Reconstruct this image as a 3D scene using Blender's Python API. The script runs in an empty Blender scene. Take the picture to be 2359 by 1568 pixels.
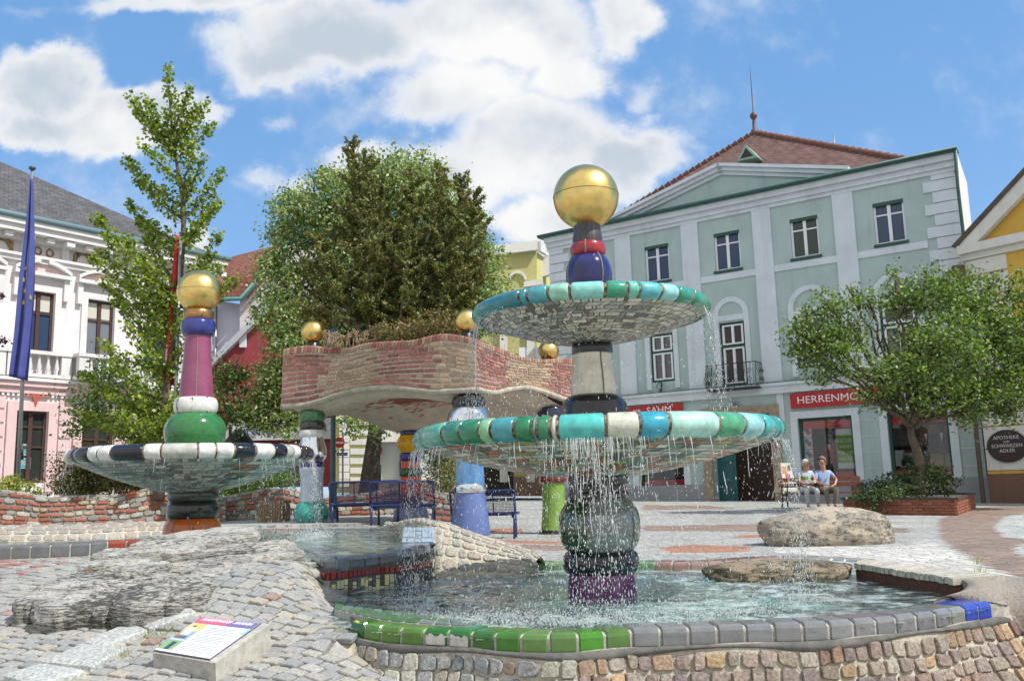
import bpy, bmesh, math, random
import numpy as np
from mathutils import Vector, Matrix, noise
sc = bpy.context.scene
COL = sc.collection
rnd = random.Random(7)
pi = math.pi
# ---------------------------------------------------------------- camera
FPX, PITCH, ROLL, CAM = 2085.0, math.radians(9.3), 0.027, Vector((0, 0, .8))
FW = Vector((0, math.cos(PITCH), math.sin(PITCH)))
U0 = Vector((0, -math.sin(PITCH), math.cos(PITCH)))
R0 = Vector((1, 0, 0))
RT = R0 * math.cos(ROLL) - U0 * math.sin(ROLL)
UP = U0 * math.cos(ROLL) + R0 * math.sin(ROLL)
cam = bpy.data.cameras.new('camera')
cam.sensor_width = 36
cam.lens = FPX * 36 / 2358
cam.clip_start, cam.clip_end = .1, 2000
co = bpy.data.objects.new('camera', cam)
COL.objects.link(co)
co.matrix_world = Matrix(((RT.x, UP.x, -FW.x, CAM.x), (RT.y, UP.y, -FW.y, CAM.y), (RT.z, UP.z, -FW.z, CAM.z), (0, 0, 0, 1)))
sc.camera = co
# ---------------------------------------------------------------- light
SUN = Vector((.53, -.29, .80)).normalized()
sl = bpy.data.lights.new('sun', 'SUN')
sl.energy, sl.angle, sl.color = 5.0, math.radians(.5), (1, .968, .925)
so = bpy.data.objects.new('sun', sl)
COL.objects.link(so)
so.rotation_euler = SUN.to_track_quat('Z', 'Y').to_euler()
sc.view_settings.view_transform = 'Standard'
sc.view_settings.look = 'None'
sc.view_settings.exposure = 0.0
sc.view_settings.gamma = 1
sc.cycles.max_bounces = 8
sc.cycles.transparent_max_bounces = 24
sc.cycles.sample_clamp_indirect = 6
sc.cycles.use_denoising = True

def ray(X, Y):
    return FW + RT * ((X - 1179) / FPX) + UP * ((784 - Y) / FPX)
def at(X, Y, d):
    r = ray(X, Y)
    return CAM + r * (d / r.y)
def onz(X, Y, z):
    r = ray(X, Y)
    return CAM + r * ((z - CAM.z) / r.z)
def lin(r, g, b, k=1.0):
    f = lambda c: (c / 255 / 12.92 if c / 255 <= .04045 else ((c / 255 + .055) / 1.055) ** 2.4) * k
    return (f(r), f(g), f(b))
# ---------------------------------------------------------------- world: sky with cumulus clouds
wd = bpy.data.worlds.new('World')
sc.world = wd
wd.use_nodes = True
class N:
    """tiny node-tree helper"""
    def __init__(s, t):
        s.t = t
    def n(s, typ, ins=None, **kw):
        nd = s.t.nodes.new(typ)
        for k, v in kw.items():
            setattr(nd, k, v)
        for k, v in (ins or {}).items():
            s.set(nd.inputs[k], v)
        return nd
    def set(s, sock, v):
        if isinstance(v, bpy.types.NodeSocket):
            s.t.links.new(v, sock)
        elif isinstance(v, bpy.types.Node):
            s.t.links.new(v.outputs[0], sock)
        else:
            if sock.type == 'RGBA' and len(v) == 3:
                v = (*v, 1)
            sock.default_value = v
    def m(s, op, a, b=0.0, c=0.0, clamp=False):
        nd = s.n('ShaderNodeMath', {0: a, 1: b, 2: c}, operation=op)
        nd.use_clamp = clamp
        return nd.outputs[0]
    def v(s, op, a, b=(0, 0, 0)):
        nd = s.n('ShaderNodeVectorMath', {0: a, 1: b}, operation=op)
        return nd.outputs['Value'] if op in ('LENGTH', 'DOT_PRODUCT', 'DISTANCE') else nd.outputs[0]
    def noise(s, vec, scale, detail=4, rough=.55, col=False, dist=0):
        nd = s.n('ShaderNodeTexNoise', {'Vector': vec, 'Scale': scale, 'Detail': detail, 'Roughness': rough, 'Distortion': dist})
        return nd.outputs[1 if col else 0]
    def ramp(s, fac, *stops):
        nd = s.n('ShaderNodeValToRGB', {0: fac})
        e = nd.color_ramp.elements
        while len(e) < len(stops):
            e.new(.5)
        for i, (p, c) in enumerate(stops):
            e[i].position = p
            e[i].color = (*c, 1) if not isinstance(c, (int, float)) else (c, c, c, 1)
        return nd.outputs[0]
    def rng(s, v, a, b, c=0., d=1.):
        nd = s.n('ShaderNodeMapRange', {0: v, 1: a, 2: b, 3: c, 4: d})
        nd.interpolation_type = 'SMOOTHSTEP'
        return nd.outputs[0]
    def mix(s, f, a, b, mode='MIX'):
        nd = s.n('ShaderNodeMix', data_type='RGBA', blend_type=mode)
        s.set(nd.inputs[0], f); s.set(nd.inputs[6], a); s.set(nd.inputs[7], b)
        return nd.outputs[2]
w = N(wd.node_tree)
wd.node_tree.nodes.clear()
sky = w.n('ShaderNodeTexSky', sky_type='NISHITA', sun_disc=False)
sky.sun_elevation = math.asin(SUN.z)
sky.sun_rotation = math.atan2(SUN.x, SUN.y)
sky.air_density, sky.dust_density, sky.ozone_density, sky.altitude = 1.0, .25, 2.5, 500
tc = w.n('ShaderNodeTexCoord')
dirv = w.v('NORMALIZE', tc.outputs['Generated'])
sp = w.n('ShaderNodeSeparateXYZ', {0: dirv})
yy = w.m('MAXIMUM', w.m('ABSOLUTE', sp.outputs[1]), .12)
uv = w.n('ShaderNodeCombineXYZ', {0: w.m('DIVIDE', sp.outputs[0], yy), 1: w.m('DIVIDE', sp.outputs[2], yy), 2: 0.0}).outputs[0]
warp = w.v('ADD', uv, w.v('SCALE', w.v('SUBTRACT', w.noise(uv, 9, 6, .6, True), (.5, .5, .5))))
wn = wd.node_tree.nodes
for nd in wn:
    if nd.bl_idname == 'ShaderNodeVectorMath' and nd.operation == 'SCALE':
        nd.inputs['Scale'].default_value = .11
def uvp(X, Y):
    r = ray(X, Y)
    return r.x / r.y, r.z / r.y
# cloud bodies: centre and half-size (view-direction space), weight
CL = [(500, -20, 260, 110, 1), (780, 70, 330, 160, 1), (1130, 60, 330, 190, 1.1), (1310, 180, 170, 130, .9), (1050, 210, 260, 130, .9),
      (1230, 330, 280, 170, 1), (1440, 360, 190, 130, 1), (1010, 400, 230, 150, .9), (1270, 500, 260, 110, .9), (1580, 330, 55, 40, .35),
      (90, 190, 220, 120, 1.15), (300, 260, 240, 110, 1.1), (90, 280, 230, 70, .95), (480, 250, 80, 70, .75), (600, 400, 95, 55, .5), (560, 430, 70, 45, .35), (690, 420, 90, 70, .6),
      (440, 350, 90, 50, .5), (440, 560, 45, 45, .8), (1760, 295, 75, 32, .4), (640, 290, 75, 40, .38), (1500, 262, 50, 24, .36), (60, 30, 150, 40, .33),
      (1430, 50, 120, 140, .9), (330, 20, 190, 60, .75), (620, 130, 220, 110, .9), (1480, 200, 90, 80, .5), (840, 360, 120, 70, .75), (760, 470, 130, 60, .55)]
dens = None
for X, Y, a, b, wt in CL:
    c0 = uvp(X, Y)
    dv = w.v('MULTIPLY', w.v('SUBTRACT', warp, (c0[0], c0[1], 0)), (FPX / a, FPX / b, 0))
    g = w.m('MULTIPLY', w.rng(w.v('LENGTH', dv), 1.25, .1, 0, 1), wt)
    dens = g if dens is None else w.m('SMOOTH_MAX', dens, g, .25)
back = w.m('MULTIPLY', w.rng(sp.outputs[1], .25, -.15), .8)  # unseen dense cloud cover behind the camera, added to fill the shade
dens = w.m('MAXIMUM', dens, back)
big = w.noise(uv, 5.5, 7, .55)
fine = w.noise(uv, 17, 6, .62)
d2 = w.m('ADD', dens, w.m('ADD', w.m('MULTIPLY', w.m('SUBTRACT', big, .5), .95), w.m('MULTIPLY', w.m('SUBTRACT', fine, .5), .5)))
cov = w.rng(d2, .16, .74)
shn = w.noise(w.v('ADD', uv, (3.1, .045, 0)), 5.0, 5, .5)
grey = w.m('MULTIPLY', w.rng(d2, .42, 1.0), w.rng(shn, .33, .58))
ccol = w.mix(grey, (.97, .97, .97), (.56, .635, .73))
hazy = w.rng(sp.outputs[2], .5, -.02)
bsky = w.n('ShaderNodeBackground', {0: w.mix(.62, w.mix(1., sky.outputs[0], (.8, .98, 1.12), 'MULTIPLY'), w.mix(hazy, (1.75, 3.85, 7.2), (2.9, 4.8, 7.6))), 1: .13})
bcl = w.n('ShaderNodeBackground', {0: ccol, 1: w.rng(sp.outputs[1], .3, -.4, 1.0, 1.1)})  # clouds behind the camera brightened a little as extra fill light
mx = w.n('ShaderNodeMixShader', {0: cov, 1: bsky.outputs[0], 2: bcl.outputs[0]})
w.n('ShaderNodeOutputWorld', {0: mx.outputs[0]})

# ---------------------------------------------------------------- object helpers
def tag(o, label=None, cat=None, group=None, kind=None):
    for k, v in (('label', label), ('category', cat), ('group', group), ('kind', kind)):
        if v:
            o[k] = v
    return o
def thing(name, loc, label, cat, group=None, rz=0):
    o = bpy.data.objects.new(name, None)
    o.empty_display_size = .2
    COL.objects.link(o)
    o.location = loc
    o.rotation_euler = (0, 0, rz)
    return tag(o, label, cat, group)
def wloc(o):
    v = Vector((0, 0, 0))
    while o:
        v = v + o.location
        o = o.parent
    return v
def copy_tree(o, parent=None):
    c = o.copy()
    COL.objects.link(c)
    c.parent = parent
    for ch in list(o.children):
        copy_tree(ch, c)
    return c
class MB:
    """mesh builder: shapes collected in world (or local) coordinates, linked as ONE object"""
    def __init__(s):
        s.v, s.f, s.c, s.sm = [], [], [], []
    def add(s, vs, fs, col=None, smooth=False):
        b = len(s.v)
        s.v += [tuple(p) for p in vs]
        s.f += [tuple(b + i for i in f) for f in fs]
        many = isinstance(col, list)
        s.c += col if many else [col] * len(fs)
        s.sm += [smooth] * len(fs)
        return s
    def box(s, p0, p1, col=None, M=None):
        x0, y0, z0 = p0; x1, y1, z1 = p1
        vs = [Vector(p) for p in ((x0, y0, z0), (x1, y0, z0), (x1, y1, z0), (x0, y1, z0), (x0, y0, z1), (x1, y0, z1), (x1, y1, z1), (x0, y1, z1))]
        if M: vs = [M @ p for p in vs]
        return s.add(vs, [(0, 3, 2, 1), (4, 5, 6, 7), (0, 1, 5, 4), (1, 2, 6, 5), (2, 3, 7, 6), (3, 0, 4, 7)], col)
    def bar(s, a, b, w, h=None, col=None, up=(0, 0, 1)):
        """box beam from a to b"""
        a, b = Vector(a), Vector(b)
        d = (b - a)
        L = d.length
        d.normalize()
        u = Vector(up)
        if abs(d.dot(u)) > .95: u = Vector((0, 1, 0))
        x = d.cross(u).normalized(); z = x.cross(d)
        h = h or w
        M = Matrix(((x.x, d.x, z.x, a.x), (x.y, d.y, z.y, a.y), (x.z, d.z, z.z, a.z), (0, 0, 0, 1)))
        return s.box((-w / 2, 0, -h / 2), (w / 2, L, h / 2), col, M)
    def lathe(s, c, prof, seg=40, col=None, smooth=True, capb=False, capt=False, jit=None, colf=None):
        """prof: list of (radius, z) bottom->top, around vertical axis through c"""
        n = len(prof)
        vs = []
        for r, z in prof:
            for k in range(seg):
                a = 2 * pi * k / seg
                rr = r * (1 + (jit(a, z) if jit else 0))
                vs.append((c[0] + rr * math.cos(a), c[1] + rr * math.sin(a), z))
        fs, cs = [], []
        for i in range(n - 1):
            for k in range(seg):
                k2 = (k + 1) % seg
                fs.append((i * seg + k, i * seg + k2, (i + 1) * seg + k2, (i + 1) * seg + k))
                cs.append(colf(2 * pi * (k + .5) / seg, i) if colf else col)
        if capb: fs.append(tuple(range(seg - 1, -1, -1))); cs.append(col)
        if capt: fs.append(tuple((n - 1) * seg + k for k in range(seg))); cs.append(col)
        return s.add(vs, fs, cs, smooth)
    def tube(s, pts, rad, seg=8, col=None, cap=True, smooth=True):
        pts = [Vector(p) for p in pts]
        n = len(pts)
        rs = rad if isinstance(rad, (list, tuple)) else [rad] * n
        vs = []
        ref = Vector((.13, .27, .95)).normalized()
        for i, p in enumerate(pts):
            d = (pts[min(i + 1, n - 1)] - pts[max(i - 1, 0)]).normalized()
            if abs(d.dot(ref)) > .96:
                x = d.cross(Vector((1, .1, 0))).normalized()
            else:
                x = d.cross(ref).normalized()
            y = d.cross(x)
            for k in range(seg):
                a = 2 * pi * k / seg
                vs.append(p + (x * math.cos(a) + y * math.sin(a)) * rs[i])
        fs = [(i * seg + k, i * seg + (k + 1) % seg, (i + 1) * seg + (k + 1) % seg, (i + 1) * seg + k) for i in range(n - 1) for k in range(seg)]
        if cap:
            fs += [tuple(range(seg - 1, -1, -1)), tuple((n - 1) * seg + k for k in range(seg))]
        return s.add(vs, fs, col, smooth)
    def grid(s, fn, nu, nv, col=None, smooth=True, colf=None):
        vs = [fn(i / nu, j / nv) for j in range(nv + 1) for i in range(nu + 1)]
        fs, cs = [], []
        for j in range(nv):
            for i in range(nu):
                a = j * (nu + 1) + i
                fs.append((a, a + 1, a + nu + 2, a + nu + 1))
                cs.append(colf((i + .5) / nu, (j + .5) / nv) if colf else col)
        return s.add(vs, fs, cs, smooth)
    def prism(s, poly, off, col=None):
        """poly: 3-D points of a planar outline, extruded by vector off"""
        n = len(poly)
        vs = [Vector(p) for p in poly]
        off = Vector(off)
        vs += [p + off for p in vs]
        fs = [tuple(range(n - 1, -1, -1)), tuple(range(n, 2 * n))]
        fs += [(i, (i + 1) % n, n + (i + 1) % n, n + i) for i in range(n)]
        return s.add(vs, fs, col)
    def stone(s, q, nrm, h, col, rnds=.22, rng=rnd, dome=.25, ins=.84):
        """a bulging cobble/brick over the quad q (4 points) raised by h along nrm"""
        c = (q[0] + q[1] + q[2] + q[3]) / 4
        ring = []
        for i in range(4):
            a, b, p = q[i], q[(i + 1) % 4], q[i - 1]
            ring.append(a.lerp(p, rnds * (.7 + .6 * rng.random())))
            ring.append(a.lerp(b, rnds * (.7 + .6 * rng.random())))
        tilt = [h * (1 + .25 * (rng.random() - .5)) for _ in range(4)]
        vs = [p - nrm * (.02) for p in ring]
        vs += [c + (p - c) * (.5 + ins * .5 + .05) + nrm * (tilt[i // 2] * .66) for i, p in enumerate(ring)]
        vs += [c + (p - c) * ins + nrm * tilt[i // 2] for i, p in enumerate(ring)]
        vs.append(c + nrm * h * (1 + dome))
        fs = []
        for k in range(2):
            fs += [(k * 8 + i, k * 8 + (i + 1) % 8, k * 8 + 8 + (i + 1) % 8, k * 8 + 8 + i) for i in range(8)]
        fs += [(16 + i, 16 + (i + 1) % 8, 24) for i in range(8)]
        return s.add(vs, fs, col)
    def build(s, name, mat, parent=None, local=False, fix=False):
        me = bpy.data.meshes.new(name)
        off = Vector((0, 0, 0)) if (parent is None or local) else wloc(parent)
        vs = [(p[0] - off.x, p[1] - off.y, p[2] - off.z) for p in s.v]
        me.from_pydata(vs, [], s.f)
        if any(s.sm):
            me.polygons.foreach_set('use_smooth', s.sm)
        if any(c is not None for c in s.c):
            ca = me.color_attributes.new('tint', 'FLOAT_COLOR', 'CORNER')
            arr = np.empty((len(me.loops), 4), np.float32)
            i = 0
            for f, c in zip(s.f, s.c):
                c = c or (.5, .5, .5)
                arr[i:i + len(f)] = (c[0], c[1], c[2], 1)
                i += len(f)
            ca.data.foreach_set('color', arr.ravel())
        if fix:
            bm = bmesh.new(); bm.from_mesh(me); bmesh.ops.recalc_face_normals(bm, faces=bm.faces); bm.to_mesh(me); bm.free()
        me.materials.append(mat)
        me.update()
        o = bpy.data.objects.new(name, me)
        COL.objects.link(o)
        o.parent = parent
        return o
# ---------------------------------------------------------------- materials
MATS = {}
def mat(name, col=None, rough=.6, metal=0., ns=0., na=0., bump=0., bs=None, spec=.5, coat=0., col2=None, alpha=None, trans=0., det=5):
    """col None = colour attribute 'tint'; ns/na noise scale/strength on the colour, bump strength in metres"""
    if name in MATS: return MATS[name]
    m = bpy.data.materials.new(name)
    m.use_nodes = True
    t = N(m.node_tree)
    b = m.node_tree.nodes['Principled BSDF']
    tcn = t.n('ShaderNodeTexCoord').outputs['Object']
    base = t.n('ShaderNodeVertexColor', layer_name='tint').outputs[0] if col is None else None
    if ns:
        nz = t.noise(tcn, ns, det, .6)
        if col2 is not None:
            src = t.mix(t.rng(nz, .38, .62), col if base is None else base, col2)
        else:
            f = t.rng(nz, .25, .75, 1 - na, 1 + na)
            src = t.mix(1., base if base is not None else (*col, 1), t.n('ShaderNodeCombineColor', {0: f, 1: f, 2: f}).outputs[0], 'MULTIPLY')
    else:
        src = base if base is not None else col
    t.set(b.inputs['Base Color'], src)
    b.inputs['Roughness'].default_value = rough
    b.inputs['Metallic'].default_value = metal
    b.inputs['Specular IOR Level'].default_value = spec
    b.inputs['Coat Weight'].default_value = coat
    b.inputs['Coat Roughness'].default_value = .04
    b.inputs['Transmission Weight'].default_value = trans
    if bump:
        bn = t.n('ShaderNodeBump', {'Height': t.noise(tcn, bs or ns or 20, 6, .6), 'Distance': bump, 'Strength': 1.0})
        t.set(b.inputs['Normal'], bn.outputs[0])
    if alpha is not None:
        b.inputs['Alpha'].default_value = alpha
    MATS[name] = m
    return m
def jit(c, a, rng=rnd):
    k = 1 + a * (rng.random() * 2 - 1)
    return tuple(min(1, max(0, x * k * (1 + a * .12 * (rng.random() * 2 - 1)))) for x in c)
def text_mesh(body, size, fontw=1.0, thick=0.004, align='CENTER'):
    """lettering outline -> vertices/faces in the XY plane"""
    cu = bpy.data.curves.new('txt', 'FONT')
    cu.body, cu.size, cu.align_x, cu.align_y = body, size, align, 'CENTER'
    cu.extrude = thick
    cu.offset = .0
    cu.resolution_u = 3
    o = bpy.data.objects.new('txt', cu)
    COL.objects.link(o)
    bpy.context.view_layer.update()
    me = o.evaluated_get(bpy.context.evaluated_depsgraph_get()).to_mesh()
    vs = [v.co.copy() for v in me.vertices]
    fs = [tuple(p.vertices) for p in me.polygons]
    bpy.data.objects.remove(o)
    bpy.data.curves.remove(cu)
    return vs, fs
def put_text(mb, body, size, o, ex, ey, col=None, fontw=1.0, sx=1.0, align='CENTER', thick=.004):
    vs, fs = text_mesh(body, size, fontw, thick, align)
    ez = Vector(ex).cross(Vector(ey))
    mb.add([Vector(o) + Vector(ex) * (p.x * sx) + Vector(ey) * p.y + ez * p.z for p in vs], fs, col)
def smooth(t):
    t = min(1, max(0, t))
    return t * t * (3 - 2 * t)
def lerp(a, b, t): return a + (b - a) * t
def inpoly(x, y, P):
    r = False
    n = len(P)
    for i in range(n):
        x1, y1 = P[i][0], P[i][1]; x2, y2 = P[i - 1][0], P[i - 1][1]
        if (y1 > y) != (y2 > y) and x < (x2 - x1) * (y - y1) / (y2 - y1) + x1: r = not r
    return r
def dpoly(x, y, P, closed=True):
    """distance to outline"""
    best = 1e9
    n = len(P)
    for i in range(n if closed else n - 1):
        ax, ay = P[i][0], P[i][1]; bx, by = P[(i + 1) % n][0], P[(i + 1) % n][1]
        dx, dy = bx - ax, by - ay
        L = dx * dx + dy * dy or 1e-9
        t = min(1, max(0, ((x - ax) * dx + (y - ay) * dy) / L))
        best = min(best, math.hypot(x - ax - t * dx, y - ay - t * dy))
    return best
def resample(P, step):
    """polyline -> evenly spaced points (Catmull-Rom smoothed)"""
    P = [Vector(p) for p in P]
    Q = []
    for i in range(len(P) - 1):
        p0, p1, p2, p3 = P[max(i - 1, 0)], P[i], P[i + 1], P[min(i + 2, len(P) - 1)]
        for k in range(12):
            t = k / 12
            Q.append(.5 * ((2 * p1) + (p2 - p0) * t + (2 * p0 - 5 * p1 + 4 * p2 - p3) * t * t + (3 * p1 - p0 - 3 * p2 + p3) * t ** 3))
    Q.append(P[-1])
    out, acc = [Q[0]], 0
    L = sum((Q[i + 1] - Q[i]).length for i in range(len(Q) - 1))
    n = max(1, round(L / step)); st = L / n
    need = st
    for i in range(len(Q) - 1):
        a, b = Q[i], Q[i + 1]
        l = (b - a).length
        while acc + l >= need - 1e-9 and len(out) < n:
            out.append(a.lerp(b, (need - acc) / l))
            need += st
        acc += l
    out.append(Q[-1])
    return out
# ================================================================ GROUND AND POOLS
W, WU = -.17, .15                 # water levels of the two pools
RIMZ = -.12
def zfar(x): return min(.3, max(-.05, .30 - .021 * x))
def cone(x, y):
    r = math.hypot((x + 2.48) * (2.3 if x < -2.48 else 1.05), (y - 8.75) * (1.0 if y < 8.75 else 1.5))
    return .27 * max(0, 1 - (r * r + .02) ** .5 / 2.0)
def zbase(x, y):
    # plaza beyond the pools
    a = lerp(-.1, zfar(x), smooth((y - 16) / 18))
    b = .26 if y > 15 else .1 + .16 * smooth((y - 11.5) / 3)
    wl = smooth((-x - .9) / 2.2)
    far = a * (1 - wl) + b * wl
    zn = -.1 + (y - 8.2) * .066 if y > 8.2 else -.1 - (8.2 - y) * .13
    if y < 2.5: zn = -.84
    zn = max(zn, -.86)
    near = zn + cone(x, y)
    if x > -1.6:                  # low ground in front of the wall, falls to the right
        k = smooth((x + 1.6) / 1.2) * (1 - smooth((y - 6.5) / 1.0))
        near -= .22 * k
    k5 = smooth((x - 4.4) / 1.6)
    if x > 2.0: near -= .55 * smooth((x - 2.0) / .9) * (1 - smooth((y - 7.3) / .7)) * (1 - k5)
    t = smooth((y - 10.4) / 1.2) if x < -.5 else smooth((y - 9.6) / 1.2)
    if x > 2.5: t = smooth((y - lerp(7.3, 3.0, k5)) / lerp(.9, 5.0, k5))
    z = near * (1 - t) + far * t
    if -2.3 < x < -.75 and 6.7 < y < 9.4:
        z = lerp(W - .03, z, smooth(dpoly(x, y, LPxy) / .55)) if not inpoly(x, y, LPxy) else W - .06
    return z
LPxy = []
FRONT_PX = [(806, 1427.6), (862, 1436.6), (930, 1442.6), (1029, 1447), (1095, 1451.6), (1155, 1456), (1203, 1457.6), (1257, 1459), (1347, 1456), (1461, 1446.5),
            (1536, 1444), (1656, 1439.6), (1776, 1435), (1851, 1433.6), (1905, 1430.6), (1998, 1423), (2088, 1412.6), (2148, 1406.6), (2226, 1393), (2283, 1382.6)]
FRONT = resample([onz(X, Y, RIMZ) for X, Y in FRONT_PX], .19)
LIP = [Vector((-2.75, 10.5, .17)), onz(690, 1262, .17), onz(745, 1284, .17), onz(800, 1282, .17), onz(870, 1275, .17), at(930, 1263, 9.85), at(992, 1249, 10.5)]
LP = [onz(X, Y, W) for X, Y in [(790, 1402), (800, 1388), (800, 1366), (870, 1350), (995, 1325), (1100, 1313), (1210, 1305), (1400, 1304), (1640, 1303), (1760, 1301), (1965, 1312), (2100, 1332), (2195, 1350), (2222, 1362), (2180, 1381)]]
LP += [p + Vector((0, .13, 0)) for p in FRONT[::-1]]
UPL = [(-9.5, 11.4), (-6.5, 11.4), (-5.1, 11.75), (-3.8, 11.0)] + [(p.x, p.y) for p in LIP[1:]] + [(-.95, 11.3), (-1.15, 12.6), (-1.35, 14), (-1.7, 15.5), (-2.9, 16.6), (-4.5, 17.2), (-6.2, 17.3), (-7, 16.3), (-9.5, 16.1)]
LPxy = [(p.x, p.y) for p in LP]
def G(x, y):
    z = zbase(x, y)
    for P, lo in ((LPxy, W - .45), (UPL, WU - .5)):
        if inpoly(x, y, P):
            d = dpoly(x, y, P)
            if d > (.0 if x > -2.6 and y > 8.2 and x < -.8 else .06): z = min(z, lo)
    if -2.3 < x < -.85 and 8.6 < y < 10.7 and dpoly(x, y, [(p.x, p.y) for p in LIP[1:]], False) < .2: z = min(z, W - .45)
    return z
def ong(X, Y, g=zbase):
    p = onz(X, Y, 0.)
    z = 0.
    for _ in range(25):
        p = onz(X, Y, z)
        z = .6 * z + .4 * g(p.x, p.y)
    return Vector((p.x, p.y, g(p.x, p.y)))
def axis(a, b, pieces):
    out = [a]
    for lim, st in pieces:
        while out[-1] < lim - 1e-6: out.append(min(lim, out[-1] + st))
    return out
gx = axis(-400, 400, [(-60, 40), (-12, 2), (-9, .5), (11, .13), (16, .5), (60, 2), (400, 40)])
gy = axis(-40, 900, [(2, 3), (5, .5), (24, .13), (40, .5), (80, 4), (900, 80)])
BANDS = []
def band(px, col, v=.16): BANDS.append(([ong(X, Y).to_2d() for X, Y in px], col, v))
BROWN, ORNG, WHITE = lin(138, 118, 107), lin(166, 116, 92), lin(196, 193, 187)
band([(1480, 1210), (1760, 1206), (2090, 1216), (2095, 1226), (1800, 1224), (1480, 1222)], BROWN)
band([(1480, 1162), (1640, 1164), (1700, 1172), (1480, 1174)], BROWN)
band([(1530, 1258), (1600, 1254), (1735, 1258), (1720, 1270), (1560, 1273), (1520, 1268)], ORNG)
band([(1150, 1243), (1300, 1246), (1310, 1254), (1150, 1250)], ORNG)
band([(1150, 1252), (1320, 1256), (1320, 1268), (1150, 1264)], BROWN)
band([(1120, 1217), (1200, 1215), (1200, 1226), (1120, 1228)], ORNG)
band([(1700, 1232), (1770, 1230), (1770, 1238), (1690, 1238)], ORNG)
band([(1800, 1260), (2050, 1258), (2150, 1250), (2280, 1310), (2358, 1340), (2358, 1350), (2290, 1330), (1990, 1285), (1770, 1270)], WHITE, .1)
band([(2160, 1196), (2205, 1178), (2270, 1168), (2420, 1160), (2440, 1345), (2358, 1334), (2280, 1306), (2210, 1270), (2165, 1240)], BROWN)
band([(2290, 1212), (2310, 1190), (2358, 1182), (2440, 1180), (2440, 1240), (2358, 1242), (2310, 1236)], lin(172, 174, 172), .1)
band([(2330, 1262), (2358, 1250), (2440, 1250), (2440, 1280), (2358, 1282)], lin(172, 174, 172), .1)
band([(2230, 1158), (2420, 1152), (2420, 1160), (2240, 1168)], lin(172, 168, 160), .1)
GREY = lin(163, 163, 160)
mb = MB()
nx = len(gx)
vs = [(x, y, G(x, y)) for y in gy for x in gx]
fs, cs = [], []
g2 = random.Random(3)
for j in range(len(gy) - 1):
    for i in range(nx - 1):
        a = j * nx + i
        fs.append((a, a + 1, a + nx + 1, a + nx))
        x, y = (gx[i] + gx[i + 1]) / 2, (gy[j] + gy[j + 1]) / 2
        c = GREY
        v = .10
        if y < 11.6 and x < -.6 or y < 8 and x < 5: c = lin(176, 168, 150)
        else:
            for P, bc, bv in BANDS:
                if inpoly(x, y, P): c, v = bc, bv
        cs.append(jit(c, v, g2))
mb.add(vs, fs, cs)
def paving_mat(name, scale, joint, jd=.35):
    m = bpy.data.materials.new(name); m.use_nodes = True
    t = N(m.node_tree); b = m.node_tree.nodes['Principled BSDF']
    o = t.n('ShaderNodeTexCoord').outputs['Object']
    o = t.v('ADD', o, t.v('MULTIPLY', t.v('SUBTRACT', t.noise(o, .8, 2, .5, True), (.5, .5, .5)), (.5, .5, 0)))
    ve = t.n('ShaderNodeTexVoronoi', {'Vector': o, 'Scale': scale, 'Randomness': .55}, voronoi_dimensions='2D', feature='DISTANCE_TO_EDGE')
    vc = t.n('ShaderNodeTexVoronoi', {'Vector': o, 'Scale': scale, 'Randomness': .55}, voronoi_dimensions='2D')
    sv = t.n('ShaderNodeSeparateColor', {0: vc.outputs['Color']})
    k = t.rng(ve.outputs[0], .015, .085)
    tint = t.n('ShaderNodeVertexColor', layer_name='tint').outputs[0]
    f = t.m('ADD', t.m('MULTIPLY', sv.outputs[0], .34), .83)
    f = t.m('MULTIPLY', f, t.rng(t.noise(o, .7, 5), .3, .7, .86, 1.1))
    c = t.mix(1., tint, t.n('ShaderNodeCombineColor', {0: f, 1: f, 2: t.m('MULTIPLY', f, .985)}).outputs[0], 'MULTIPLY')
    c = t.mix(t.m('MULTIPLY', t.m('SUBTRACT', 1, k), jd), c, joint)
    c = t.mix(t.m('MULTIPLY', t.rng(t.noise(o, 60, 3), .45, .75), .2), c, (.12, .12, .11))
    t.set(b.inputs['Base Color'], c)
    b.inputs['Roughness'].default_value = .8
    h = t.m('ADD', t.m('MULTIPLY', k, .6), t.m('MULTIPLY', t.noise(o, 40, 4), .4))
    t.set(b.inputs['Normal'], t.n('ShaderNodeBump', {'Height': h, 'Distance': .02, 'Strength': .7}).outputs[0])
    return m
M_PAVE = paving_mat('plaza_cobbles', 6.5, (.16, .15, .13), .75)
ground = mb.build('ground', M_PAVE)
tag(ground, 'light grey cobbled town square with brown and orange curving bands', 'ground', kind='structure')

# ---- shared materials
M_STONE = mat('granite_setts', None, .88, ns=42, na=.42, bump=.011, bs=38)
M_MORT = mat('sandy_mortar', lin(180, 174, 158), .95, ns=25, na=.22, bump=.01, bs=70)
M_TILE = mat('glazed_tile', None, .16, ns=9, na=.16, bump=.002, bs=18, coat=.3)
M_TILED = mat('worn_tile', None, .42, ns=14, na=.16, bump=.002, bs=30)
M_GROUT = mat('grout', lin(168, 164, 154), .9, ns=40, na=.2, bump=.003)
M_CONC = mat('concrete', lin(176, 172, 162), .9, ns=14, na=.22, bump=.004, bs=90)
M_DARKCONC = mat('dark_concrete', lin(100, 98, 94), .9, ns=10, na=.3, bump=.004, bs=60)
M_WOODG = mat('weathered_wood', None, .8, ns=18, na=.3, bump=.003, bs=40)

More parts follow.
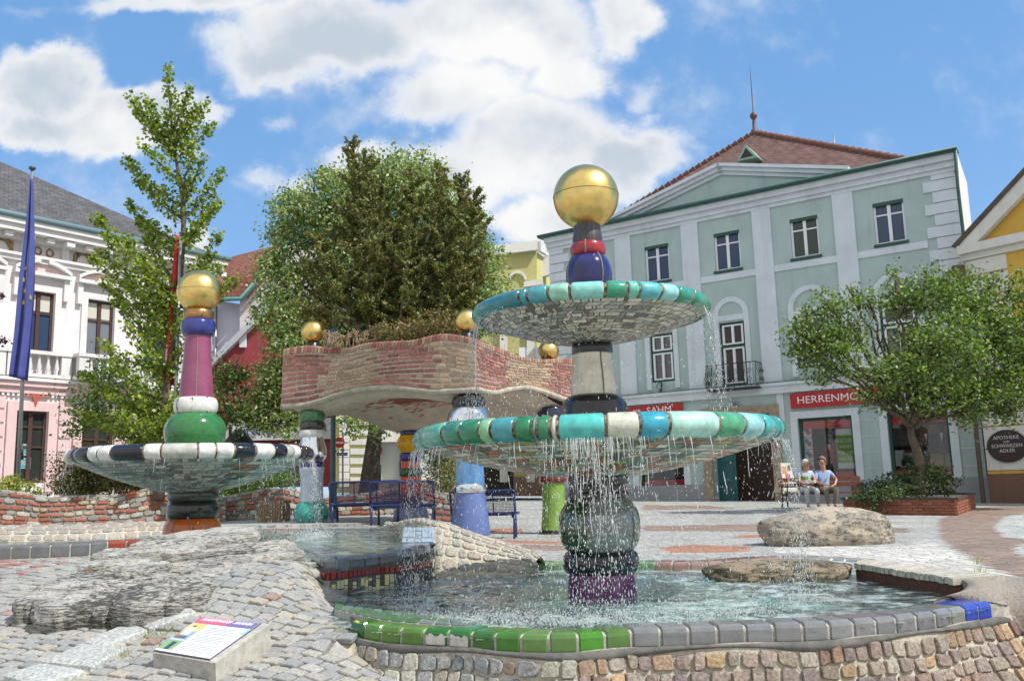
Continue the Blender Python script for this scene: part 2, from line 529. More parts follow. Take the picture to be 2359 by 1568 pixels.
# ---- near cobbled paving: every stone modelled
ROCKF = [(-4.4, 8.6), (-4.2, 8.3), (-3.6, 7.68), (-3.2, 7.42), (-2.97, 7.4), (-2.85, 7.7), (-2.8, 8.5), (-2.75, 9.5), (-2.8, 10.8), (-4.0, 11.0), (-4.35, 9.6)]
def yfr(x):
    for k in range(len(FRONT) - 1):
        if FRONT[k].x <= x <= FRONT[k + 1].x: return FRONT[k].y
    return FRONT[0].y - .05
KERBPX = [((95, 1535), (215, 1548), (300, 1500), (185, 1490)), ((190, 1488), (240, 1500), (345, 1462), (300, 1440)), ((300, 1438), (345, 1460), (455, 1418), (420, 1398)), ((0, 1568), (90, 1590), (205, 1556), (95, 1538))]
LIPxy = [(p.x, p.y) for p in LIP]
KERB = [[ong(X, Y).to_2d() for X, Y in K] for K in KERBPX]
mb = MB()
g3 = random.Random(11)
PALE = [lin(152, 152, 148), lin(146, 146, 143), lin(158, 155, 149), lin(140, 141, 140), lin(160, 157, 150)]
ang = math.radians(-24)
ca, sa = math.cos(ang), math.sin(ang)
stw, sth = .15, .122
for j in range(-40, 110):
    off = g3.random() * stw
    for i in range(-90, 90):
        pts = []
        cu, cv = i * stw + off, j * sth
        cv += .05 * math.sin(cu * 1.7) + .25 * math.sin(cu * .55 + 1)
        x, y = ca * cu - sa * cv - 1.5, sa * cu + ca * cv + 3
        if not (-7.5 < x < 1.6 and 3.6 < y < 11.6): continue
        if x > FRONT[0].x - .12 and y > yfr(x) - .1: continue
        if any(inpoly(x, y, K) for K in KERB): continue
        if inpoly(x, y, LPxy) and dpoly(x, y, LPxy) > .1 or inpoly(x, y, UPL) or dpoly(x, y, UPL) < (.2 if x < -2.8 else .05) or inpoly(x, y, ROCKF): continue
        q = []
        for du, dv in ((-1, -1), (1, -1), (1, 1), (-1, 1)):
            uu = cu + du * (stw * .475 - g3.random() * .012)
            vv = cv + dv * (sth * .47 - g3.random() * .011)
            xx, yy_ = ca * uu - sa * vv - 1.5, sa * uu + ca * vv + 3
            q.append(Vector((xx, yy_, zbase(xx, yy_))))
        if max(p.z for p in q) - min(p.z for p in q) > .13 or (x > -2.6 and dpoly(x, y, LIPxy, False) < .12): continue
        n = (q[2] - q[0]).cross(q[3] - q[1]).normalized()
        tl = Vector((g3.uniform(-.12, .12), g3.uniform(-.12, .12), 0))
        n = (n + tl).normalized()
        c = g3.choice(PALE)
        r = g3.random()
        if r < .004: c = lin(150, 128, 120)
        elif r < .06: c = lin(160, 154, 140)
        if x < -5.3 and y > 7.5 and g3.random() < .3: c = lin(150, 116, 108)
        if -2.6 < x < -1.2 and y < 5.95 and g3.random() < .25: c = lin(176, 132, 110)
        mb.stone(q, n, .012 + .016 * g3.random(), jit(c, .08, g3), .07, g3, .02, .93)
pv = mb.build('cobble_paving', mat('cobble_setts', None, .9, ns=38, na=.22, bump=.008, bs=45))
tag(pv, 'uneven grey granite setts sloping up towards the fountains', 'paving', kind='structure')
mb = MB()                                                    # large kerb slabs running through the setts
for k, ((X0, Y0), (X1, Y1), (X2, Y2), (X3, Y3)) in enumerate(KERBPX):
    q = [ong(X, Y) for X, Y in ((X0, Y0), (X1, Y1), (X2, Y2), (X3, Y3))]
    q = [p + Vector((0, 0, .01)) for p in q]
    mb.stone(q, Vector((0, 0, 1)), .035, jit(lin(170, 172, 168), .05), .06, rnd, .03)
tag(mb.build('kerb', M_STONE), 'long pale granite kerb slabs set among the setts', 'kerb', kind='structure')

# ---- pool basins
def tile_run(mb, gb, P, side, wd, ht, colf, gap=.022, grout=None, rise=None, lo=.0):
    """row of rounded coping tiles along P (top outer edge); side=+1: body lies to the left of travel"""
    n = len(P)
    def frame(p, d):
        nn = Vector((-d.y, d.x, 0)).normalized() * side
        return nn
    prof = [(0, -ht), (0, -.035), (.008, -.012), (.032, 0), (wd - .01, 0), (wd, -.012), (wd, -ht)]
    for i in range(n - 1):
        a, b = P[i], P[i + 1]
        d = (b - a); L = d.length; d.normalize()
        na = frame(a, (P[i + 1] - P[max(i - 1, 0)]).normalized()); nb = frame(b, (P[min(i + 2, n - 1)] - P[i]).normalized())
        st = [(gap * .5, .007), (gap * .5 + .007, 0), (L - gap * .5 - .007, 0), (L - gap * .5, .007)]
        vs = []
        cx = wd / 2
        dz = (rnd.random() - .5) * .008
        for s, ins in st:
            p = a + d * s; nn = na.lerp(nb, s / L)
            for o, z in prof:
                o2 = o + (ins if o < cx else -ins); z2 = z - (ins if z > -ht + .001 else 0)
                vs.append(p + nn * o2 + Vector((0, 0, z2 + dz)))
        m = len(prof)
        fs = [(k * m + j, k * m + j + 1, (k + 1) * m + j + 1, (k + 1) * m + j) if side < 0 else (k * m + j, (k + 1) * m + j, (k + 1) * m + j + 1, k * m + j + 1) for k in range(3) for j in range(m - 1)]
        fs += [tuple(range(m)), tuple(3 * m + j for j in range(m))]
        mb.add(vs, fs, colf(i, n - 1))
    vs = []
    for i, p in enumerate(P):
        nn = frame(p, (P[min(i + 1, n - 1)] - P[max(i - 1, 0)]).normalized())
        for o, z in [(.012, -ht - lo), (.012, -.03), (.04, -.014), (wd - .02, -.014), (wd - .012, -ht - lo)]:
            vs.append(p + nn * o + Vector((0, 0, z)))
    gb.add(vs, [(i * 5 + j, i * 5 + j + 1, i * 5 + j + 6, i * 5 + j + 5) for i in range(n - 1) for j in range(4)] + [(0, 1, 2, 3, 4), tuple((n - 1) * 5 + j for j in range(5))])
GRN = [lin(64, 122, 36), lin(52, 108, 40), lin(92, 132, 48), lin(40, 104, 36), lin(84, 118, 60)]
pool = thing('fountain_pool', (1.2, 8.3, -.6), 'low round fountain pool with a green and grey tiled rim on a cobble wall', 'pool')
mb, gb = MB(), MB()
NF = len(FRONT) - 1
def fcol(i, n):
    X = i / n
    if i >= n - 2: return jit(lin(52, 72, 160), .1)
    if i == n - 3: return lin(128, 130, 124)
    if FRONT[i].x < .62:
        return jit(lin(182, 182, 178), .04) if i in (4, 5) and False else jit(rnd.choice(GRN), .15)
    return jit(lin(120, 121, 122), .07)
tile_run(mb, gb, FRONT, 1, .24, .115, fcol, lo=.3)
rim = mb.build('tile_rim', M_TILED if False else M_TILE, pool, fix=True)
gb.build('grout_bed', M_GROUT, rim, fix=True)
# chipped tiles at the left of the rim
mb = MB()
for i in range(NF):
    X_ = 1179 + FPX * (FRONT[i].x + FRONT[i + 1].x) / 2 / FRONT[i].y
    if 955 < X_ < 1090:
        a, b = FRONT[i], FRONT[i + 1]; d = (b - a).normalized(); o_ = Vector((d.y, -d.x, 0)) * .003; L = (b - a).length
        lo_ = [a + d * (.02 + (L - .04) * k / 9) + Vector((0, 0, -.108)) + o_ for k in range(10)]
        hi_ = [p + Vector((0, 0, .055 + .022 * rnd.random())) for p in lo_]
        mb.add(lo_ + hi_, [(k, k + 1, 11 + k, 10 + k) for k in range(9)])
mb.build('chipped_glaze', mat('bare_ceramic', lin(196, 190, 182), .9, ns=30, na=.2, bump=.003), pool)
# inner mosaic shelf at the left end
mb = MB()
o_ = [onz(X, Y, RIMZ + .004) for X, Y in [(770, 1401), (860, 1424), (960, 1436), (1080, 1442)]]
i_ = [onz(X, Y, RIMZ - .03) for X, Y in [(775, 1386), (850, 1394), (950, 1412), (1060, 1434)]]
O_, I_ = resample(o_, .1), resample(i_, .1)
nn_ = min(len(O_), len(I_))
O_, I_ = resample(o_, sum((o_[k + 1] - o_[k]).length for k in range(3)) / 12), resample(i_, sum((i_[k + 1] - i_[k]).length for k in range(3)) / 12)
for i in range(min(len(O_), len(I_)) - 1):
    rows = 4 if i < 8 else 2
    for r in range(rows):
        q = [O_[i].lerp(I_[i], r / rows), O_[i + 1].lerp(I_[i + 1], r / rows), O_[i + 1].lerp(I_[i + 1], (r + 1) / rows), O_[i].lerp(I_[i], (r + 1) / rows)]
        c = (q[0] + q[1] + q[2] + q[3]) / 4
        q = [c + (p - c) * .88 for p in q]
        mb.stone(q, Vector((0, 0, 1)), .012, jit(rnd.choice([lin(96, 116, 104), lin(84, 112, 84), lin(104, 118, 116), lin(70, 110, 70)]), .12), .1, rnd, .05)
mb.build('mosaic_shelf', M_TILED, pool)
mb = MB()
for i in range(min(len(O_), len(I_)) - 1):
    mb.add([O_[i], O_[i + 1], I_[i + 1], I_[i], O_[i] - Vector((0, 0, .3)), O_[i + 1] - Vector((0, 0, .3)), I_[i + 1] - Vector((0, 0, .3)), I_[i] - Vector((0, 0, .3))], [(0, 1, 2, 3), (0, 4, 5, 1), (3, 2, 6, 7)])
mb.build('shelf_bed', M_GROUT, pool, fix=True)
# battered cobble wall under the rim
EXT = FRONT + [FRONT[-1] + Vector((.12, .06, -.01)), FRONT[-1] + Vector((.2, .2, -.02)), FRONT[-1] + Vector((.22, .4, -.02))]
def outw(i):
    d = (EXT[min(i + 1, len(EXT) - 1)] - EXT[max(i - 1, 0)]).normalized()
    return Vector((d.y, -d.x, 0))
def wallpt(s, h):
    """s in station units, h 0 (top) .. 1 (bottom)"""
    i = min(int(s), len(EXT) - 2); t = s - i
    p = EXT[i].lerp(EXT[i + 1], t); o = outw(i).lerp(outw(i + 1), t).normalized()
    k = 1 + 1.5 * smooth((s - (NF - 3)) / 4)
    out = .012 + (.10 * h + .16 * h * h) * k + .012 * math.sin(s * .9)
    return Vector((p.x, p.y, RIMZ - .115 - h * .75 + .008 * math.sin(s * 1.3))) + o * out
mb = MB()
NS = len(EXT) - 1
mb.grid(lambda u, v: wallpt(u * NS, v), NS * 3, 10)
mb.build('wall_core', M_MORT, pool)
mb = MB()
RED = [lin(138, 122, 114), lin(146, 132, 120), lin(128, 116, 112), lin(150, 126, 106), lin(158, 134, 106), lin(150, 142, 130), lin(132, 110, 100), lin(140, 128, 118), lin(136, 124, 112)]
GR = [lin(158, 158, 154), lin(146, 146, 144), lin(172, 168, 156), lin(166, 158, 144), lin(136, 138, 138)]
g4 = random.Random(5)
v = .06
while v < .98:
    hh = (.095 + .06 * g4.random()) * (1 + .25 * v)
    s = g4.random() * .3
    while s < NS - .4:
        wd_ = (.42 + .38 * g4.random()) * (1.25 if s > 12 and v > .25 else 1)
        big = g4.random() < .12
        e_ = lambda k=.05: g4.uniform(-k, k)
        q = [wallpt(s + .03 + e_(.04), v + hh * .98 + e_(.022)), wallpt(s + wd_ * .9 + e_(.04), v + hh * .98 + e_(.022)), wallpt(s + wd_ * .9 + e_(.05), v + .008 + e_(.018)), wallpt(s + .03 + e_(.05), v + .008 + e_(.018))]
        n = (q[1] - q[0]).cross(q[3] - q[0]).normalized()
        redk = smooth((s - 6.5) / 4)
        c = g4.choice(RED) if g4.random() < redk else g4.choice(GR)
        mb.stone(q, n, .014 + .02 * g4.random(), jit(c, .2, g4), .09 + .1 * g4.random(), g4, .1, .9)
        s += wd_
    v += hh + .012
mb.build('stone_facing', M_STONE, pool)
# dark cement seam between tiles and stones
mb = MB()
mb.grid(lambda u, v: (lambda p, o: p + o * (.02 + .02 * math.sin(v * pi)) + Vector((0, 0, -.113 - .045 * v * (1.1 + .5 * math.sin(u * 23)))))(EXT[min(int(u * NS), NS)].lerp(EXT[min(int(u * NS) + 1, NS)], u * NS - int(u * NS)), outw(min(int(u * NS), NS))), NS * 4, 3)
mb.build('cement_seam', M_DARKCONC, pool)
mb = MB(); f_ = FRONT[-1]
mb.prism([f_ + Vector(o_) for o_ in ((-.02, -.0, -.02), (.10, .03, -.03), (.19, .12, -.05), (.23, .32, -.06), (.1, .45, -.02), (-.14, .24, -.01))], (0, 0, -.25)); mb.build('end_cap', M_CONC, pool, fix=True)
# far rim of the lower pool
FAR = resample([onz(X, Y, -.085) for X, Y in [(1195, 1296), (1300, 1295), (1450, 1294), (1560, 1294), (1680, 1290), (1760, 1284), (1860, 1283), (1975, 1291)]], .2)
mb, gb = MB(), MB()
tile_run(mb, gb, FAR, 1, .3, .12, lambda i, n: jit(lin(110, 142, 104) if i < n * .34 else (lin(150, 122, 112) if i < n * .72 else lin(140, 142, 140)), .12), lo=.3)
fr = mb.build('far_tile_rim', M_TILE, pool, fix=True)
gb.build('grout_bed', M_GROUT, fr, fix=True)
# floor and inner skirt
mb = MB()
mb.add([(p.x, p.y, W - .36) for p in LP], [tuple(range(len(LP)))])
M_FLOOR = mat('pool_floor', lin(158, 192, 186), .6, ns=5, na=.35, col2=lin(104, 134, 126))
mb.build('pool_floor', M_FLOOR, pool, fix=True)
mb = MB()
n = len(LP)
mb.add([(p.x, p.y, W - .5) for p in LP] + [(p.x, p.y, RIMZ - .02) for p in LP], [(i, (i + 1) % n, n + (i + 1) % n, n + i) for i in range(n)])
mb.build('inner_wall', mat('wet_wall', lin(92, 84, 74), .5, ns=12, na=.4, bump=.01, bs=30), pool)

up = thing('fountain_pool', (-4, 13.5, -.3), 'raised upper fountain pool with dark tiled rim and mosaic spillway face', 'pool')
mb, gb = MB(), MB()
N2 = resample([at(-60, 1259, 11.3), at(6, 1257, 11.3), at(100, 1253, 11.35), at(198, 1249, 11.5), at(285, 1243, 11.8), Vector((-4.3, 11.5, .26)), Vector((-3.6, 11.05, .22)), Vector((-2.85, 10.55, .18))], .23)
tile_run(mb, gb, N2, 1, .26, .15, lambda i, n: lin(146, 70, 54) if 7 <= i <= 8 else jit(lin(104, 107, 108), .1), gap=.02, lo=.3)
r2 = mb.build('tile_rim', M_TILE, up, fix=True)
gb.build('grout_bed', M_GROUT, r2, fix=True)
mb, gb = MB(), MB()
F2 = resample([Vector((-6.6, 17.45, .24)), Vector((-5.2, 17.3, .22)), Vector((-4, 17, .215)), Vector((-2.9, 16.55, .21)), Vector((-1.9, 15.9, .21)), Vector((-1.45, 15, .22)), Vector((-1.25, 13.6, .22))], .26)
tile_run(mb, gb, F2, -1, -.0 + .3, .12, lambda i, n: jit(rnd.choice([lin(150, 152, 150), lin(166, 150, 142), lin(120, 120, 118)]), .12), lo=.3)
r2 = mb.build('far_tile_rim', M_TILE, up, fix=True)
gb.build('grout_bed', M_GROUT, r2, fix=True)
mb, gb = MB(), MB()
L2 = resample(LIP, .2)
tile_run(mb, gb, L2, 1, .26, .13, lambda i, n: jit(lin(112, 118, 124), .1), gap=.012, lo=.1)
r2 = mb.build('spillway_lip', M_TILE, up, fix=True)
gb.build('grout_bed', M_GROUT, r2, fix=True)
# mosaic spillway face
mb, mk, mt = MB(), MB(), MB()
LF = resample(LIP[1:], .055)
for i in range(len(LF) - 1):
    a, b = LF[i], LF[i + 1]
    d = (b - a).normalized(); nn = Vector((d.y, -d.x, 0))
    ins = .008
    mk.add([a + nn * ins + Vector((0, 0, -.1)), b + nn * ins + Vector((0, 0, -.1)), Vector((b.x, b.y, -.6)) + nn * ins, Vector((a.x, a.y, -.6)) + nn * ins], [(0, 1, 2, 3)])
cols = [lin(206, 196, 150), lin(188, 182, 158), lin(84, 88, 88), lin(100, 104, 104), lin(70, 74, 76), lin(214, 204, 140)]
zt = [0] * len(LF)
zb0 = -.19
for i in range(0, len(LF) - 1):
    z = zb0
    wdt = 2 if rnd.random() < .4 and i < len(LF) - 2 else 1
    a, b = LF[i], LF[i + 1]
    d = (b - a).normalized(); nn = Vector((d.y, -d.x, 0))
    lit_part = 1179 + FPX * a.x / a.y < 905  # cream tiles to the shadow line; shade beyond put into grey tile colours
    while z < -.05:
        hgt = rnd.choice([.04, .06, .09, .12])
        z1 = min(z + hgt, -.035)
        q = [Vector((a.x, a.y, z)) + d * .004, Vector((b.x, b.y, z)) - d * .004, Vector((b.x, b.y, z1 - .007)) - d * .004, Vector((a.x, a.y, z1 - .007)) + d * .004]
        q = [p + nn * .012 for p in q]
        c = rnd.choice(cols[:2] + cols[5:] + cols[2:3]) if lit_part else rnd.choice(cols[2:5] + cols[2:5] + cols[:1])
        mt.stone(q, nn, .006, jit(c, .12), .04, rnd, 0)
        z = z1
    q = [Vector((a.x, a.y, -.03)) + d * .003, Vector((b.x, b.y, -.03)) - d * .003, Vector((b.x, b.y, .036)) - d * .003, Vector((a.x, a.y, .036)) + d * .003]
    mb.stone([p + nn * .014 for p in q], nn, .012, jit(lin(132, 28, 32), .15), .05, rnd, 0)
f_ = mk.build('mosaic_bed', M_DARKCONC, up)
mt.build('mosaic_tiles', M_TILE, f_)
mb.build('red_tile_band', M_TILE, up)
mb = MB()
mb.add([(x, y, WU - .38) for x, y in UPL], [tuple(range(len(UPL)))])
mb.build('pool_floor', M_FLOOR, up, fix=True)
mb = MB()
n = len(UPL)
mb.add([(x, y, -.5) for x, y in UPL] + [(x, y, WU - .02) for x, y in UPL], [(i, (i + 1) % n, n + (i + 1) % n, n + i) for i in range(n)])
mb.build('inner_wall', MATS['wet_wall'], up)

# ---- water
def water_mat(name, tintc, turb, amp):
    m = bpy.data.materials.new(name); m.use_nodes = True
    t = N(m.node_tree); m.node_tree.nodes.remove(m.node_tree.nodes['Principled BSDF'])
    out = m.node_tree.nodes['Material Output']
    o = t.n('ShaderNodeTexCoord').outputs['Object']
    w1 = t.noise(t.v('MULTIPLY', o, (1, 1.25, 1)), 4.2, 4, .55, dist=.5)
    w2 = t.noise(t.v('MULTIPLY', o, (1, 1.2, 1)), 15, 4, .6)
    h = t.m('ADD', w1, t.m('MULTIPLY', w2, .35))
    bp = t.n('ShaderNodeBump', {'Height': h, 'Distance': amp, 'Strength': 1.0}).outputs[0]
    fr = t.n('ShaderNodeFresnel', {'IOR': 1.33, 'Normal': bp}).outputs[0]
    tr = t.n('ShaderNodeBsdfTransparent', {0: tintc}).outputs[0]
    milk = t.rng(t.m('ADD', w1, t.m('MULTIPLY', t.m('SUBTRACT', w2, .5), .5)), .4, .68, .05, turb)
    df = t.n('ShaderNodeBsdfDiffuse', {0: (.62, .74, .73, 1), 'Normal': bp}).outputs[0]
    body = t.n('ShaderNodeMixShader', {0: milk, 1: tr, 2: df}).outputs[0]
    gl = t.n('ShaderNodeBsdfGlossy', {0: (1, 1, 1, 1), 'Roughness': .04, 'Normal': bp}).outputs[0]
    mx = t.n('ShaderNodeMixShader', {0: t.m('MINIMUM', t.m('MULTIPLY', fr, 1.1), .8), 1: body, 2: gl}).outputs[0]
    t.set(out.inputs['Surface'], mx)
    return m
def water_sheet(name, P, z, mt, st, src=()):
    xs = [p[0] for p in P]; ys = [p[1] for p in P]
    x0, x1, y0, y1 = min(xs), max(xs), min(ys), max(ys)
    nx_, ny_ = int((x1 - x0) / st) + 1, int((y1 - y0) / st) + 1
    idx = {}
    mb = MB()
    def vid(i, j):
        if (i, j) not in idx:
            x, y = x0 + i * st, y0 + j * st
            h = .006 * noise.noise((x * 4, y * 5, 1)) + .004 * noise.noise((x * 11, y * 12, 4))
            for sx, sy, sr, am in src:
                r = math.hypot(x - sx, y - sy)
                e = math.exp(-((r - sr) / .35) ** 2)
                h += am * e * (noise.noise((x * 9, y * 9, 9)) + .6 * noise.noise((x * 22, y * 22, 2)))
            idx[(i, j)] = len(mb.v); mb.v.append((x, y, z + h))
        return idx[(i, j)]
    for j in range(ny_):
        for i in range(nx_):
            x, y = x0 + (i + .5) * st, y0 + (j + .5) * st
            if inpoly(x, y, P) or dpoly(x, y, P) < .12:
                mb.f.append((vid(i, j), vid(i + 1, j), vid(i + 1, j + 1), vid(i, j + 1))); mb.c.append(None); mb.sm.append(True)
    o = mb.build(name, mt)
    return o
AX = onz(1387, 1370, W)                       # foot of the main fountain
AL = at(442, 1243, 13.5); AL.z = WU           # foot of the left fountain
o = water_sheet('water', LPxy, W, water_mat('pool_water', (.76, .92, .91, 1), .72, .035), .045, ((AX.x, AX.y, 1.55, .03), (AX.x, AX.y, 1.0, .012)))
tag(o, 'rippled pale green water filling the round lower pool', 'water', kind='structure')
o = water_sheet('water', UPL, WU, water_mat('upper_water', (.8, .92, .88, 1), .5, .03), .07, ((AL.x, AL.y, 1.6, .012),))
tag(o, 'calmer water in the raised upper pool behind the rock', 'water', kind='structure')

# ---- cobbled banks beside the pools
def bank(name, crest, base, back, lab, st=.16, rows=6, cols=None, seed=2, pw=1.0):
    root = thing(name, (crest[0] + base[0]) / 2, lab, 'low wall')
    n = 60
    def rs(P):
        L = sum((P[k + 1] - P[k]).length for k in range(len(P) - 1))
        q = resample(P, L / n)
        return q[:n + 1] if len(q) > n else q + [q[-1]] * (n + 1 - len(q))
    C, B, K = rs(crest), rs(base), rs(back)
    def sm(u, P):
        f = min(max(u, 0), .9999) * n; i = int(f)
        return P[i].lerp(P[i + 1], f - i)
    def face(u, v):                        # v 0 base .. 1 crest .. 2 back
        if v <= 1:
            p = sm(u, B).lerp(sm(u, C), v); k = v
            bul = .09 * math.sin(k * pi)
            d = (sm(u, C) - sm(u, B)); d.z = 0
            return p + Vector((0, 0, bul)) - d.normalized() * bul * .5
        k = v - 1
        return sm(u, C).lerp(sm(u, K), k) + Vector((0, 0, .10 * math.sin(k * pi)))
    mb = MB(); mb.grid(lambda u, v: face(u, v * 2), 60, 20)
    mb.build('core', M_MORT, root)
    mb = MB(); g = random.Random(seed)
    L = sum((C[k + 1] - C[k]).length for k in range(n))
    for r in range(int(rows * 1.7)):
        v0 = r / rows
        u = g.random() * .02
        while u < .98:
            du = st * (.7 + .6 * g.random()) / L
            q = [face(u, v0 + .02), face(u + du * .88, v0 + .02 + g.uniform(-.01, .01)), face(u + du * .88, v0 + .88 / rows), face(u + .002, v0 + .88 / rows)]
            nn = (q[1] - q[0]).cross(q[3] - q[0])
            if nn.length > 1e-6:
                mb.stone(q, nn.normalized(), .012 + .012 * g.random(), jit(g.choice(cols or GR), .12, g), .2, g, .2)
            u += du
    mb.build('stone_facing', M_STONE, root)
    return root
SANDY = [lin(172, 166, 150), lin(162, 158, 148), lin(166, 154, 138), lin(152, 148, 140)]
bank('stone_bank', [at(880, 1216, 13.4), at(905, 1206, 12.6), at(950, 1194, 11.9), at(1000, 1199, 11.35), at(1050, 1215, 11.2), at(1100, 1236, 11.1), at(1150, 1254, 11.0), at(1205, 1275, 10.85), at(1232, 1296, 10.7)],
     [Vector((-1.55, 12.2, .1)), Vector((-1.15, 11.2, -.2)), Vector((-.95, 10.45, -.25)), Vector((-.7, 10.42, -.25)), Vector((-.4, 10.45, -.25)), Vector((-.1, 10.45, -.25)), Vector((.15, 10.5, -.25)), Vector((.28, 10.55, -.22))],
     [at(900, 1216, 14.2), Vector((-1.0, 13, -.12)), Vector((-.7, 12.5, -.15)), Vector((-.3, 12.2, -.15)), Vector((0, 12, -.15)), Vector((.2, 11.6, -.15)), Vector((.35, 11.2, -.15))],
     'sandy cobbled bank curving down beside the spillway into the lower pool', .17, 6, SANDY)
bank('stone_bank', [at(-90, 1226, 15.6), at(30, 1222, 15.9), at(150, 1222, 16.1), at(250, 1218, 16.4), at(330, 1213, 16.8), at(420, 1213, 17.2)],
     [at(-90, 1250, 15.2), at(30, 1247, 15.4), at(150, 1245, 15.6), at(250, 1241, 15.9), at(330, 1237, 16.3), at(420, 1236, 16.7)],
     [at(-90, 1224, 17), at(30, 1222, 17.2), at(150, 1220, 17.4), at(250, 1217, 17.6), at(330, 1214, 17.9), at(420, 1214, 18.2)],
     'rounded sandy cobble rim along the far left of the upper pool', .22, 4, [lin(156, 148, 138), lin(150, 144, 136), lin(154, 142, 130), lin(146, 143, 138)], 9)
mb = MB()                                              # pale blue tiles capping the spillway's right end
c0 = [at(925, 1250, 10.75), at(1000, 1250, 10.55), at(1000, 1216, 10.75), at(930, 1214, 10.95)]
bx = thing('tile_block', c0[0], 'pale blue glazed tile block at the end of the spillway', 'tile block')
for a, b in ((0, .40), (.42, .58), (.60, 1)):
    for v0, v1 in ((0, .3), (.33, 1)) if b - a > .3 else ((0, .22), (.25, .47), (.5, .72), (.75, 1)):
        q = [c0[0].lerp(c0[1], a).lerp(c0[3].lerp(c0[2], a), v0), c0[0].lerp(c0[1], b).lerp(c0[3].lerp(c0[2], b), v0), c0[0].lerp(c0[1], b).lerp(c0[3].lerp(c0[2], b), v1), c0[0].lerp(c0[1], a).lerp(c0[3].lerp(c0[2], a), v1)]
        mb.stone(q, (q[1] - q[0]).cross(q[3] - q[0]).normalized(), .014, jit(lin(160, 174, 186), .06), .05, rnd, .05)
mb.build('glazed_tiles', M_TILE, bx)
mb = MB()
mb.prism(c0, (0, .28, -.02)); mb.build('block_core', M_CONC, bx, fix=True)
mb = MB()
e = [at(1000, 1250, 10.55), at(1000, 1216, 10.75)]
# ---- concrete apron at the right end of the pool
mb = MB()
ap = [(onz(2150, 1384, -.125)), onz(2200, 1368, -.09), onz(2232, 1345, -.05), onz(2215, 1332, -.03), onz(2300, 1324, -.05), onz(2420, 1340, -.06), onz(2650, 1400, -.1), onz(2700, 1500, -.3), onz(2700, 1600, -.5)]
ap2 = [FRONT[-1] + Vector((-.16, .14, -.03)), FRONT[-1] + Vector((-.02, .05, -.012)), FRONT[-1] + Vector((.03, .01, -.02)), EXT[-3] + Vector((.01, -.02, -.03)), EXT[-2] + Vector((.02, -.01, -.05)), EXT[-1] + Vector((.02, -.05, -.07))] + [wallpt(NS, h) + Vector((-.02, .0, .02)) for h in (.1, .3, .5, .7, .85, 1.0)]
ap, ap2 = resample(ap, .12), resample(ap2, .05)
A = lambda P, u: P[min(int(u * (len(P) - 1)), len(P) - 2)].lerp(P[min(int(u * (len(P) - 1)), len(P) - 2) + 1], u * (len(P) - 1) - min(int(u * (len(P) - 1)), len(P) - 2))
def apf(u, v):
    p = A(ap2, u).lerp(A(ap, u), v)
    return p + Vector((0, 0, .05 * math.sin(v * pi) + .01 * noise.noise(p * 3)))
mb.grid(apf, 40, 20)
mb.grid(lambda u, v: A(ap, u * .35) - Vector((0, 0, v * .4)), 20, 2)
o = mb.build('pavement', mat('aggregate_concrete', lin(142, 134, 124), .92, ns=60, na=.35, bump=.008, bs=120), None)
tag(o, 'rough brownish concrete apron round the right end of the pool', 'pavement', kind='structure')
# ---- plank deck over the pool's right edge
pd = thing('plank_seat', onz(2080, 1315, -.05), 'weathered plank seat with dark sawn ends along the right edge of the pool', 'seat')
fa, fb = onz(1966, 1296, -.015), onz(2196, 1331, -.015)
ba, bb = onz(1990, 1286.5, -.015), onz(2315, 1323, -.015)
npk = 23
for i in range(npk):
    u0, u1 = (i + .06) / npk, (i + .94) / npk
    mb = MB()
    dz = Vector((0, 0, .006 * (rnd.random() - .5)))
    j_ = .03 * (rnd.random() - .5)
    q = [fa.lerp(fb, u0), fa.lerp(fb, u1), ba.lerp(bb, u1), ba.lerp(bb, u0)]
    q[0] = q[0] + (q[3] - q[0]) * j_; q[1] = q[1] + (q[2] - q[1]) * j_
    mb.prism([p + dz for p in q], (0, 0, -.055), jit(lin(176, 170, 158), .12))
    mb.build('plank', M_WOODG, pd, fix=True)
mb = MB()
mb.prism([fa.lerp(ba, .12) + Vector((0, 0, -.07)), fb.lerp(bb, .12) + Vector((0, 0, -.07)), bb + Vector((0, 0, -.07)), ba + Vector((0, 0, -.07))], (0, 0, -.2), lin(96, 60, 50))
mb.build('brick_support', mat('dark_red_brick', None, .8, ns=20, na=.3, bump=.004), pd, fix=True)

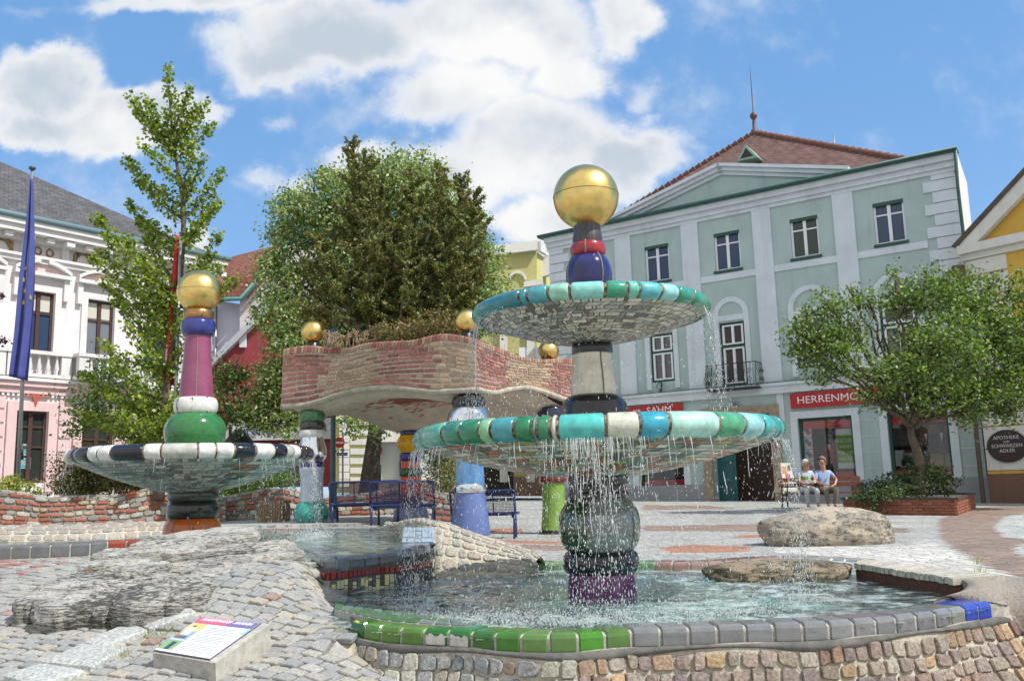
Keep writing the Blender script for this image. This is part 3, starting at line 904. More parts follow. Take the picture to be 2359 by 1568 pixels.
# ---- rocks
def rock_mat(name, c1, c2, c3, strata):
    m = bpy.data.materials.new(name); m.use_nodes = True
    t = N(m.node_tree); b = m.node_tree.nodes['Principled BSDF']
    o = t.n('ShaderNodeTexCoord').outputs['Object']
    s = t.v('MULTIPLY', o, (1, 1, strata))
    n1 = t.noise(s, 3.2, 9, .68)
    n2 = t.noise(t.v('MULTIPLY', o, (1, 1, strata * 1.4)), 13, 8, .7)
    n3 = t.noise(o, 90, 3, .6)
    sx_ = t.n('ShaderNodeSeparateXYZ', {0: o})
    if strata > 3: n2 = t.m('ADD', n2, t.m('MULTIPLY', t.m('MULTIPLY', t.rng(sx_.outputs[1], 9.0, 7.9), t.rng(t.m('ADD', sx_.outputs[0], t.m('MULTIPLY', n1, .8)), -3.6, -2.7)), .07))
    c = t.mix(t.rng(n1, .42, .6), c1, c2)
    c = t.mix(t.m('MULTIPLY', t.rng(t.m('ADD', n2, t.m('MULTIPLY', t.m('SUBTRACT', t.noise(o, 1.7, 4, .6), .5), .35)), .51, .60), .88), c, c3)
    c = t.mix(t.m('MULTIPLY', t.rng(t.noise(t.v('ADD', o, (4, 2, 9)), 4, 6, .7), .6, .72), .6), c, lin(150, 120, 62))if strata > 3 else c
    f = t.rng(n3, .25, .75, .6, 1.3)
    c = t.mix(1., c, t.n('ShaderNodeCombineColor', {0: f, 1: f, 2: f}).outputs[0], 'MULTIPLY')
    t.set(b.inputs['Base Color'], c)
    b.inputs['Roughness'].default_value = .92
    h = t.m('ADD', t.m('MULTIPLY', n2, .8), t.m('MULTIPLY', n3, .2))
    t.set(b.inputs['Normal'], t.n('ShaderNodeBump', {'Height': h, 'Distance': .035 if strata > 3 else .015, 'Strength': .9}).outputs[0])
    return m
mb = MB()
fx = [(-4.85, 8.75), (-4.4, 8.3), (-4.0, 7.95), (-3.57, 7.55), (-3.2, 7.30), (-2.97, 7.28), (-2.8, 7.45), (-2.6, 7.8), (-2.43, 8.25), (-2.1, 8.9), (-1.75, 9.3)]
kx = [(-4.85, 9.0), (-4.4, 9.9), (-4.0, 10.5), (-3.6, 11.0), (-3.1, 11.0), (-2.6, 10.75), (-2.2, 10.4), (-1.9, 10.0), (-1.75, 9.55)]
tx = [(-4.85, -.10), (-4.5, -.02), (-4.2, .07), (-3.9, .19), (-3.5, .29), (-3.0, .30), (-2.6, .26), (-2.3, .18), (-2.0, .09), (-1.75, .0)]
def ip(T, x):
    for k in range(len(T) - 1):
        if T[k][0] <= x <= T[k + 1][0]:
            return lerp(T[k][1], T[k + 1][1], (x - T[k][0]) / (T[k + 1][0] - T[k][0]))
    return T[0][1] if x < T[0][0] else T[-1][1]
def rk(u, v):
    x = -4.85 + 3.1 * u
    yf, yb = ip(fx, x), ip(kx, x)
    zf = zbase(x, yf) - .05
    zt_ = ip(tx, x) + .02
    t = v / .86
    y0_ = yf + (yb - yf) * t
    if t <= 1:
        wob = .55 * (x + 3.3) + 1.0 * noise.noise((x * .9, t * 1.4, 3)) + .5 * math.floor(2.2 * x + 1.3 * math.floor(t * 4)) % 1 + .5 * noise.noise((x * 3.2, t * 3, 8)) + .2 * noise.noise((x * 9, t * 9, 5))
        NSt = 7.0
        k = t * NSt + wob
        fl = math.floor(k); fr_ = k - fl
        hs = .5 + .5 * noise.noise((fl * 5.3, x * .8, 2))
        rise = smooth(fr_ / .13)                        # steep lip at the front of every layer
        T = (fl + rise * .8 + fr_ * .2 - wob) / NSt
        T = max(0, min(1.05, T)) ** .62
        front = smooth(t / .03)
        z = zf + (zt_ - zf) * T + .06 * front * (1 - t) * (.6 + hs * .5)
        z += .028 * (noise.cell(Vector((x * 2.1 + fl * .37, fl, 3))) - .5) * front * (t < .9)
        z += .022 * noise.noise((x * 5, t * 16, 1)) + .012 * noise.noise((x * 17, t * 44, 2)) + .006 * noise.noise((x * 50, t * 110, 7))
        y = y0_ + .10 * (1 - rise) * (fr_ < .13) - .05 * noise.noise((x * 4, fl * 3.1, 6))
        if t < .012: z = zf - .1; y += .05
    else:
        k = (t - 1) / (1 / .86 - 1)
        z = lerp(zt_, -.2, k ** 1.5); y = yb + .25 * k
    edge = min(u, 1 - u)
    if edge < .05: z = lerp(zbase(x, y) - .12, z, smooth(edge / .05))
    return Vector((x + .12 * noise.noise((v * 9, u * 6, 4)) + .02 * noise.noise((v * 60, u * 40, 4)), y, z))
mb.grid(lambda u, v: rk(u, v) - Vector((0, 0, .07)), 240, 200, smooth=True)
gr = random.Random(19)
def slab(c, lx, ly, th, nrm, rot):
    nrm = Vector(nrm).normalized(); ux = Vector((math.cos(rot), math.sin(rot), 0)); ux = (ux - nrm * ux.dot(nrm)).normalized(); uy = nrm.cross(ux)
    sd = gr.random() * 50; n_ = 40; vs = []
    def rad(a):
        return 1 + .30 * noise.noise((math.cos(a) * 1.6 + sd, math.sin(a) * 1.6, sd)) + .14 * noise.noise((math.cos(a) * 5 + sd, math.sin(a) * 5, sd)) + .06 * noise.noise((math.cos(a) * 14, math.sin(a) * 14 + sd, 1))
    rings = [(.0, 1.0), (.35, 1.0), (.7, 1.0), (.93, .97), (1.0, .8), (1.02, .45), (.97, .1), (.85, -.5)]
    for f, h in rings:
        for k in range(n_):
            a = 2 * pi * k / n_; e = (abs(math.cos(a)) ** 3 + abs(math.sin(a)) ** 3) ** (-1 / 3)
            p = Vector(c) + ux * lx * f * rad(a) * e * math.cos(a) + uy * ly * f * rad(a) * e * math.sin(a) + nrm * th * h
            p += nrm * (.022 * noise.noise(p * 4) + .012 * noise.noise(p * 12)) + (ux * noise.noise(p * 9) + uy * noise.noise(p * 8 + Vector((5, 5, 5)))) * .014
            vs.append(p)
    mb.add(vs, [(r * n_ + k, r * n_ + (k + 1) % n_, (r + 1) * n_ + (k + 1) % n_, (r + 1) * n_ + k) for r in range(len(rings) - 1) for k in range(n_)], None, False)
dy_ = lambda Y: 10.35 - (Y - 1226) / 190 * 2.95
for X0, X1, Y0, Y1, th in ((360, 610, 1226, 1256, .16), (300, 470, 1240, 1268, .15), (240, 480, 1258, 1290, .17), (430, 690, 1254, 1288, .16), (360, 690, 1282, 1316, .17), (190, 375, 1286, 1314, .15), (380, 640, 1300, 1330, .16), (150, 280, 1316, 1340, .14), (275, 400, 1300, 1342, .20), (380, 560, 1322, 1352, .18),
                           (100, 275, 1338, 1376, .17), (165, 390, 1332, 1366, .16), (360, 520, 1344, 1380, .2), (62, 170, 1360, 1394, .16), (110, 280, 1372, 1408, .18), (262, 420, 1362, 1412, .24), (330, 500, 1366, 1404, .22), (200, 330, 1384, 1414, .15)):
    Ym = Y0 + (Y1 - Y0) * .35
    d_ = dy_(Y1) + .16
    c_ = at((X0 + X1) / 2, Ym, d_); hw_ = (X1 - X0) / 2 * d_ / FPX
    slab(c_ - Vector((0, 0, th * .72)), hw_ * .88, .30 + .12 * gr.random(), th, (-.05 + gr.gauss(0, .04), -.10 + gr.gauss(0, .05), 1), gr.gauss(.06, .06))
    for _ in range(3):
        e_ = c_ + Vector((gr.uniform(-.7, .7) * hw_, gr.uniform(-.12, .2), -.03))
        slab(e_ - Vector((0, 0, .05)), hw_ * gr.uniform(.2, .5), gr.uniform(.10, .2), gr.uniform(.055, .09), (gr.gauss(-.05, .08), gr.gauss(-.1, .08), 1), gr.gauss(.1, .12))
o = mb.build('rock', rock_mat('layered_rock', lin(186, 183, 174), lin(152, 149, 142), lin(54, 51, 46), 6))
tag(o, 'large layered grey rock slab with dark crevices in front of the upper pool', 'rock')
def boulder(name, c, sx, sy, sz, m, lab, seed, flat=0, rz=0):
    bm = bmesh.new(); bmesh.ops.create_icosphere(bm, subdivisions=6, radius=1)
    for v in bm.verts:
        p = v.co.copy()
        e = 3.2
        k = (abs(p.x) ** e + abs(p.y) ** e + abs(p.z) ** e) ** (-1 / e)
        p = p * lerp(1, k, .28)
        d = .13 * noise.noise(p * 1.3 + Vector((seed, 0, 0))) + .05 * noise.noise(p * 3.5 + Vector((0, seed, 0))) + .016 * noise.noise(p * 11) + .008 * noise.noise(p * 30)
        p = p * (1 + d)
        v.co = Vector((p.x * sx, p.y * sy, p.z * sz))
        if flat and p.z > .3: v.co.z = sz * (.3 + (p.z - .3) * (1 - flat))
        v.co.rotate(Matrix.Rotation(rz, 3, 'Z'))
    me = bpy.data.meshes.new(name); bm.to_mesh(me); bm.free()
    for p in me.polygons: p.use_smooth = True
    me.materials.append(m)
    o = bpy.data.objects.new(name, me); COL.objects.link(o); o.location = c
    tag(o, lab, 'boulder'); return o
pb = ong(1922, 1256)
boulder('boulder', pb + Vector((.07, .45, .165)), .95, .55, .355, rock_mat('boulder_stone', lin(170, 159, 140), lin(136, 130, 119), lin(92, 88, 82), 1.3), 'big rounded grey boulder lying on the paving before the couple on the bench', 3.3)
pb = onz(1800, 1338, W)
boulder('boulder', pb + Vector((.03, .32, .07)), .70, .44, .165, rock_mat('wet_boulder_stone', lin(150, 134, 112), lin(112, 102, 86), lin(60, 54, 42), 1.3), 'flat brown boulder lying half in the lower pool', 7.7, .45, -.1)
# ================================================================ FOUNTAINS
def proj(p):
    q = Vector(p) - CAM
    d = q.dot(FW)
    return 1179 + FPX * q.dot(RT) / d, 784 - FPX * q.dot(UP) / d, d
def zof(ax, Y):
    lo, hi = -1.5, 9.
    for _ in range(40):
        m_ = (lo + hi) / 2
        if proj((ax.x, ax.y, m_))[1] > Y: lo = m_
        else: hi = m_
    return lo
def rof(ax, px, Y):
    return px * proj((ax.x, ax.y, zof(ax, Y)))[2] / FPX
M_GLZ = mat('ceramic_glaze', None, .15, ns=9, na=.26, bump=.003, bs=9, coat=.4)
M_GOLD = mat('gold_leaf', (.80, .58, .20), .3, 1., ns=9, na=.14, bump=.0012, bs=26)
M_CHROME = mat('mirror_steel', (.78, .80, .82), .05, 1., bump=.004, bs=7)
M_BRONZE = mat('bronze_glaze', (.42, .24, .10), .28, .9, ns=12, na=.2, bump=.002)
M_STREAK = None
def streak_mat(name, c1, c2, lo=.45, hi=.6, rough=.2, sc_=(9, 9, 1.2), nscale=1.0):
    """vertical runs of a second glaze colour over the first"""
    m = bpy.data.materials.new(name); m.use_nodes = True
    t = N(m.node_tree); b = m.node_tree.nodes['Principled BSDF']
    o = t.n('ShaderNodeTexCoord').outputs['Object']
    nz = t.noise(t.v('MULTIPLY', o, sc_), nscale, 5, .65)
    c = t.mix(t.rng(nz, lo, hi), c1, c2)
    f = t.rng(t.noise(o, 14, 5), .25, .75, .86, 1.12)
    c = t.mix(1., c, t.n('ShaderNodeCombineColor', {0: f, 1: f, 2: f}).outputs[0], 'MULTIPLY')
    t.set(b.inputs['Base Color'], c)
    b.inputs['Roughness'].default_value = rough
    b.inputs['Coat Weight'].default_value = .3
    t.set(b.inputs['Normal'], t.n('ShaderNodeBump', {'Height': nz, 'Distance': .004}).outputs[0])
    return m
def torus_prof(r0, R, z0, z1, n=14):
    """bulging ring profile between z0 and z1"""
    out = []
    for k in range(n + 1):
        a = pi * k / n
        out.append((r0 + (R - r0) * math.sin(a) ** .8, z0 + (z1 - z0) * (1 - math.cos(a)) / 2))
    return out
def smooth_prof(P, n=8):
    Q = resample([Vector((r, z, 0)) for r, z in P], max(1e-3, (abs(P[-1][1] - P[0][1]) / (n * max(1, len(P) - 1)))))
    return [(max(.001, q.x), q.y) for q in Q]
def elem(root, name, ax, rows, m, col=None, bulge=False, seg=48, seam=None, colf=None, facets=None):
    """rows: list of (pixel y, pixel half-width) bottom->top"""
    pr = [(rof(ax, r, Y), zof(ax, Y)) for Y, r in rows]
    if bulge:
        pr = torus_prof(pr[0][0], pr[1][0], pr[0][1], pr[-1][1])
    elif len(pr) > 2:
        pr = smooth_prof(pr)
    mb = MB()
    prof = [(.001, pr[0][1])] + pr + [(.001, pr[-1][1])]
    j = None
    if facets: j = lambda a, z: .012 * math.cos(a * facets)
    mb.lathe(ax, prof, seg, col, True, colf=colf, jit=j)
    o = mb.build(name, m, root)
    if seam is not None:                                       # grout seams running up the piece
        for a in seam:
            sb = MB()
            pts = [Vector((ax.x + r * 1.004 * math.cos(a), ax.y + r * 1.004 * math.sin(a), z)) for r, z in pr]
            sb.tube(pts, .0085, 5, None)
            sb.build('seam', mat('seam_grout', lin(128, 120, 110), .9, ns=40, na=.25), o)
    return o
def bowl(root, ax, Rpx, Yc, thick, Yneck, rneck, tiles, mosaic, name, seed, wav=.0):
    """saucer: tiled rim, mosaic underside, shallow inside. Yc: pixel y of the rim's mid height on the axis, thick in px"""
    R = rof(ax, Rpx, Yc); zc = zof(ax, Yc); th = thick * R / Rpx
    zn = zof(ax, Yneck); rn = rof(ax, rneck, Yneck)
    g = random.Random(seed)
    zb = zc - th * .5
    wv = lambda a: wav * (math.sin(a * 3 + seed) + .6 * math.sin(a * 5 + 2))
    # underside bed + interior
    mb = MB()
    ri = R - th * .75
    und = lambda t: (lerp(rn, ri + .02, t ** 1.0), lerp(zn, zb + .01, t + .13 * math.sin(t * pi) * -.8))
    prof = [und(k / 12) for k in range(13)] + [(ri, zc + th * .2), (ri - .05, zc + th * .1), (rn, zc - th * .4)]
    mb.lathe(ax, prof, 72, None, True)
    body = mb.build(name, mat('bowl_grout', lin(134, 130, 118), .8, ns=25, na=.35, bump=.003), root)
    # mosaic underside tiles
    mt = MB()
    rows = 15
    for r in range(rows):
        t0, t1 = (r + .06) / rows, (r + .94) / rows
        rr, _ = und((t0 + t1) / 2)
        a = g.random()
        end = a + 2 * pi
        while a < end:
            wdt = g.choice([.05, .075, .10, .14, .2]) * (R / 1.7) / max(rr, .25)
            a1 = min(a + wdt, end)
            col = jit(mosaic(a, r / rows, g), .16, g)
            q = []
            for aa, tt in ((a + .006 / rr, t0), (a1 - .006 / rr, t0), (a1 - .006 / rr, t1), (a + .006 / rr, t1)):
                if r % 2: aa += .05 * (tt - t0) * rows
                rad, z = und(tt)
                rad += .004
                q.append(Vector((ax.x + rad * math.cos(aa), ax.y + rad * math.sin(aa), z - .005)))
            mt.add(q, [(0, 1, 2, 3)], col)
            a = a1
    mt.build('mosaic', M_TILED2, body)
    # rim tiles
    rb, gb = MB(), MB()
    np_ = 12
    def sect(k, ins=0.):
        a = -pi * .5 + pi * 1.28 * k / np_
        e = 1.0
        return (R - th * .55 + (th * .55 - ins) * math.cos(a) ** 1 , zc + (th * .5 - ins) * math.sin(a))
    A0 = 0
    for (a0, a1, col) in tiles:
        gp = .012 / R
        b0, b1 = a0 + gp, a1 - gp
        m_ = max(2, int((b1 - b0) / .05))
        stn = [(b0, .014), (b0 + .006 / R, .004), (b0 + .014 / R, 0)] + [(lerp(b0, b1, k / m_), 0) for k in range(1, m_)] + [(b1 - .014 / R, 0), (b1 - .006 / R, .004), (b1, .014)]
        dr = (g.random() - .5) * .014; col = tuple(x * .86 for x in col)
        vs = []
        for a, ins in stn:
            for k in range(np_ + 1):
                r_, z = sect(k, ins)
                vs.append((ax.x + (r_ + dr) * math.cos(a), ax.y + (r_ + dr) * math.sin(a), z + wv(a)))
        n1 = np_ + 1
        rb.add(vs, [(i * n1 + k, (i + 1) * n1 + k, (i + 1) * n1 + k + 1, i * n1 + k + 1) for i in range(len(stn) - 1) for k in range(np_)], col, True)
    vs = []
    for i in range(96):
        a = 2 * pi * i / 96
        for k in range(np_ + 1):
            r_, z = sect(k, .016)
            vs.append((ax.x + r_ * math.cos(a), ax.y + r_ * math.sin(a), z + wv(a)))
    n1 = np_ + 1
    gb.add(vs, [(i * n1 + k, ((i + 1) % 96) * n1 + k, ((i + 1) % 96) * n1 + k + 1, i * n1 + k + 1) for i in range(96) for k in range(np_)], None, True)
    gb.build('rim_grout', mat('rim_grout', lin(150, 138, 116), .8, ns=30, na=.5, col2=lin(70, 52, 38)), body)
    rb.build('rim', M_GLZ2, body)
    return R, zb, zc
M_TILED2 = mat('mosaic_tile', None, .3, ns=20, na=.22)
M_GLZ2 = mat('rim_glaze', None, .17, ns=11, na=.24, bump=.003, bs=16, coat=.35)
def front_tiles(ax, Rpx, Yc, pxs, back, seed):
    """tiles listed by the pixel x of their joints along the visible front; the hidden back continues with colours from `back`"""
    cx = proj((ax.x, ax.y, zof(ax, Yc)))[0]
    g = random.Random(seed)
    out = []
    R = rof(ax, Rpx, Yc)
    base = math.atan2(-ax.y, -ax.x)            # direction towards the camera
    def ang(X):
        # angle on the front half whose projection is X (bisect)
        lo, hi = -pi / 2 - .0, pi / 2 + .0
        z = zof(ax, Yc)
        for _ in range(40):
            m_ = (lo + hi) / 2
            a = base + m_
            if proj((ax.x + R * math.cos(a), ax.y + R * math.sin(a), z))[0] < X: lo = m_
            else: hi = m_
        return base + (lo + hi) / 2
    A = [ang(x) for x, c in pxs]
    for k in range(len(pxs) - 1):
        out.append((A[k], A[k + 1], pxs[k][1]))
    a = A[-1]; end = A[0] + 2 * pi
    while a < end - .02:
        a1 = min(end, a + .12 + .2 * g.random())
        if end - a1 < .1: a1 = end
        out.append((a, a1, g.choice(back)))
        a = a1
    return out
RIMK = .86
TEAL, TURQ, MINT, GREEN, PALEG, CREAM, CYAN, DTEAL = lin(70, 158, 152), lin(86, 196, 190), lin(176, 222, 208), lin(44, 130, 96), lin(140, 194, 150), lin(208, 210, 194), lin(58, 164, 188), lin(48, 120, 128)
PBLUE = lin(150, 204, 208)
# ---- main fountain
mf = thing('fountain', AX, 'tallest fountain with two turquoise tiled saucers stacked on a ceramic column under a gold ball', 'fountain')
C1 = Vector((AX.x, AX.y, 0))
elem(mf, 'base_drum', C1, [(1385, 80), (1350, 78), (1316, 75)], streak_mat('purple_glaze', lin(92, 34, 92), lin(120, 62, 116), .5, .7))
elem(mf, 'black_ring', C1, [(1318, 74), (1293, 88), (1268, 74)], M_GLZ, lin(26, 32, 38), bulge=True)
def ballc(a, i):
    d = (a - math.atan2(-C1.y, -C1.x) + pi) % (2 * pi) - pi
    return lin(48, 78, 46) if -1.5 < d < -.28 else lin(124, 132, 128)
elem(mf, 'ball', C1, [(1272, 66), (1262, 80), (1240, 91), (1210, 94), (1180, 90), (1158, 78), (1146, 68)], mat('grey_glaze', None, .09, ns=5, na=.12, bump=.002, bs=6, coat=.5, spec=.7), None, colf=ballc, seam=[math.atan2(-C1.y, -C1.x) - .28, math.atan2(-C1.y, -C1.x) + .95])
elem(mf, 'dark_neck', C1, [(1150, 69), (1135, 70), (1132, 67), (1118, 67), (1114, 70), (1094, 70)], streak_mat('dark_neck_glaze', lin(38, 32, 28), lin(74, 58, 46), .5, .7))
fr_tiles = front_tiles(C1, 422, 1006, [(964, lin(96, 176, 152)), (1012, lin(62, 140, 116)), (1052, lin(48, 132, 92)), (1098, PALEG), (1126, lin(74, 156, 164)), (1180, lin(40, 128, 88)), (1222, lin(78, 140, 128)), (1234, lin(56, 136, 96)), (1264, lin(196, 196, 184)), (1281, TURQ), (1396, CREAM), (1476, CYAN), (1546, MINT), (1662, lin(84, 164, 122)), (1722, PBLUE), (1765, lin(76, 176, 172)), (1792, lin(40, 150, 158)), (1802, TURQ)],
                       [TEAL, GREEN, MINT, TURQ, PALEG], 4)
MOS1 = [lin(216, 212, 192), lin(206, 206, 190), lin(196, 112, 78), lin(182, 166, 84), lin(92, 128, 110), lin(84, 84, 76), lin(160, 142, 112), lin(190, 192, 178), lin(216, 210, 190), lin(176, 92, 76), lin(150, 136, 112), lin(206, 200, 184)]
MAIN_LOW = bowl(mf, C1, 422, 1006, 50, 1098, 84, fr_tiles, lambda a, t, g: g.choice(MOS1), 'lower_bowl', 3, .006)
elem(mf, 'black_dome', C1, [(975, 80), (950, 77), (928, 72), (915, 62), (908, 48)], M_GLZ, lin(30, 28, 30))
wc = streak_mat('white_glaze', lin(222, 214, 196), lin(200, 188, 164), .5, .68, .3)
elem(mf, 'white_cone', C1, [(912, 53), (890, 54), (862, 51), (835, 46), (816, 46)], wc, seam=[math.atan2(-C1.y, -C1.x) + .42])
elem(mf, 'collar', C1, [(824, 38), (806, 47), (788, 38)], streak_mat('black_white_glaze', lin(30, 31, 34), lin(150, 144, 130), .62, .7, .2, (14, 14, .6)), bulge=True)
up_tiles = front_tiles(C1, 273, 722, [(1099, lin(52, 132, 144)), (1192, lin(58, 150, 160)), (1210, lin(84, 168, 178)), (1259, lin(150, 206, 184)), (1310, lin(142, 214, 206)), (1395, lin(60, 156, 124)), (1447, lin(110, 196, 176)), (1476, lin(96, 188, 198)), (1528, lin(150, 208, 210)), (1568, lin(52, 150, 124)), (1604, lin(54, 154, 122)), (1640, TEAL)], [TEAL, GREEN, PBLUE, TURQ], 8)
MOS2 = [lin(212, 208, 190), lin(196, 196, 184), lin(160, 168, 166), lin(150, 154, 150), lin(222, 218, 202), lin(116, 118, 116), lin(196, 204, 200), lin(214, 214, 204)]
MAIN_UP = bowl(mf, C1, 273, 722, 36, 792, 44, up_tiles, lambda a, t, g: g.choice(MOS2), 'upper_bowl', 5)
elem(mf, 'blue_ball', C1, [(692, 38), (672, 46), (650, 52), (630, 53), (610, 49), (594, 40), (588, 32)], mat('cobalt_glaze', lin(28, 30, 92), .12, ns=7, na=.35, bump=.003, bs=8, coat=.5), seam=[math.atan2(-C1.y, -C1.x) + .62, math.atan2(-C1.y, -C1.x) - 1.1])
elem(mf, 'red_ring', C1, [(592, 30), (576, 41), (560, 30)], mat('red_glaze', lin(150, 36, 42), .16, ns=8, na=.25, bump=.003, coat=.4), bulge=True, seam=[math.atan2(-C1.y, -C1.x) - .15])
elem(mf, 'dark_neck', C1, [(562, 35), (548, 34), (530, 31), (512, 31)], streak_mat('charcoal_glaze', lin(52, 48, 50), lin(78, 72, 72), .45, .65, .4, (20, 20, .5)))
def goldball(root, ax, Y, r, name='gold_ball', seam=True):
    z = zof(ax, Y); R = rof(ax, r, Y)
    mb = MB()
    mb.lathe(ax, [(max(.001, R * math.cos(t)), z + R * math.sin(t)) for t in [(-pi / 2 + pi * k / 40) for k in range(41)]], 64)
    o = mb.build(name, M_GOLD, root)
    if seam:
        mb = MB()
        mb.tube([(ax.x + R * 1.0 * math.cos(a), ax.y + R * 1.0 * math.sin(a), z + .03 * R) for a in [2 * pi * k / 64 for k in range(65)]], R * .012, 5)
        mb.build('seam', mat('gold_seam', (.25, .15, .06), .5, .6), o)
    return o
goldball(mf, C1, 455, 75)
# ---- left fountain
lf = thing('fountain', AL, 'left fountain with a black and white tiled saucer, purple shaft and gold ball', 'fountain')
C2 = Vector((AL.x, AL.y, 0))
vb = math.atan2(-C2.y, -C2.x)
elem(lf, 'base_ring', C2, [(1268, 46), (1235, 65), (1192, 46)], streak_mat('orange_glaze', lin(190, 92, 22), lin(60, 34, 18), .62, .7, .14, (7, 7, .8)), bulge=True, seam=[vb - .1, vb + .5, vb - .7])
elem(lf, 'black_ring', C2, [(1196, 46), (1175, 58), (1152, 46)], M_GLZ, lin(32, 30, 26), bulge=True)
elem(lf, 'dark_ring', C2, [(1156, 44), (1142, 57), (1124, 48)], M_GLZ, lin(52, 54, 48), bulge=True)
BL, WH, GYW = lin(22, 26, 40), lin(222, 222, 218), lin(184, 184, 174)
lt = front_tiles(C2, 271, 1050, [(167, lin(40, 36, 36)), (197, WH), (220, WH), (251, BL), (327, WH), (369, GYW), (456, WH), (499, WH), (543, BL), (592, WH), (636, BL), (664, GYW), (680, WH), (696, lin(54, 44, 42)), (709, WH)], [BL, WH, WH, GYW], 6)
MOS3 = [lin(150, 156, 152), lin(170, 174, 168), lin(132, 138, 138), lin(190, 188, 178), lin(110, 116, 118), lin(160, 164, 156)]
def mos3(a, t, g):
    d = (a - vb + pi) % (2 * pi) - pi
    if .35 < d < .62 and g.random() < .6: return g.choice([lin(160, 92, 58), lin(130, 84, 60), lin(64, 60, 56)])
    return g.choice(MOS3)
LEFT_B = bowl(lf, C2, 271, 1050, 33, 1132, 54, lt, mos3, 'bowl', 7)
elem(lf, 'green_ball', C2, [(1046, 50), (1028, 62), (1005, 68), (985, 68), (966, 60), (952, 44)], streak_mat('green_drip_glaze', lin(50, 112, 62), lin(206, 210, 200), .70, .76, .12, (6, 6, .7)), seam=None)
elem(lf, 'white_ring', C2, [(954, 38), (936, 49), (916, 36)], streak_mat('white_black_drip', lin(214, 212, 206), lin(40, 38, 38), .60, .68, .18, (8, 8, .7)), bulge=True)
elem(lf, 'purple_shaft', C2, [(920, 37), (890, 36.5), (850, 33), (810, 30.5), (770, 28)], mat('plum_glaze', lin(138, 70, 100), .3, ns=5, na=.12, bump=.002, bs=12, coat=.2), seam=[vb - .02])
elem(lf, 'blue_ring', C2, [(774, 28), (756, 39), (736, 28)], mat('cobalt_glaze2', lin(46, 52, 120), .14, ns=8, na=.2, coat=.4), bulge=True)
elem(lf, 'bronze_ring', C2, [(739, 25), (726, 34.5), (713, 25)], M_BRONZE, bulge=True, seam=[vb + .3])
goldball(lf, C2, 672, 49.5)

# ---- falling water: threads and drops, one object to each saucer
def spray_mat():
    m = bpy.data.materials.new('water_drops'); m.use_nodes = True
    b = m.node_tree.nodes['Principled BSDF']
    b.inputs['Base Color'].default_value = (.93, .96, .97, 1)
    b.inputs['Roughness'].default_value = .08
    b.inputs['IOR'].default_value = 1.33
    b.inputs['Transmission Weight'].default_value = .55
    b.inputs['Specular IOR Level'].default_value = .9
    return m
M_DROP = spray_mat()
OCT = [(0, 0, 1), (1, 0, 0), (0, 1, 0), (-1, 0, 0), (0, -1, 0), (0, 0, -1)]
OCF = [(0, 1, 2), (0, 2, 3), (0, 3, 4), (0, 4, 1), (5, 2, 1), (5, 3, 2), (5, 4, 3), (5, 1, 4)]
def drop(mb, p, r, st):
    mb.add([(p[0] + o[0] * r, p[1] + o[1] * r, p[2] + o[2] * r * st) for o in OCT], OCF, None, True)
def falls(name, ax, R, zt, zlow, specs, lab, seed, extra=None):
    """specs: list of (angle from camera direction, spread, number of drops, threads, reach 0..1)"""
    g = random.Random(seed); mb = MB()
    base = math.atan2(-ax.y, -ax.x)
    for a0, sp_, nd, nt, reach in specs:
        for _ in range(int(nt * 2.2)):
            a = base + a0 + g.gauss(0, sp_)
            rr = R + g.uniform(-.02, .02)
            L = g.uniform(.12, .85) * (zt - zlow) * reach
            pts = []
            n = max(4, int(L / .05))
            ph = g.random() * 9
            dx = g.gauss(0, .02)
            for k in range(n + 1):
                f = k / n
                wob = L * (.016 * f * math.sin(ph + f * L * 9) + .008 * math.sin(ph * 2 + f * L * 24) * f) + dx * f
                aa = a + wob / rr
                r2 = rr + .05 * f ** .5 + .02 * math.sin(ph + f * 7) * f
                pts.append((ax.x + r2 * math.cos(aa), ax.y + r2 * math.sin(aa), zt - L * f))
            k0 = 0
            while k0 < n:
                k1 = min(n, k0 + g.randint(1, 4))
                w0 = g.uniform(.0010, .0032)
                if k1 - k0 >= 1: mb.tube(pts[k0:k1 + 1], [w0 * g.uniform(.5, 1.2) for _ in range(k1 - k0 + 1)], 4)
                k0 = k1 + (g.randint(0, 1) if k1 < n * .25 else g.randint(1, 4))
        for _ in range(int(nd * 1.35)):
            f = g.random() ** .8
            a = base + a0 + g.gauss(0, sp_ * (1 + .5 * f))
            r2 = R + .03 + .10 * f ** .5 * g.uniform(.2, 1.3) + g.gauss(0, .05) * f
            z = zt - (zt - zlow) * f
            drop(mb, (ax.x + r2 * math.cos(a), ax.y + r2 * math.sin(a), z), g.uniform(.0011, .0035) * (1.5 if g.random() < .12 else 1), g.uniform(1.6, 3.2) + 6 * f * g.random() ** 2)
    if extra: extra(mb, g)
    o = mb.build(name, M_DROP)
    tag(o, lab, 'water', kind='stuff')
R1, zb1, zc1 = MAIN_LOW
def splash(mb, g):
    base = math.atan2(-C1.y, -C1.x)
    for _ in range(6500):                                    # splash crown where the curtain meets the pool
        a = base + g.gauss(-.05, .55) if g.random() < .75 else base + g.uniform(-2.4, 2.4)
        r = R1 + .12 + g.gauss(0, .16)
        h = abs(g.gauss(0, .045)) * (1.3 if abs(a - base) < .5 else .7)
        drop(mb, (C1.x + r * math.cos(a), C1.y + r * math.sin(a), W + .01 + h), g.uniform(.0016, .0055), g.uniform(.8, 1.4))
    for _ in range(1500):                                    # ring of fine spray round the column's foot
        a = g.uniform(0, 2 * pi); r = g.uniform(.35, 1.6)
        drop(mb, (C1.x + r * math.cos(a), C1.y + r * math.sin(a), W + .005 + abs(g.gauss(0, .03))), g.uniform(.002, .005), 1)
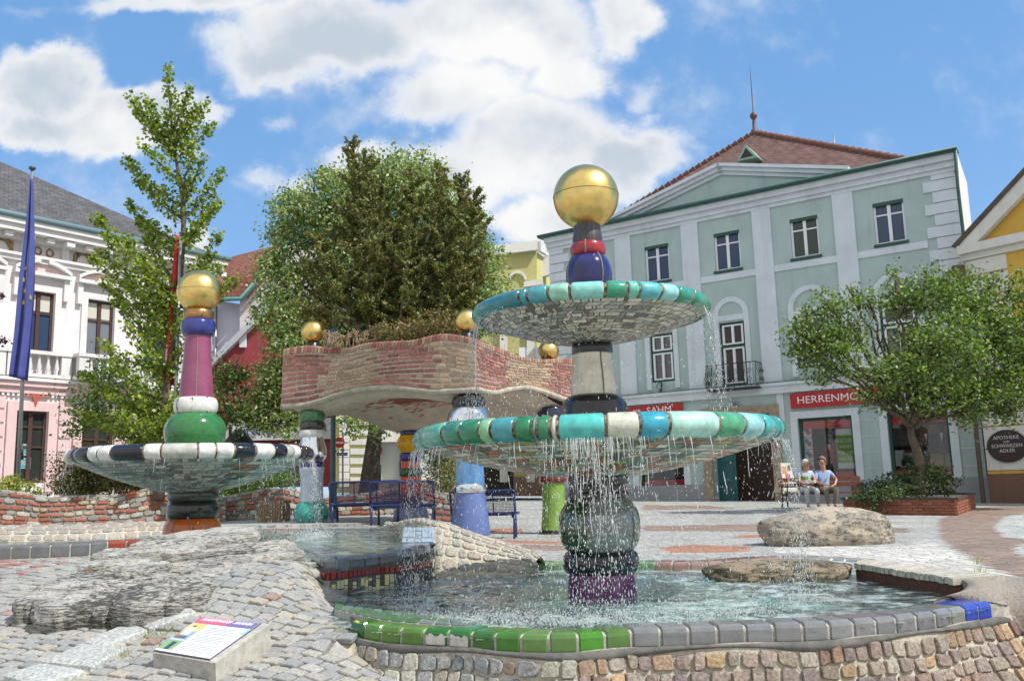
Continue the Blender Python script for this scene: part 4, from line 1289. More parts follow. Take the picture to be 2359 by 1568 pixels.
falls('falling_water', C1, R1 - .03, zb1 + .01, W, [(-.02, .1, 1300, 34, .9), (-.35, .22, 420, 7, .5), (-1.15, .25, 1000, 22, .4), (.25, .12, 260, 5, .7), (.5, .25, 200, 3, .5), (1.25, .16, 800, 8, .35), (1.7, .4, 300, 4, .5), (-2.1, .5, 400, 10, .5), (3, .6, 300, 6, .5)],
      'curtain of drops falling from the lower turquoise saucer into the pool', 21, splash)
R2, zb2, zc2 = MAIN_UP
falls('falling_water', C1, R2 - .03, zb2 + .01, zc1, [(-1.1, .3, 900, 5, .5), (-.3, .3, 100, 0, .3), (1.25, .2, 420, 3, .6), (.6, .4, 110, 0, .3), (-2.2, .4, 500, 8, .4)],
      'fine drops falling from the upper turquoise saucer', 22)
R3, zb3, zc3 = LEFT_B
def splash2(mb, g):
    for _ in range(900):
        a = vb + g.gauss(1.2, .35); r = R3 + .1 + g.gauss(0, .12)
        drop(mb, (C2.x + r * math.cos(a), C2.y + r * math.sin(a), WU + .01 + abs(g.gauss(0, .06))), g.uniform(.003, .008), 1.2)
falls('falling_water', C2, R3 - .02, zb3 + .01, WU, [(1.25, .16, 620, 12, .8), (.62, .14, 240, 6, .8), (-1.2, .12, 160, 6, .8), (-.3, .3, 40, 1, .5), (2, .3, 200, 6, .6)],
      'drops falling from the black and white saucer', 23, splash2)
# ================================================================ BRICK PAVILION ON CERAMIC PILLARS
BR_R = [lin(152, 98, 88), lin(160, 106, 94), lin(142, 90, 82), lin(164, 114, 100)]
BR_Y = [lin(166, 142, 116), lin(174, 150, 122), lin(158, 132, 110), lin(164, 136, 114)]
M_BRICK = mat('canopy_brick', None, .75, ns=30, na=.25, bump=.003, bs=60)
M_MORTW = mat('pale_mortar', lin(186, 176, 162), .95, ns=20, na=.25, bump=.004)
M_PLAST = mat('canopy_plaster', lin(194, 181, 162), .9, ns=5, na=.14, bump=.004, bs=30)
PA, PB, PC = 17.9, 16.0, 18.6
xa, xb, xc = at(650, 870, PA), at(1096, 850, PB), at(1330, 870, PC)
TOPL = [(652, 806), (705, 797), (759, 802), (798, 803), (849, 791), (909, 787), (954, 784), (999, 773), (1029, 770), (1065, 775), (1096, 782)]
BOTL = [(648, 930), (699, 926), (735, 917), (789, 899), (849, 888), (894, 886), (939, 889), (999, 896), (1044, 893), (1096, 890)]
TOPR = [(1096, 782), (1121, 793), (1157, 806), (1196, 822), (1241, 829), (1280, 827), (1330, 827)]
BOTR = [(1096, 890), (1136, 898), (1175, 890), (1211, 887), (1256, 898), (1301, 914), (1330, 922)]
def curve(px, da, db, bulge):
    X0, X1 = px[0][0], px[-1][0]
    return [at(X, Y, lerp(da, db, (X - X0) / (X1 - X0)) + bulge * math.sin(pi * (X - X0) / (X1 - X0) * 2)) for X, Y in px]
def samp(P, u):
    f = min(max(u, 0), .99999) * (len(P) - 1); i = int(f)
    return P[i].lerp(P[i + 1], f - i)
NP = 60
def rsn(P):
    L = sum((P[k + 1] - P[k]).length for k in range(len(P) - 1))
    q = resample(P, L / NP)
    return (q + [q[-1]] * 5)[:NP + 1]
tl_, bl_ = rsn(curve(TOPL, PA, PB, .12)), rsn(curve(BOTL, PA, PB, .12))
tr_, br_ = rsn(curve(TOPR, PB, PC, .10)), rsn(curve(BOTR, PB, PC, .10))
pav = thing('brick_pavilion', Vector((-1.6, 18, 0)), 'wavy brick roof planter carried on colourful ceramic pillars with gold balls', 'pavilion')
Dpt = tl_[0] + tr_[-1] - tl_[-1]
def wallf(T, B):
    return lambda u, v: samp(B, u).lerp(samp(T, u), v)
def side(A, Bp):                       # back walls, plain
    return lambda u, v: Vector((lerp(A.x, Bp.x, u), lerp(A.y, Bp.y, u), lerp(2.45, 3.35, v)))
mbw, mbb = MB(), MB()
rw = random.Random(17)
for T, B in ((tl_, bl_), (tr_, br_)):
    f = wallf(T, B)
    mbw.grid(f, 60, 8)
    L = sum((T[k + 1] - T[k]).length for k in range(NP))
    rows = 10
    for r in range(rows):
        u = -rw.random() * .2 / L
        while u < 1:
            du = rw.choice([.20, .24, .27, .13]) / L
            u0, u1 = max(u, 0) + .011 / L, min(u + du, 1) - .011 / L
            u += du
            if u1 - u0 < .03 / L: continue
            wv = lambda uu: .055 * math.sin(uu * 9 + r * .22) * math.sin(pi * r / rows)
            v0, v1 = r / rows * .875 + .012, (r + 1) / rows * .875 - .016
            q = [f(u0, v0 + wv(u0)), f(u1, v0 + wv(u1)), f(u1, v1 + wv(u1)), f(u0, v1 + wv(u0))]
            n = (q[1] - q[0]).cross(q[3] - q[0]).normalized()
            k = .5 + .5 * math.sin(u0 * L * 2.5 + .9) + rw.uniform(-.25, .25)
            c = rw.choice(BR_R) if k > .5 else rw.choice(BR_Y)
            mbb.stone(q, n, .012 + .012 * rw.random(), jit(c, .2, rw), .06, rw, .05, .92)
    nb = int(L / .078)
    for i in range(nb):                  # soldier course
        u0, u1 = (i + .07) / nb, (i + .93) / nb
        q = [f(u0, .885), f(u1, .885), f(u1, 1.0), f(u0, 1.0)]
        n = (q[1] - q[0]).cross(q[3] - q[0]).normalized()
        c = jit(rw.choice(BR_R + BR_Y), .16, rw)
        mbb.stone(q, n, .022, c, .06, rw, .05)
        back = [q[3] + n * .018, q[2] + n * .018, q[2] - n * .12, q[3] - n * .12]
        mbb.stone(back, Vector((0, 0, 1)), .014, c, .06, rw, .05)
mbw.grid(side(tr_[-1], Dpt), 20, 4); mbw.grid(side(Dpt, tl_[0]), 20, 4)
core = mbw.build('wall_core', M_MORTW, pav)
mbb.build('brick_facing', M_BRICK, core)
# plaster soffit sagging to the back pillar, with rolled lip
pil_xy = {}
for key, (X, d) in dict(left=(719, 18.0), front=(1080, 16.35), right=(1270, 18.2), back=(945, 19.2)).items():
    pil_xy[key] = at(X, 1000, d).to_2d()
def soff(u, v):
    # u along A->B (left face), v along B->C direction (back)
    pl = samp(bl_, u); pr = samp(br_, v)
    base = Vector((pl.x + pr.x - br_[0].x, pl.y + pr.y - br_[0].y, 0))
    z = pl.z * (1 - v) + v * lerp(2.5, 2.45, u) + (pr.z - br_[0].z) * u * min(1, v * 6) * (1 - v * .0)
    if v < 1e-6: z = pl.z
    z -= .16 * smooth(min(u * 8, (1 - u) * 8, v * 8, 1))            # lip rolls under
    for k, amt, wd in (('back', .42, .8), ('front', .05, .5), ('left', .12, .5), ('right', .1, .5)):
        q = pil_xy[k]
        r = math.hypot(base.x - q.x, base.y - q.y)
        z -= amt * math.exp(-(r / wd) ** 2)
    return Vector((base.x, base.y, z))
mb = MB(); mb.grid(soff, 50, 50)
sf = mb.build('soffit', M_PLAST, pav)
mb = MB()
for T in (bl_, br_):
    mb.tube([p + Vector((0, .03, -.05)) for p in T], .062, 8)
mb.build('plaster_lip', mat('lip_plaster', lin(166, 158, 142), .9, ns=8, na=.25, bump=.004, bs=30), pav)
mb = MB()                                                 # red chips set in the soffit
for _ in range(1000):
    u, v = .80 - abs(rw.gauss(0, .18)), .14 + abs(rw.gauss(0, .14))
    if not (.02 < u < .98 and .02 < v < .9): continue
    u = round(u * 34) / 34; v = round(v * 60) / 60
    q = [soff(u, v), soff(u + .026, v), soff(u + .026, v + .013), soff(u, v + .013)]
    mb.add([p - Vector((0, 0, .006)) for p in q], [(3, 2, 1, 0)], jit(lin(186, 84, 58), .15))
mb.build('red_tile_chips', M_TILED, sf)
# inside planting bed
mb = MB()
mb.add([p + Vector((0, 0, -.12)) for p in (tl_[0] , tl_[20], tl_[40], tl_[-1], tr_[20], tr_[40], tr_[-1], Dpt)], [tuple(range(8))])
mb.build('planting_bed', mat('soil', lin(96, 80, 60), .95, ns=14, na=.3), pav, fix=True)
M_PALE = mat('pale_blue_glaze', lin(170, 178, 196), .3, ns=5, na=.1, bump=.002, coat=.2)
M_SKYB = streak_mat('sky_blue_glaze', lin(66, 120, 170), lin(110, 156, 196), .4, .65, .25, (3, 3, 1))
M_PERI = mat('periwinkle_glaze', lin(92, 110, 160), .3, ns=4, na=.14, bump=.002, coat=.2)
M_ORNG = streak_mat('orange_column_glaze', lin(226, 86, 32), lin(196, 66, 28), .45, .6, .25, (14, 14, .8))
def pillar(key, specs, ball):
    q = pil_xy[key]; ax = Vector((q.x, q.y, 0))
    Yb, Yt = specs[0][1][0][0], specs[-1][1][-1][0]
    rmin = min(r for s in specs for _, r in s[1]) * .8
    z0, z1 = zof(ax, Yb), zof(ax, Yt) + .12
    mb = MB(); r = rof(ax, rmin, (Yb + Yt) / 2)
    mb.lathe(ax, [(.001, z0 - .05), (r, z0 - .05), (r, z1), (.001, z1)], 20)
    sh = mb.build('pillar', mat('pillar_core', lin(60, 58, 54), .8), pav)
    for nm, rows, m, bul, col in specs:
        elem(sh, nm, ax, rows, m, col, bulge=bul, seg=40)
    if ball:
        goldball(pav, ax, ball[1], ball[2], seam=False)
        zt = zof(ax, ball[1] + ball[2] - 2)
        mb = MB(); mb.lathe(ax, [(rof(ax, 14, ball[1]), zt - .25), (rof(ax, 14, ball[1]), zt), (rof(ax, 9, ball[1]), zt + .03)], 24, capt=True)
        mb.build('ball_neck', mat('black_metal', (.02, .02, .02), .35), pav)
DB = lin(34, 36, 92)
pillar('left', [('teal_ball', [(1211, 22), (1204, 32), (1182, 41), (1162, 34), (1152, 24)], mat('teal_glaze', lin(40, 142, 132), .14, ns=5, na=.12, coat=.4), False, None),
                ('pale_shaft', [(1156, 27), (1130, 26), (1095, 26), (1084, 28), (1076, 28)], M_PALE, False, None),
                ('blue_ring', [(1077, 22), (1070, 27), (1062, 22)], M_GLZ, True, DB),
                ('mirror_vase', [(1064, 25), (1050, 33), (1034, 32), (1015, 27), (1006, 26)], M_CHROME, False, None),
                ('white_ring', [(1008, 25), (1000, 30), (990, 25)], M_GLZ, True, lin(206, 206, 200)),
                ('dark_ring', [(992, 24), (981, 29.5), (971, 24)], M_GLZ, True, lin(58, 48, 42)),
                ('green_ring', [(972, 25), (960, 30), (947, 25)], M_GLZ, True, lin(58, 104, 62))], (718, 764, 27))
pillar('back', [('grey_blue_dome', [(1206, 41), (1190, 41), (1170, 36), (1155, 25)], mat('grey_blue_glaze', lin(108, 118, 146), .3, ns=5, na=.15), False, None),
                ('red_shaft', [(1158, 23), (1150, 24), (1138, 24)], mat('dark_red_glaze', lin(120, 30, 30), .3, ns=8, na=.2), False, None),
                ('orange_shaft', [(1140, 24), (1120, 24), (1097, 24)], M_ORNG, False, None),
                ('green_ring', [(1098, 22), (1088, 27), (1078, 22)], M_GLZ, True, lin(44, 84, 48)),
                ('orange_shaft', [(1080, 22), (1070, 22), (1060, 22)], M_ORNG, False, None),
                ('blue_ring', [(1062, 21), (1051, 26), (1041, 21)], M_GLZ, True, lin(50, 44, 120)),
                ('yellow_bulb', [(1044, 22), (1034, 28), (1022, 32), (1010, 28), (1002, 23)], mat('yellow_glaze', lin(224, 168, 26), .2, ns=6, na=.2, coat=.3), False, None),
                ('blue_ring', [(1004, 20), (997, 24), (989, 20)], M_GLZ, True, DB),
                ('white_ring', [(990, 22), (984, 22), (977, 22)], M_GLZ, False, lin(206, 202, 190)),
                ('gold_ring', [(979, 24), (973, 31), (966, 24)], M_BRONZE, True, None)], (945, 790, 24))
pillar('front', [('periwinkle_cone', [(1232, 46), (1205, 43), (1165, 39), (1133, 34)], M_PERI, False, None),
                 ('silver_ring', [(1136, 30), (1124, 39), (1112, 30)], M_CHROME, True, None),
                 ('blue_shaft', [(1116, 34), (1090, 33), (1050, 30), (1010, 30)], M_SKYB, False, None),
                 ('mirror_ball', [(1020, 34), (1000, 46), (978, 52), (958, 49), (944, 42), (936, 34)], M_CHROME, False, None),
                 ('black_ring', [(942, 33), (928, 39), (914, 33)], M_GLZ, True, lin(26, 28, 32))], (1075, 740, 28))
pillar('right', [('black_base', [(1242, 30), (1231, 38), (1219, 30)], M_GLZ, True, lin(30, 30, 30)),
                 ('lime_shaft', [(1222, 33), (1205, 30), (1170, 27), (1140, 26), (1108, 26)], mat('lime_glaze', lin(118, 150, 62), .25, ns=5, na=.2, coat=.3), False, None),
                 ('red_ring', [(1112, 24), (1103, 33), (1094, 24)], M_GLZ, True, lin(110, 24, 26)),
                 ('dark_shaft', [(1096, 26), (1050, 26), (990, 27), (970, 27)], M_GLZ, False, lin(44, 58, 96)),
                 ('blue_ring', [(972, 26), (955, 32), (938, 26)], M_GLZ, True, lin(36, 40, 60))], (1270, 808, 24))
# ================================================================ BENCHES OF BLUE TUBE AND MESH
M_BLUE = mat('blue_paint', lin(26, 44, 96), .3, ns=8, na=.1, coat=.3)
def tube_bench(loc, rz, wdt, lab, back_only=False):
    """seat towards local +Y, back at y=0; origin on the ground"""
    root = thing('bench', loc, lab, 'bench', 'blue tube benches beside the pavilion', rz)
    h0, h1, sd, sh_ = .50, .86, .45, .44
    def frame(nm, pts, r=.02):
        mb = MB(); mb.tube(pts, r, 8); return mb.build(nm, M_BLUE, root, local=True)
    rr = .07
    def rect(x0, x1, P):                         # rounded rectangle in a slanted plane
        out = []
        for cx, cv, a0 in ((x0 + rr, .02 + rr, pi), (x1 - rr, .02 + rr, 1.5 * pi), (x1 - rr, 1 - rr, 0), (x0 + rr, 1 - rr, .5 * pi)):
            for k in range(5):
                a = a0 + pi / 2 * k / 4
                out.append(P(cx + rr * math.cos(a), cv + rr * math.sin(a)))
        return out + [out[0]]
    bk = lambda x, v: Vector((x, -.10 * v, h0 - .04 + (h1 - h0 + .06) * v))
    se = lambda x, v: Vector((x, .04 + sd * v, sh_ + .02 * v))
    w2 = wdt / 2
    for nm, P in (('backrest', bk), ('seat', se)):
        o = frame(nm, rect(-w2, w2, P), .021)
        mb = MB()
        nxg, nyg = int(wdt / .026), 15
        for i in range(1, nxg):
            x = -w2 + wdt * i / nxg
            mb.tube([P(x, .03), P(x, .99)], .0046, 3, cap=False)
        for j in range(1, nyg):
            mb.tube([P(-w2 + .01, j / nyg), P(w2 - .01, j / nyg)], .0046, 3, cap=False)
        for x in (-w2 / 3, w2 / 3): mb.bar(P(x, .02), P(x, .99), .02, .008)
        mb.build('wire_mesh', M_BLUE, o, local=True)
    for sx in (-1, 1):
        frame('leg', [(sx * (w2 - .02), -.08, 0), (sx * (w2 - .02), -.03, .3), (sx * (w2 - .02), 0, .47)], .022)
        frame('leg', [(sx * (w2 - .06), .02, .40), (sx * (w2 - .06), .38, .40), (sx * (w2 - .06), .44, .34), (sx * (w2 - .06), .44, 0)], .022)
    return root
p = at(842, 1205, 17.4)
tube_bench((p.x, p.y, .13), math.radians(4), 1.28, 'blue mesh bench on the left, its back turned to the upper pool')
p = at(927, 1205, 16.6)
tube_bench((p.x, p.y, .10), math.radians(-3), 1.16, 'blue mesh bench standing in front of the yellow and orange pillar')
p = at(1114, 1240, 17.0)
tube_bench((p.x, p.y, -.10), math.radians(-8), 1.2, 'blue mesh bench half hidden behind the periwinkle pillar')
# ================================================================ STREET FURNITURE
M_POST = mat('green_grey_paint', lin(66, 88, 92), .45, ns=12, na=.15)
M_GALV = mat('galvanised_steel', lin(150, 154, 156), .4, .6, ns=20, na=.15)
p = at(766, 1210, 20.0)
lp = thing('street_lamp', p, 'dark green street lamp post rising behind the pavilion', 'street lamp')
zt = at(763, 790, 20).z
ax = Vector((p.x, p.y, 0)); mb = MB()
mb.lathe(ax, [(.11, p.z - .1), (.11, p.z + .12), (.085, p.z + .16), (.085, p.z + .75), (.10, p.z + .8), (.10, p.z + .9), (.06, p.z + .95), (.05, zt - .2), (.03, zt)], 16)
for z in (p.z + 1.6, p.z + 2.4): mb.lathe(ax, [(.055, z - .05), (.075, z), (.055, z + .05)], 16)
mb.build('post', M_POST, lp)
mb = MB(); mb.lathe(ax, [(.001, zt), (.10, zt), (.13, zt + .22), (.001, zt + .22)], 6, smooth=False); mb.build('lantern', mat('frosted_glass', lin(210, 212, 210), .3), lp)
mb = MB(); mb.lathe(ax, [(.17, zt + .22), (.10, zt + .30), (.03, zt + .33), (.02, zt + .40), (.001, zt + .42)], 12, smooth=False); mb.build('lantern_cap', M_POST, lp)
def disc(mb, c, r, n, th=.01, seg=28, col=None, r2=None, r3=0):
    n = Vector(n).normalized(); u = n.cross(Vector((0, 0, 1))).normalized(); v = u.cross(n)
    P = [c + (u * math.cos(2 * pi * k / seg) * r + v * math.sin(2 * pi * k / seg) * (r2 or r)) for k in range(seg)]
    mb.prism([q - n * th / 2 for q in P], n * th, col)
p = at(789, 1165, 29); n = Vector((.35, -1, 0)).normalized()
ns_ = thing('traffic_sign', p, 'round red no entry sign with a blue street name plate on its post', 'road sign')
mb = MB(); mb.bar((p.x, p.y, .2), (p.x, p.y, at(787, 995, 29).z), .05); mb.build('post', M_GALV, ns_)
c = at(781.6, 1019, 28.9); R_ = 12.2 * 29 / FPX
mb = MB(); disc(mb, c, R_, n, .02, col=lin(214, 60, 40)); u = Vector((n.y, -n.x, 0)) * -1
mb.build('sign_plate', mat('sign_red', lin(206, 54, 36), .4), ns_, fix=True)
mb = MB(); mb.bar(c + n * .014 - u * R_ * .72, c + n * .014 + u * R_ * .72, .01, R_ * .36); mb.build('white_bar', mat('sign_white', lin(226, 226, 224), .5), ns_)
c = at(788, 1045.5, 28.9)
mb = MB(); mb.bar(c - u * .17, c + u * .17, .012, .10); sp_ = mb.build('street_name_plate', mat('sign_blue', lin(38, 66, 150), .4), ns_)
mb = MB(); put_text(mb, 'Schulgasse', .072, c + n * .012, u, (0, 0, 1)); mb.build('lettering', MATS['sign_white'], sp_)
mb = MB(); c = at(788.5, 1036, 28.9); mb.bar(c - u * .06, c + u * .06, .012, .10); mb.build('small_plate', M_GALV, ns_)
p = at(868, 1140, 27.5)
np_ = thing('traffic_sign', p, 'round blue and red no parking sign on a post behind the tree trunk', 'road sign')
mb = MB(); mb.bar((p.x, p.y, .2), (p.x, p.y, at(866, 995, 27.5).z), .09); mb.build('post', mat('dark_post', lin(60, 62, 60), .5), np_)
c = at(867, 1037, 27.3); R_ = 17 * 27.3 / FPX * .8
mb = MB(); disc(mb, c, R_, n, .02); mb.build('sign_rim', mat('sign_red2', lin(190, 40, 44), .4), np_, fix=True)
mb = MB(); disc(mb, c + n * .012, R_ * .78, n, .012); mb.build('sign_plate', mat('sign_blue2', lin(52, 66, 140), .4), np_, fix=True)
mb = MB(); mb.bar(c + n * .024 + (u + Vector((0, 0, 1))).normalized() * R_ * .78, c + n * .024 - (u + Vector((0, 0, 1))).normalized() * R_ * .78, .012, R_ * .2, up=n); mb.build('red_bar', MATS['sign_red2'], np_)
c = at(875, 993, 27.3)
mb = MB(); mb.bar(c - u * .14, c + u * .14, .03, .17); mb.build('blue_plate', mat('sign_blue3', lin(26, 56, 120), .4), np_)
mb = MB(); c = at(868, 1090, 27.2); mb.box((c.x - .12, c.y - .1, c.z - .26), (c.x + .12, c.y + .02, c.z + .26)); mb.build('ticket_box', mat('dark_green_box', lin(34, 60, 48), .5), np_)
# slatted wooden bin
p = at(632, 1207, 19.3); bn = thing('litter_bin', p, 'square litter bin clad in vertical brown wooden slats', 'litter bin')
zt = at(632, 1152, 19.3).z; hw = .245
for i in range(9):
    for (a, b) in (((-1, -1), (1, -1)), ((1, -1), (1, 1)), ((-1, 1), (-1, -1))):
        t0, t1 = (i + .06) / 9, (i + .94) / 9
        A_, B_ = Vector((p.x + a[0] * hw, p.y + a[1] * hw, p.z)), Vector((p.x + b[0] * hw, p.y + b[1] * hw, p.z))
        n_ = Vector((B_.y - A_.y, A_.x - B_.x, 0)).normalized()
        mb = MB(); q = [A_.lerp(B_, t0), A_.lerp(B_, t1)]
        mb.prism([q[0] - Vector((0, 0, .2)), q[1] - Vector((0, 0, .2)), q[1] + Vector((0, 0, zt - p.z + .02 * rnd.random())), q[0] + Vector((0, 0, zt - p.z))], n_ * .025, jit(lin(132, 112, 86), .14))
        mb.build('slat', M_WOODG, bn, fix=True)
mb = MB(); mb.box((p.x - hw + .02, p.y - hw + .03, p.z - .2), (p.x + hw - .02, p.y + hw - .02, zt - .08)); mb.build('liner', MATS['dark_post'], bn)
# ================================================================ LOW BRICK AND RUBBLE WALLS
def rubble(lab, crest, base, rows, seed, tint=None):
    root = thing('low_wall', base[len(base) // 2], lab, 'low wall')
    L = sum((crest[k + 1] - crest[k]).length for k in range(len(crest) - 1))
    C, B = rsn(crest), rsn(base)
    f = lambda u, v: samp(B, u).lerp(samp(C, u), v)
    back = Vector((-.1, .4, 0)); n_ = 60
    mb = MB(); mb.grid(f, n_, 6)
    mb.grid(lambda u, v: samp(C, u) + back * v, n_, 1)
    mb.grid(lambda u, v: samp(C, u) + back - Vector((0, 0, v * .8)), n_, 1)
    mb.build('core', mat('rubble_mortar', lin(128, 124, 116), .95, ns=16, na=.3, bump=.01, bs=40), root)
    mb = MB(); g = random.Random(seed)
    for r in range(rows):
        u = -g.random() * .1
        while u < 1:
            brick = g.random() < .45
            du = (.24 if brick else g.uniform(.12, .28)) / L
            hh = (.62 if brick else .84) / rows
            v0 = r / rows + .03 * math.sin(u * L * 1.6 + r) + g.uniform(0, .2) / rows * (1 if brick else .3)
            u0, u1 = max(0, u + .008 / L), min(1, u + du - .012 / L)
            u += du
            if u1 - u0 < .04 / L: continue
            sk = .12 / rows * g.uniform(-1, 1)
            q = [f(u0, v0), f(u1, v0 + sk), f(u1, v0 + hh + sk), f(u0, v0 + hh)]
            nn = (q[1] - q[0]).cross(q[3] - q[0]).normalized()
            if brick: c, h, rd = jit(lin(152, 90, 72), .16, g), .03, .05
            else: c, h, rd = jit(g.choice([lin(150, 148, 140), lin(168, 164, 152), lin(128, 124, 116), lin(160, 146, 122)]), .16, g), .02 + .025 * g.random(), .2
            mb.stone(q, nn, h, c, rd, g, .1)
    for i in range(int(L / .3)):                 # flat stones along the top
        u0, u1 = i * .3 / L + .01 / L, min(1, (i + 1) * .3 / L - .015 / L)
        a, b = samp(C, u0), samp(C, u1)
        q = [a - back * .08, b - back * .08, b + back * .9, a + back * .9]
        mb.stone(q, Vector((0, 0, 1)), .035, jit(g.choice([lin(156, 152, 142), lin(138, 134, 126), lin(172, 92, 66)] if g.random() < .4 else [lin(150, 148, 140), lin(136, 134, 128)]), .12, g), .15, g, .1)
    mb.build('stone_facing', M_STONE, root)
    return root
def pl(px, d0, d1): return [at(X, Y, lerp(d0, d1, i / (len(px) - 1))) for i, (X, Y) in enumerate(px)]
rubble('long curving planter wall of mixed red bricks and grey rubble at the left', pl([(-80, 1130), (0, 1131), (60, 1138), (95, 1148), (150, 1146), (210, 1142), (280, 1141), (340, 1126), (372, 1124), (420, 1140), (520, 1146)], 18.6, 20.6), pl([(-80, 1224), (0, 1223), (95, 1222), (210, 1220), (300, 1218), (380, 1214), (520, 1212)], 18.4, 20.4), 7, 31)
rubble('short brick and rubble planter wall behind the wooden litter bin', pl([(490, 1150), (540, 1142), (600, 1130), (640, 1125), (690, 1135), (720, 1150)], 21.2, 21.6), pl([(490, 1212), (560, 1212), (640, 1211), (720, 1210)], 21.0, 21.4), 6, 33)
rubble('low rubble wall behind the two blue benches', pl([(745, 1150), (800, 1142), (860, 1136), (910, 1127), (960, 1122), (1010, 1135), (1050, 1140)], 22.5, 22), pl([(745, 1208), (860, 1207), (960, 1208), (1050, 1212)], 22.3, 21.8), 6, 35)
# ================================================================ INFORMATION BOARD
tl, tr, brr, bl = at(468, 1420, 7.0), at(622, 1436, 6.68), at(496, 1526, 6.06), at(352, 1502, 6.38)
ib = thing('information_board', (tl + brr) / 2, 'slanted information board about the fountain on a concrete block in the setts', 'information board')
nrm = (brr - bl).cross(tl - bl).normalized()
mb = MB()
th = .075
mb.stone([bl, brr, tr, tl], nrm, .004, None, .02, rnd, 0)
mb.prism([bl, brr, tr, tl], -nrm * th - Vector((0, 0, .12)))
mb.build('concrete_block', M_CONC, ib, fix=True)
ux, uy = None, None
def bp(a, b, h=.012): return bl.lerp(brr, a).lerp(tl.lerp(tr, a), b) + nrm * h
def quad(mb, a0, a1, b0, b1, h, col): mb.add([bp(a0, b0, h), bp(a1, b0, h), bp(a1, b1, h), bp(a0, b1, h)], [(0, 1, 2, 3)], col)
M_PRINT = mat('printed_panel', None, .35)
mb = MB()
P0 = .0; P1 = .90
mb.prism([bp(0, .02, .006), bp(P1, .02, .006), bp(P1, .97, .006), bp(0, .97, .006)], nrm * .006, lin(90, 84, 110))
quad(mb, .005, P1 - .005, .03, .96, .0135, lin(222, 222, 228))
quad(mb, .01, .50, .78, .95, .0145, lin(200, 96, 124)); quad(mb, .50, P1 - .01, .78, .95, .0145, lin(116, 106, 158))
for a0, a1, b0, b1, h, c in ((.01, .25, .56, .77, .0145, lin(204, 198, 120)), (.08, .25, .66, .77, .0150, lin(216, 190, 120)), (.01, .24, .30, .56, .0145, lin(150, 172, 180)), (.05, .17, .46, .66, .0154, lin(216, 220, 222)), (.09, .13, .66, .71, .0156, lin(120, 84, 72)),
                              (.02, .20, .36, .43, .0152, lin(96, 106, 118)), (.01, .23, .31, .34, .0153, lin(204, 206, 206)), (.01, .23, .08, .30, .0145, lin(128, 172, 116)), (.10, .17, .08, .27, .0151, lin(60, 70, 92)), (.01, .05, .40, .52, .0152, lin(204, 130, 60))):
    quad(mb, a0, a1, b0, b1, h, c)
quad(mb, P1 - .06, P1 - .01, .62, .78, .0145, lin(150, 206, 200))
pn = mb.build('printed_panel', M_PRINT, ib)
mb = MB()
ex = (bp(1, .9) - bp(0, .9)).normalized(); ey = nrm.cross(ex)
wpan = (bp(P1, .9) - bp(0, .9)).length
put_text(mb, 'HUNDERTWASSER - BRUNNEN', .062, bp(P1 / 2, .885, .0155), ex, ey, lin(236, 236, 240), 1.6, wpan * .9 / .93, thick=.0008)
mb.build('lettering', M_PRINT, pn)
mb = MB()
for k in range(17):
    b = .12 + .036 * k
    if k in (5, 11): continue
    mb.add([bp(.30, b, .0147), bp(P1 - .08 - .1 * rnd.random(), b, .0147), bp(P1 - .08 - .1 * rnd.random(), b + .009, .0147), bp(.30, b + .009, .0147)], [(0, 1, 2, 3)], lin(168, 168, 180))
mb.build('text_lines', M_PRINT, pn)
# ================================================================ BUILDINGS
def glass_mat(name, c, spec=1.0):
    return mat(name, c, .04, spec=spec * .6, coat=.15, bump=.002, bs=2.5)
M_GLASS = glass_mat('window_glass', (.035, .058, .12), .6)
M_WFR = mat('window_white', lin(226, 230, 234), .5)
M_DGREEN = mat('window_green', lin(38, 78, 66), .5)
def clear_glass():
    m = bpy.data.materials.new('shop_glass'); m.use_nodes = True
    t = N(m.node_tree); m.node_tree.nodes.remove(m.node_tree.nodes['Principled BSDF'])
    fr = t.n('ShaderNodeFresnel', {'IOR': 1.5}).outputs[0]
    mx = t.n('ShaderNodeMixShader', {0: t.m('ADD', t.m('MULTIPLY', fr, 1.3), .03), 1: t.n('ShaderNodeBsdfTransparent', {0: (.86, .9, .9, 1)}).outputs[0], 2: t.n('ShaderNodeBsdfGlossy', {'Roughness': .02}).outputs[0]})
    t.set(m.node_tree.nodes['Material Output'].inputs['Surface'], mx.outputs[0])
    return m
M_SHOPGL = clear_glass()
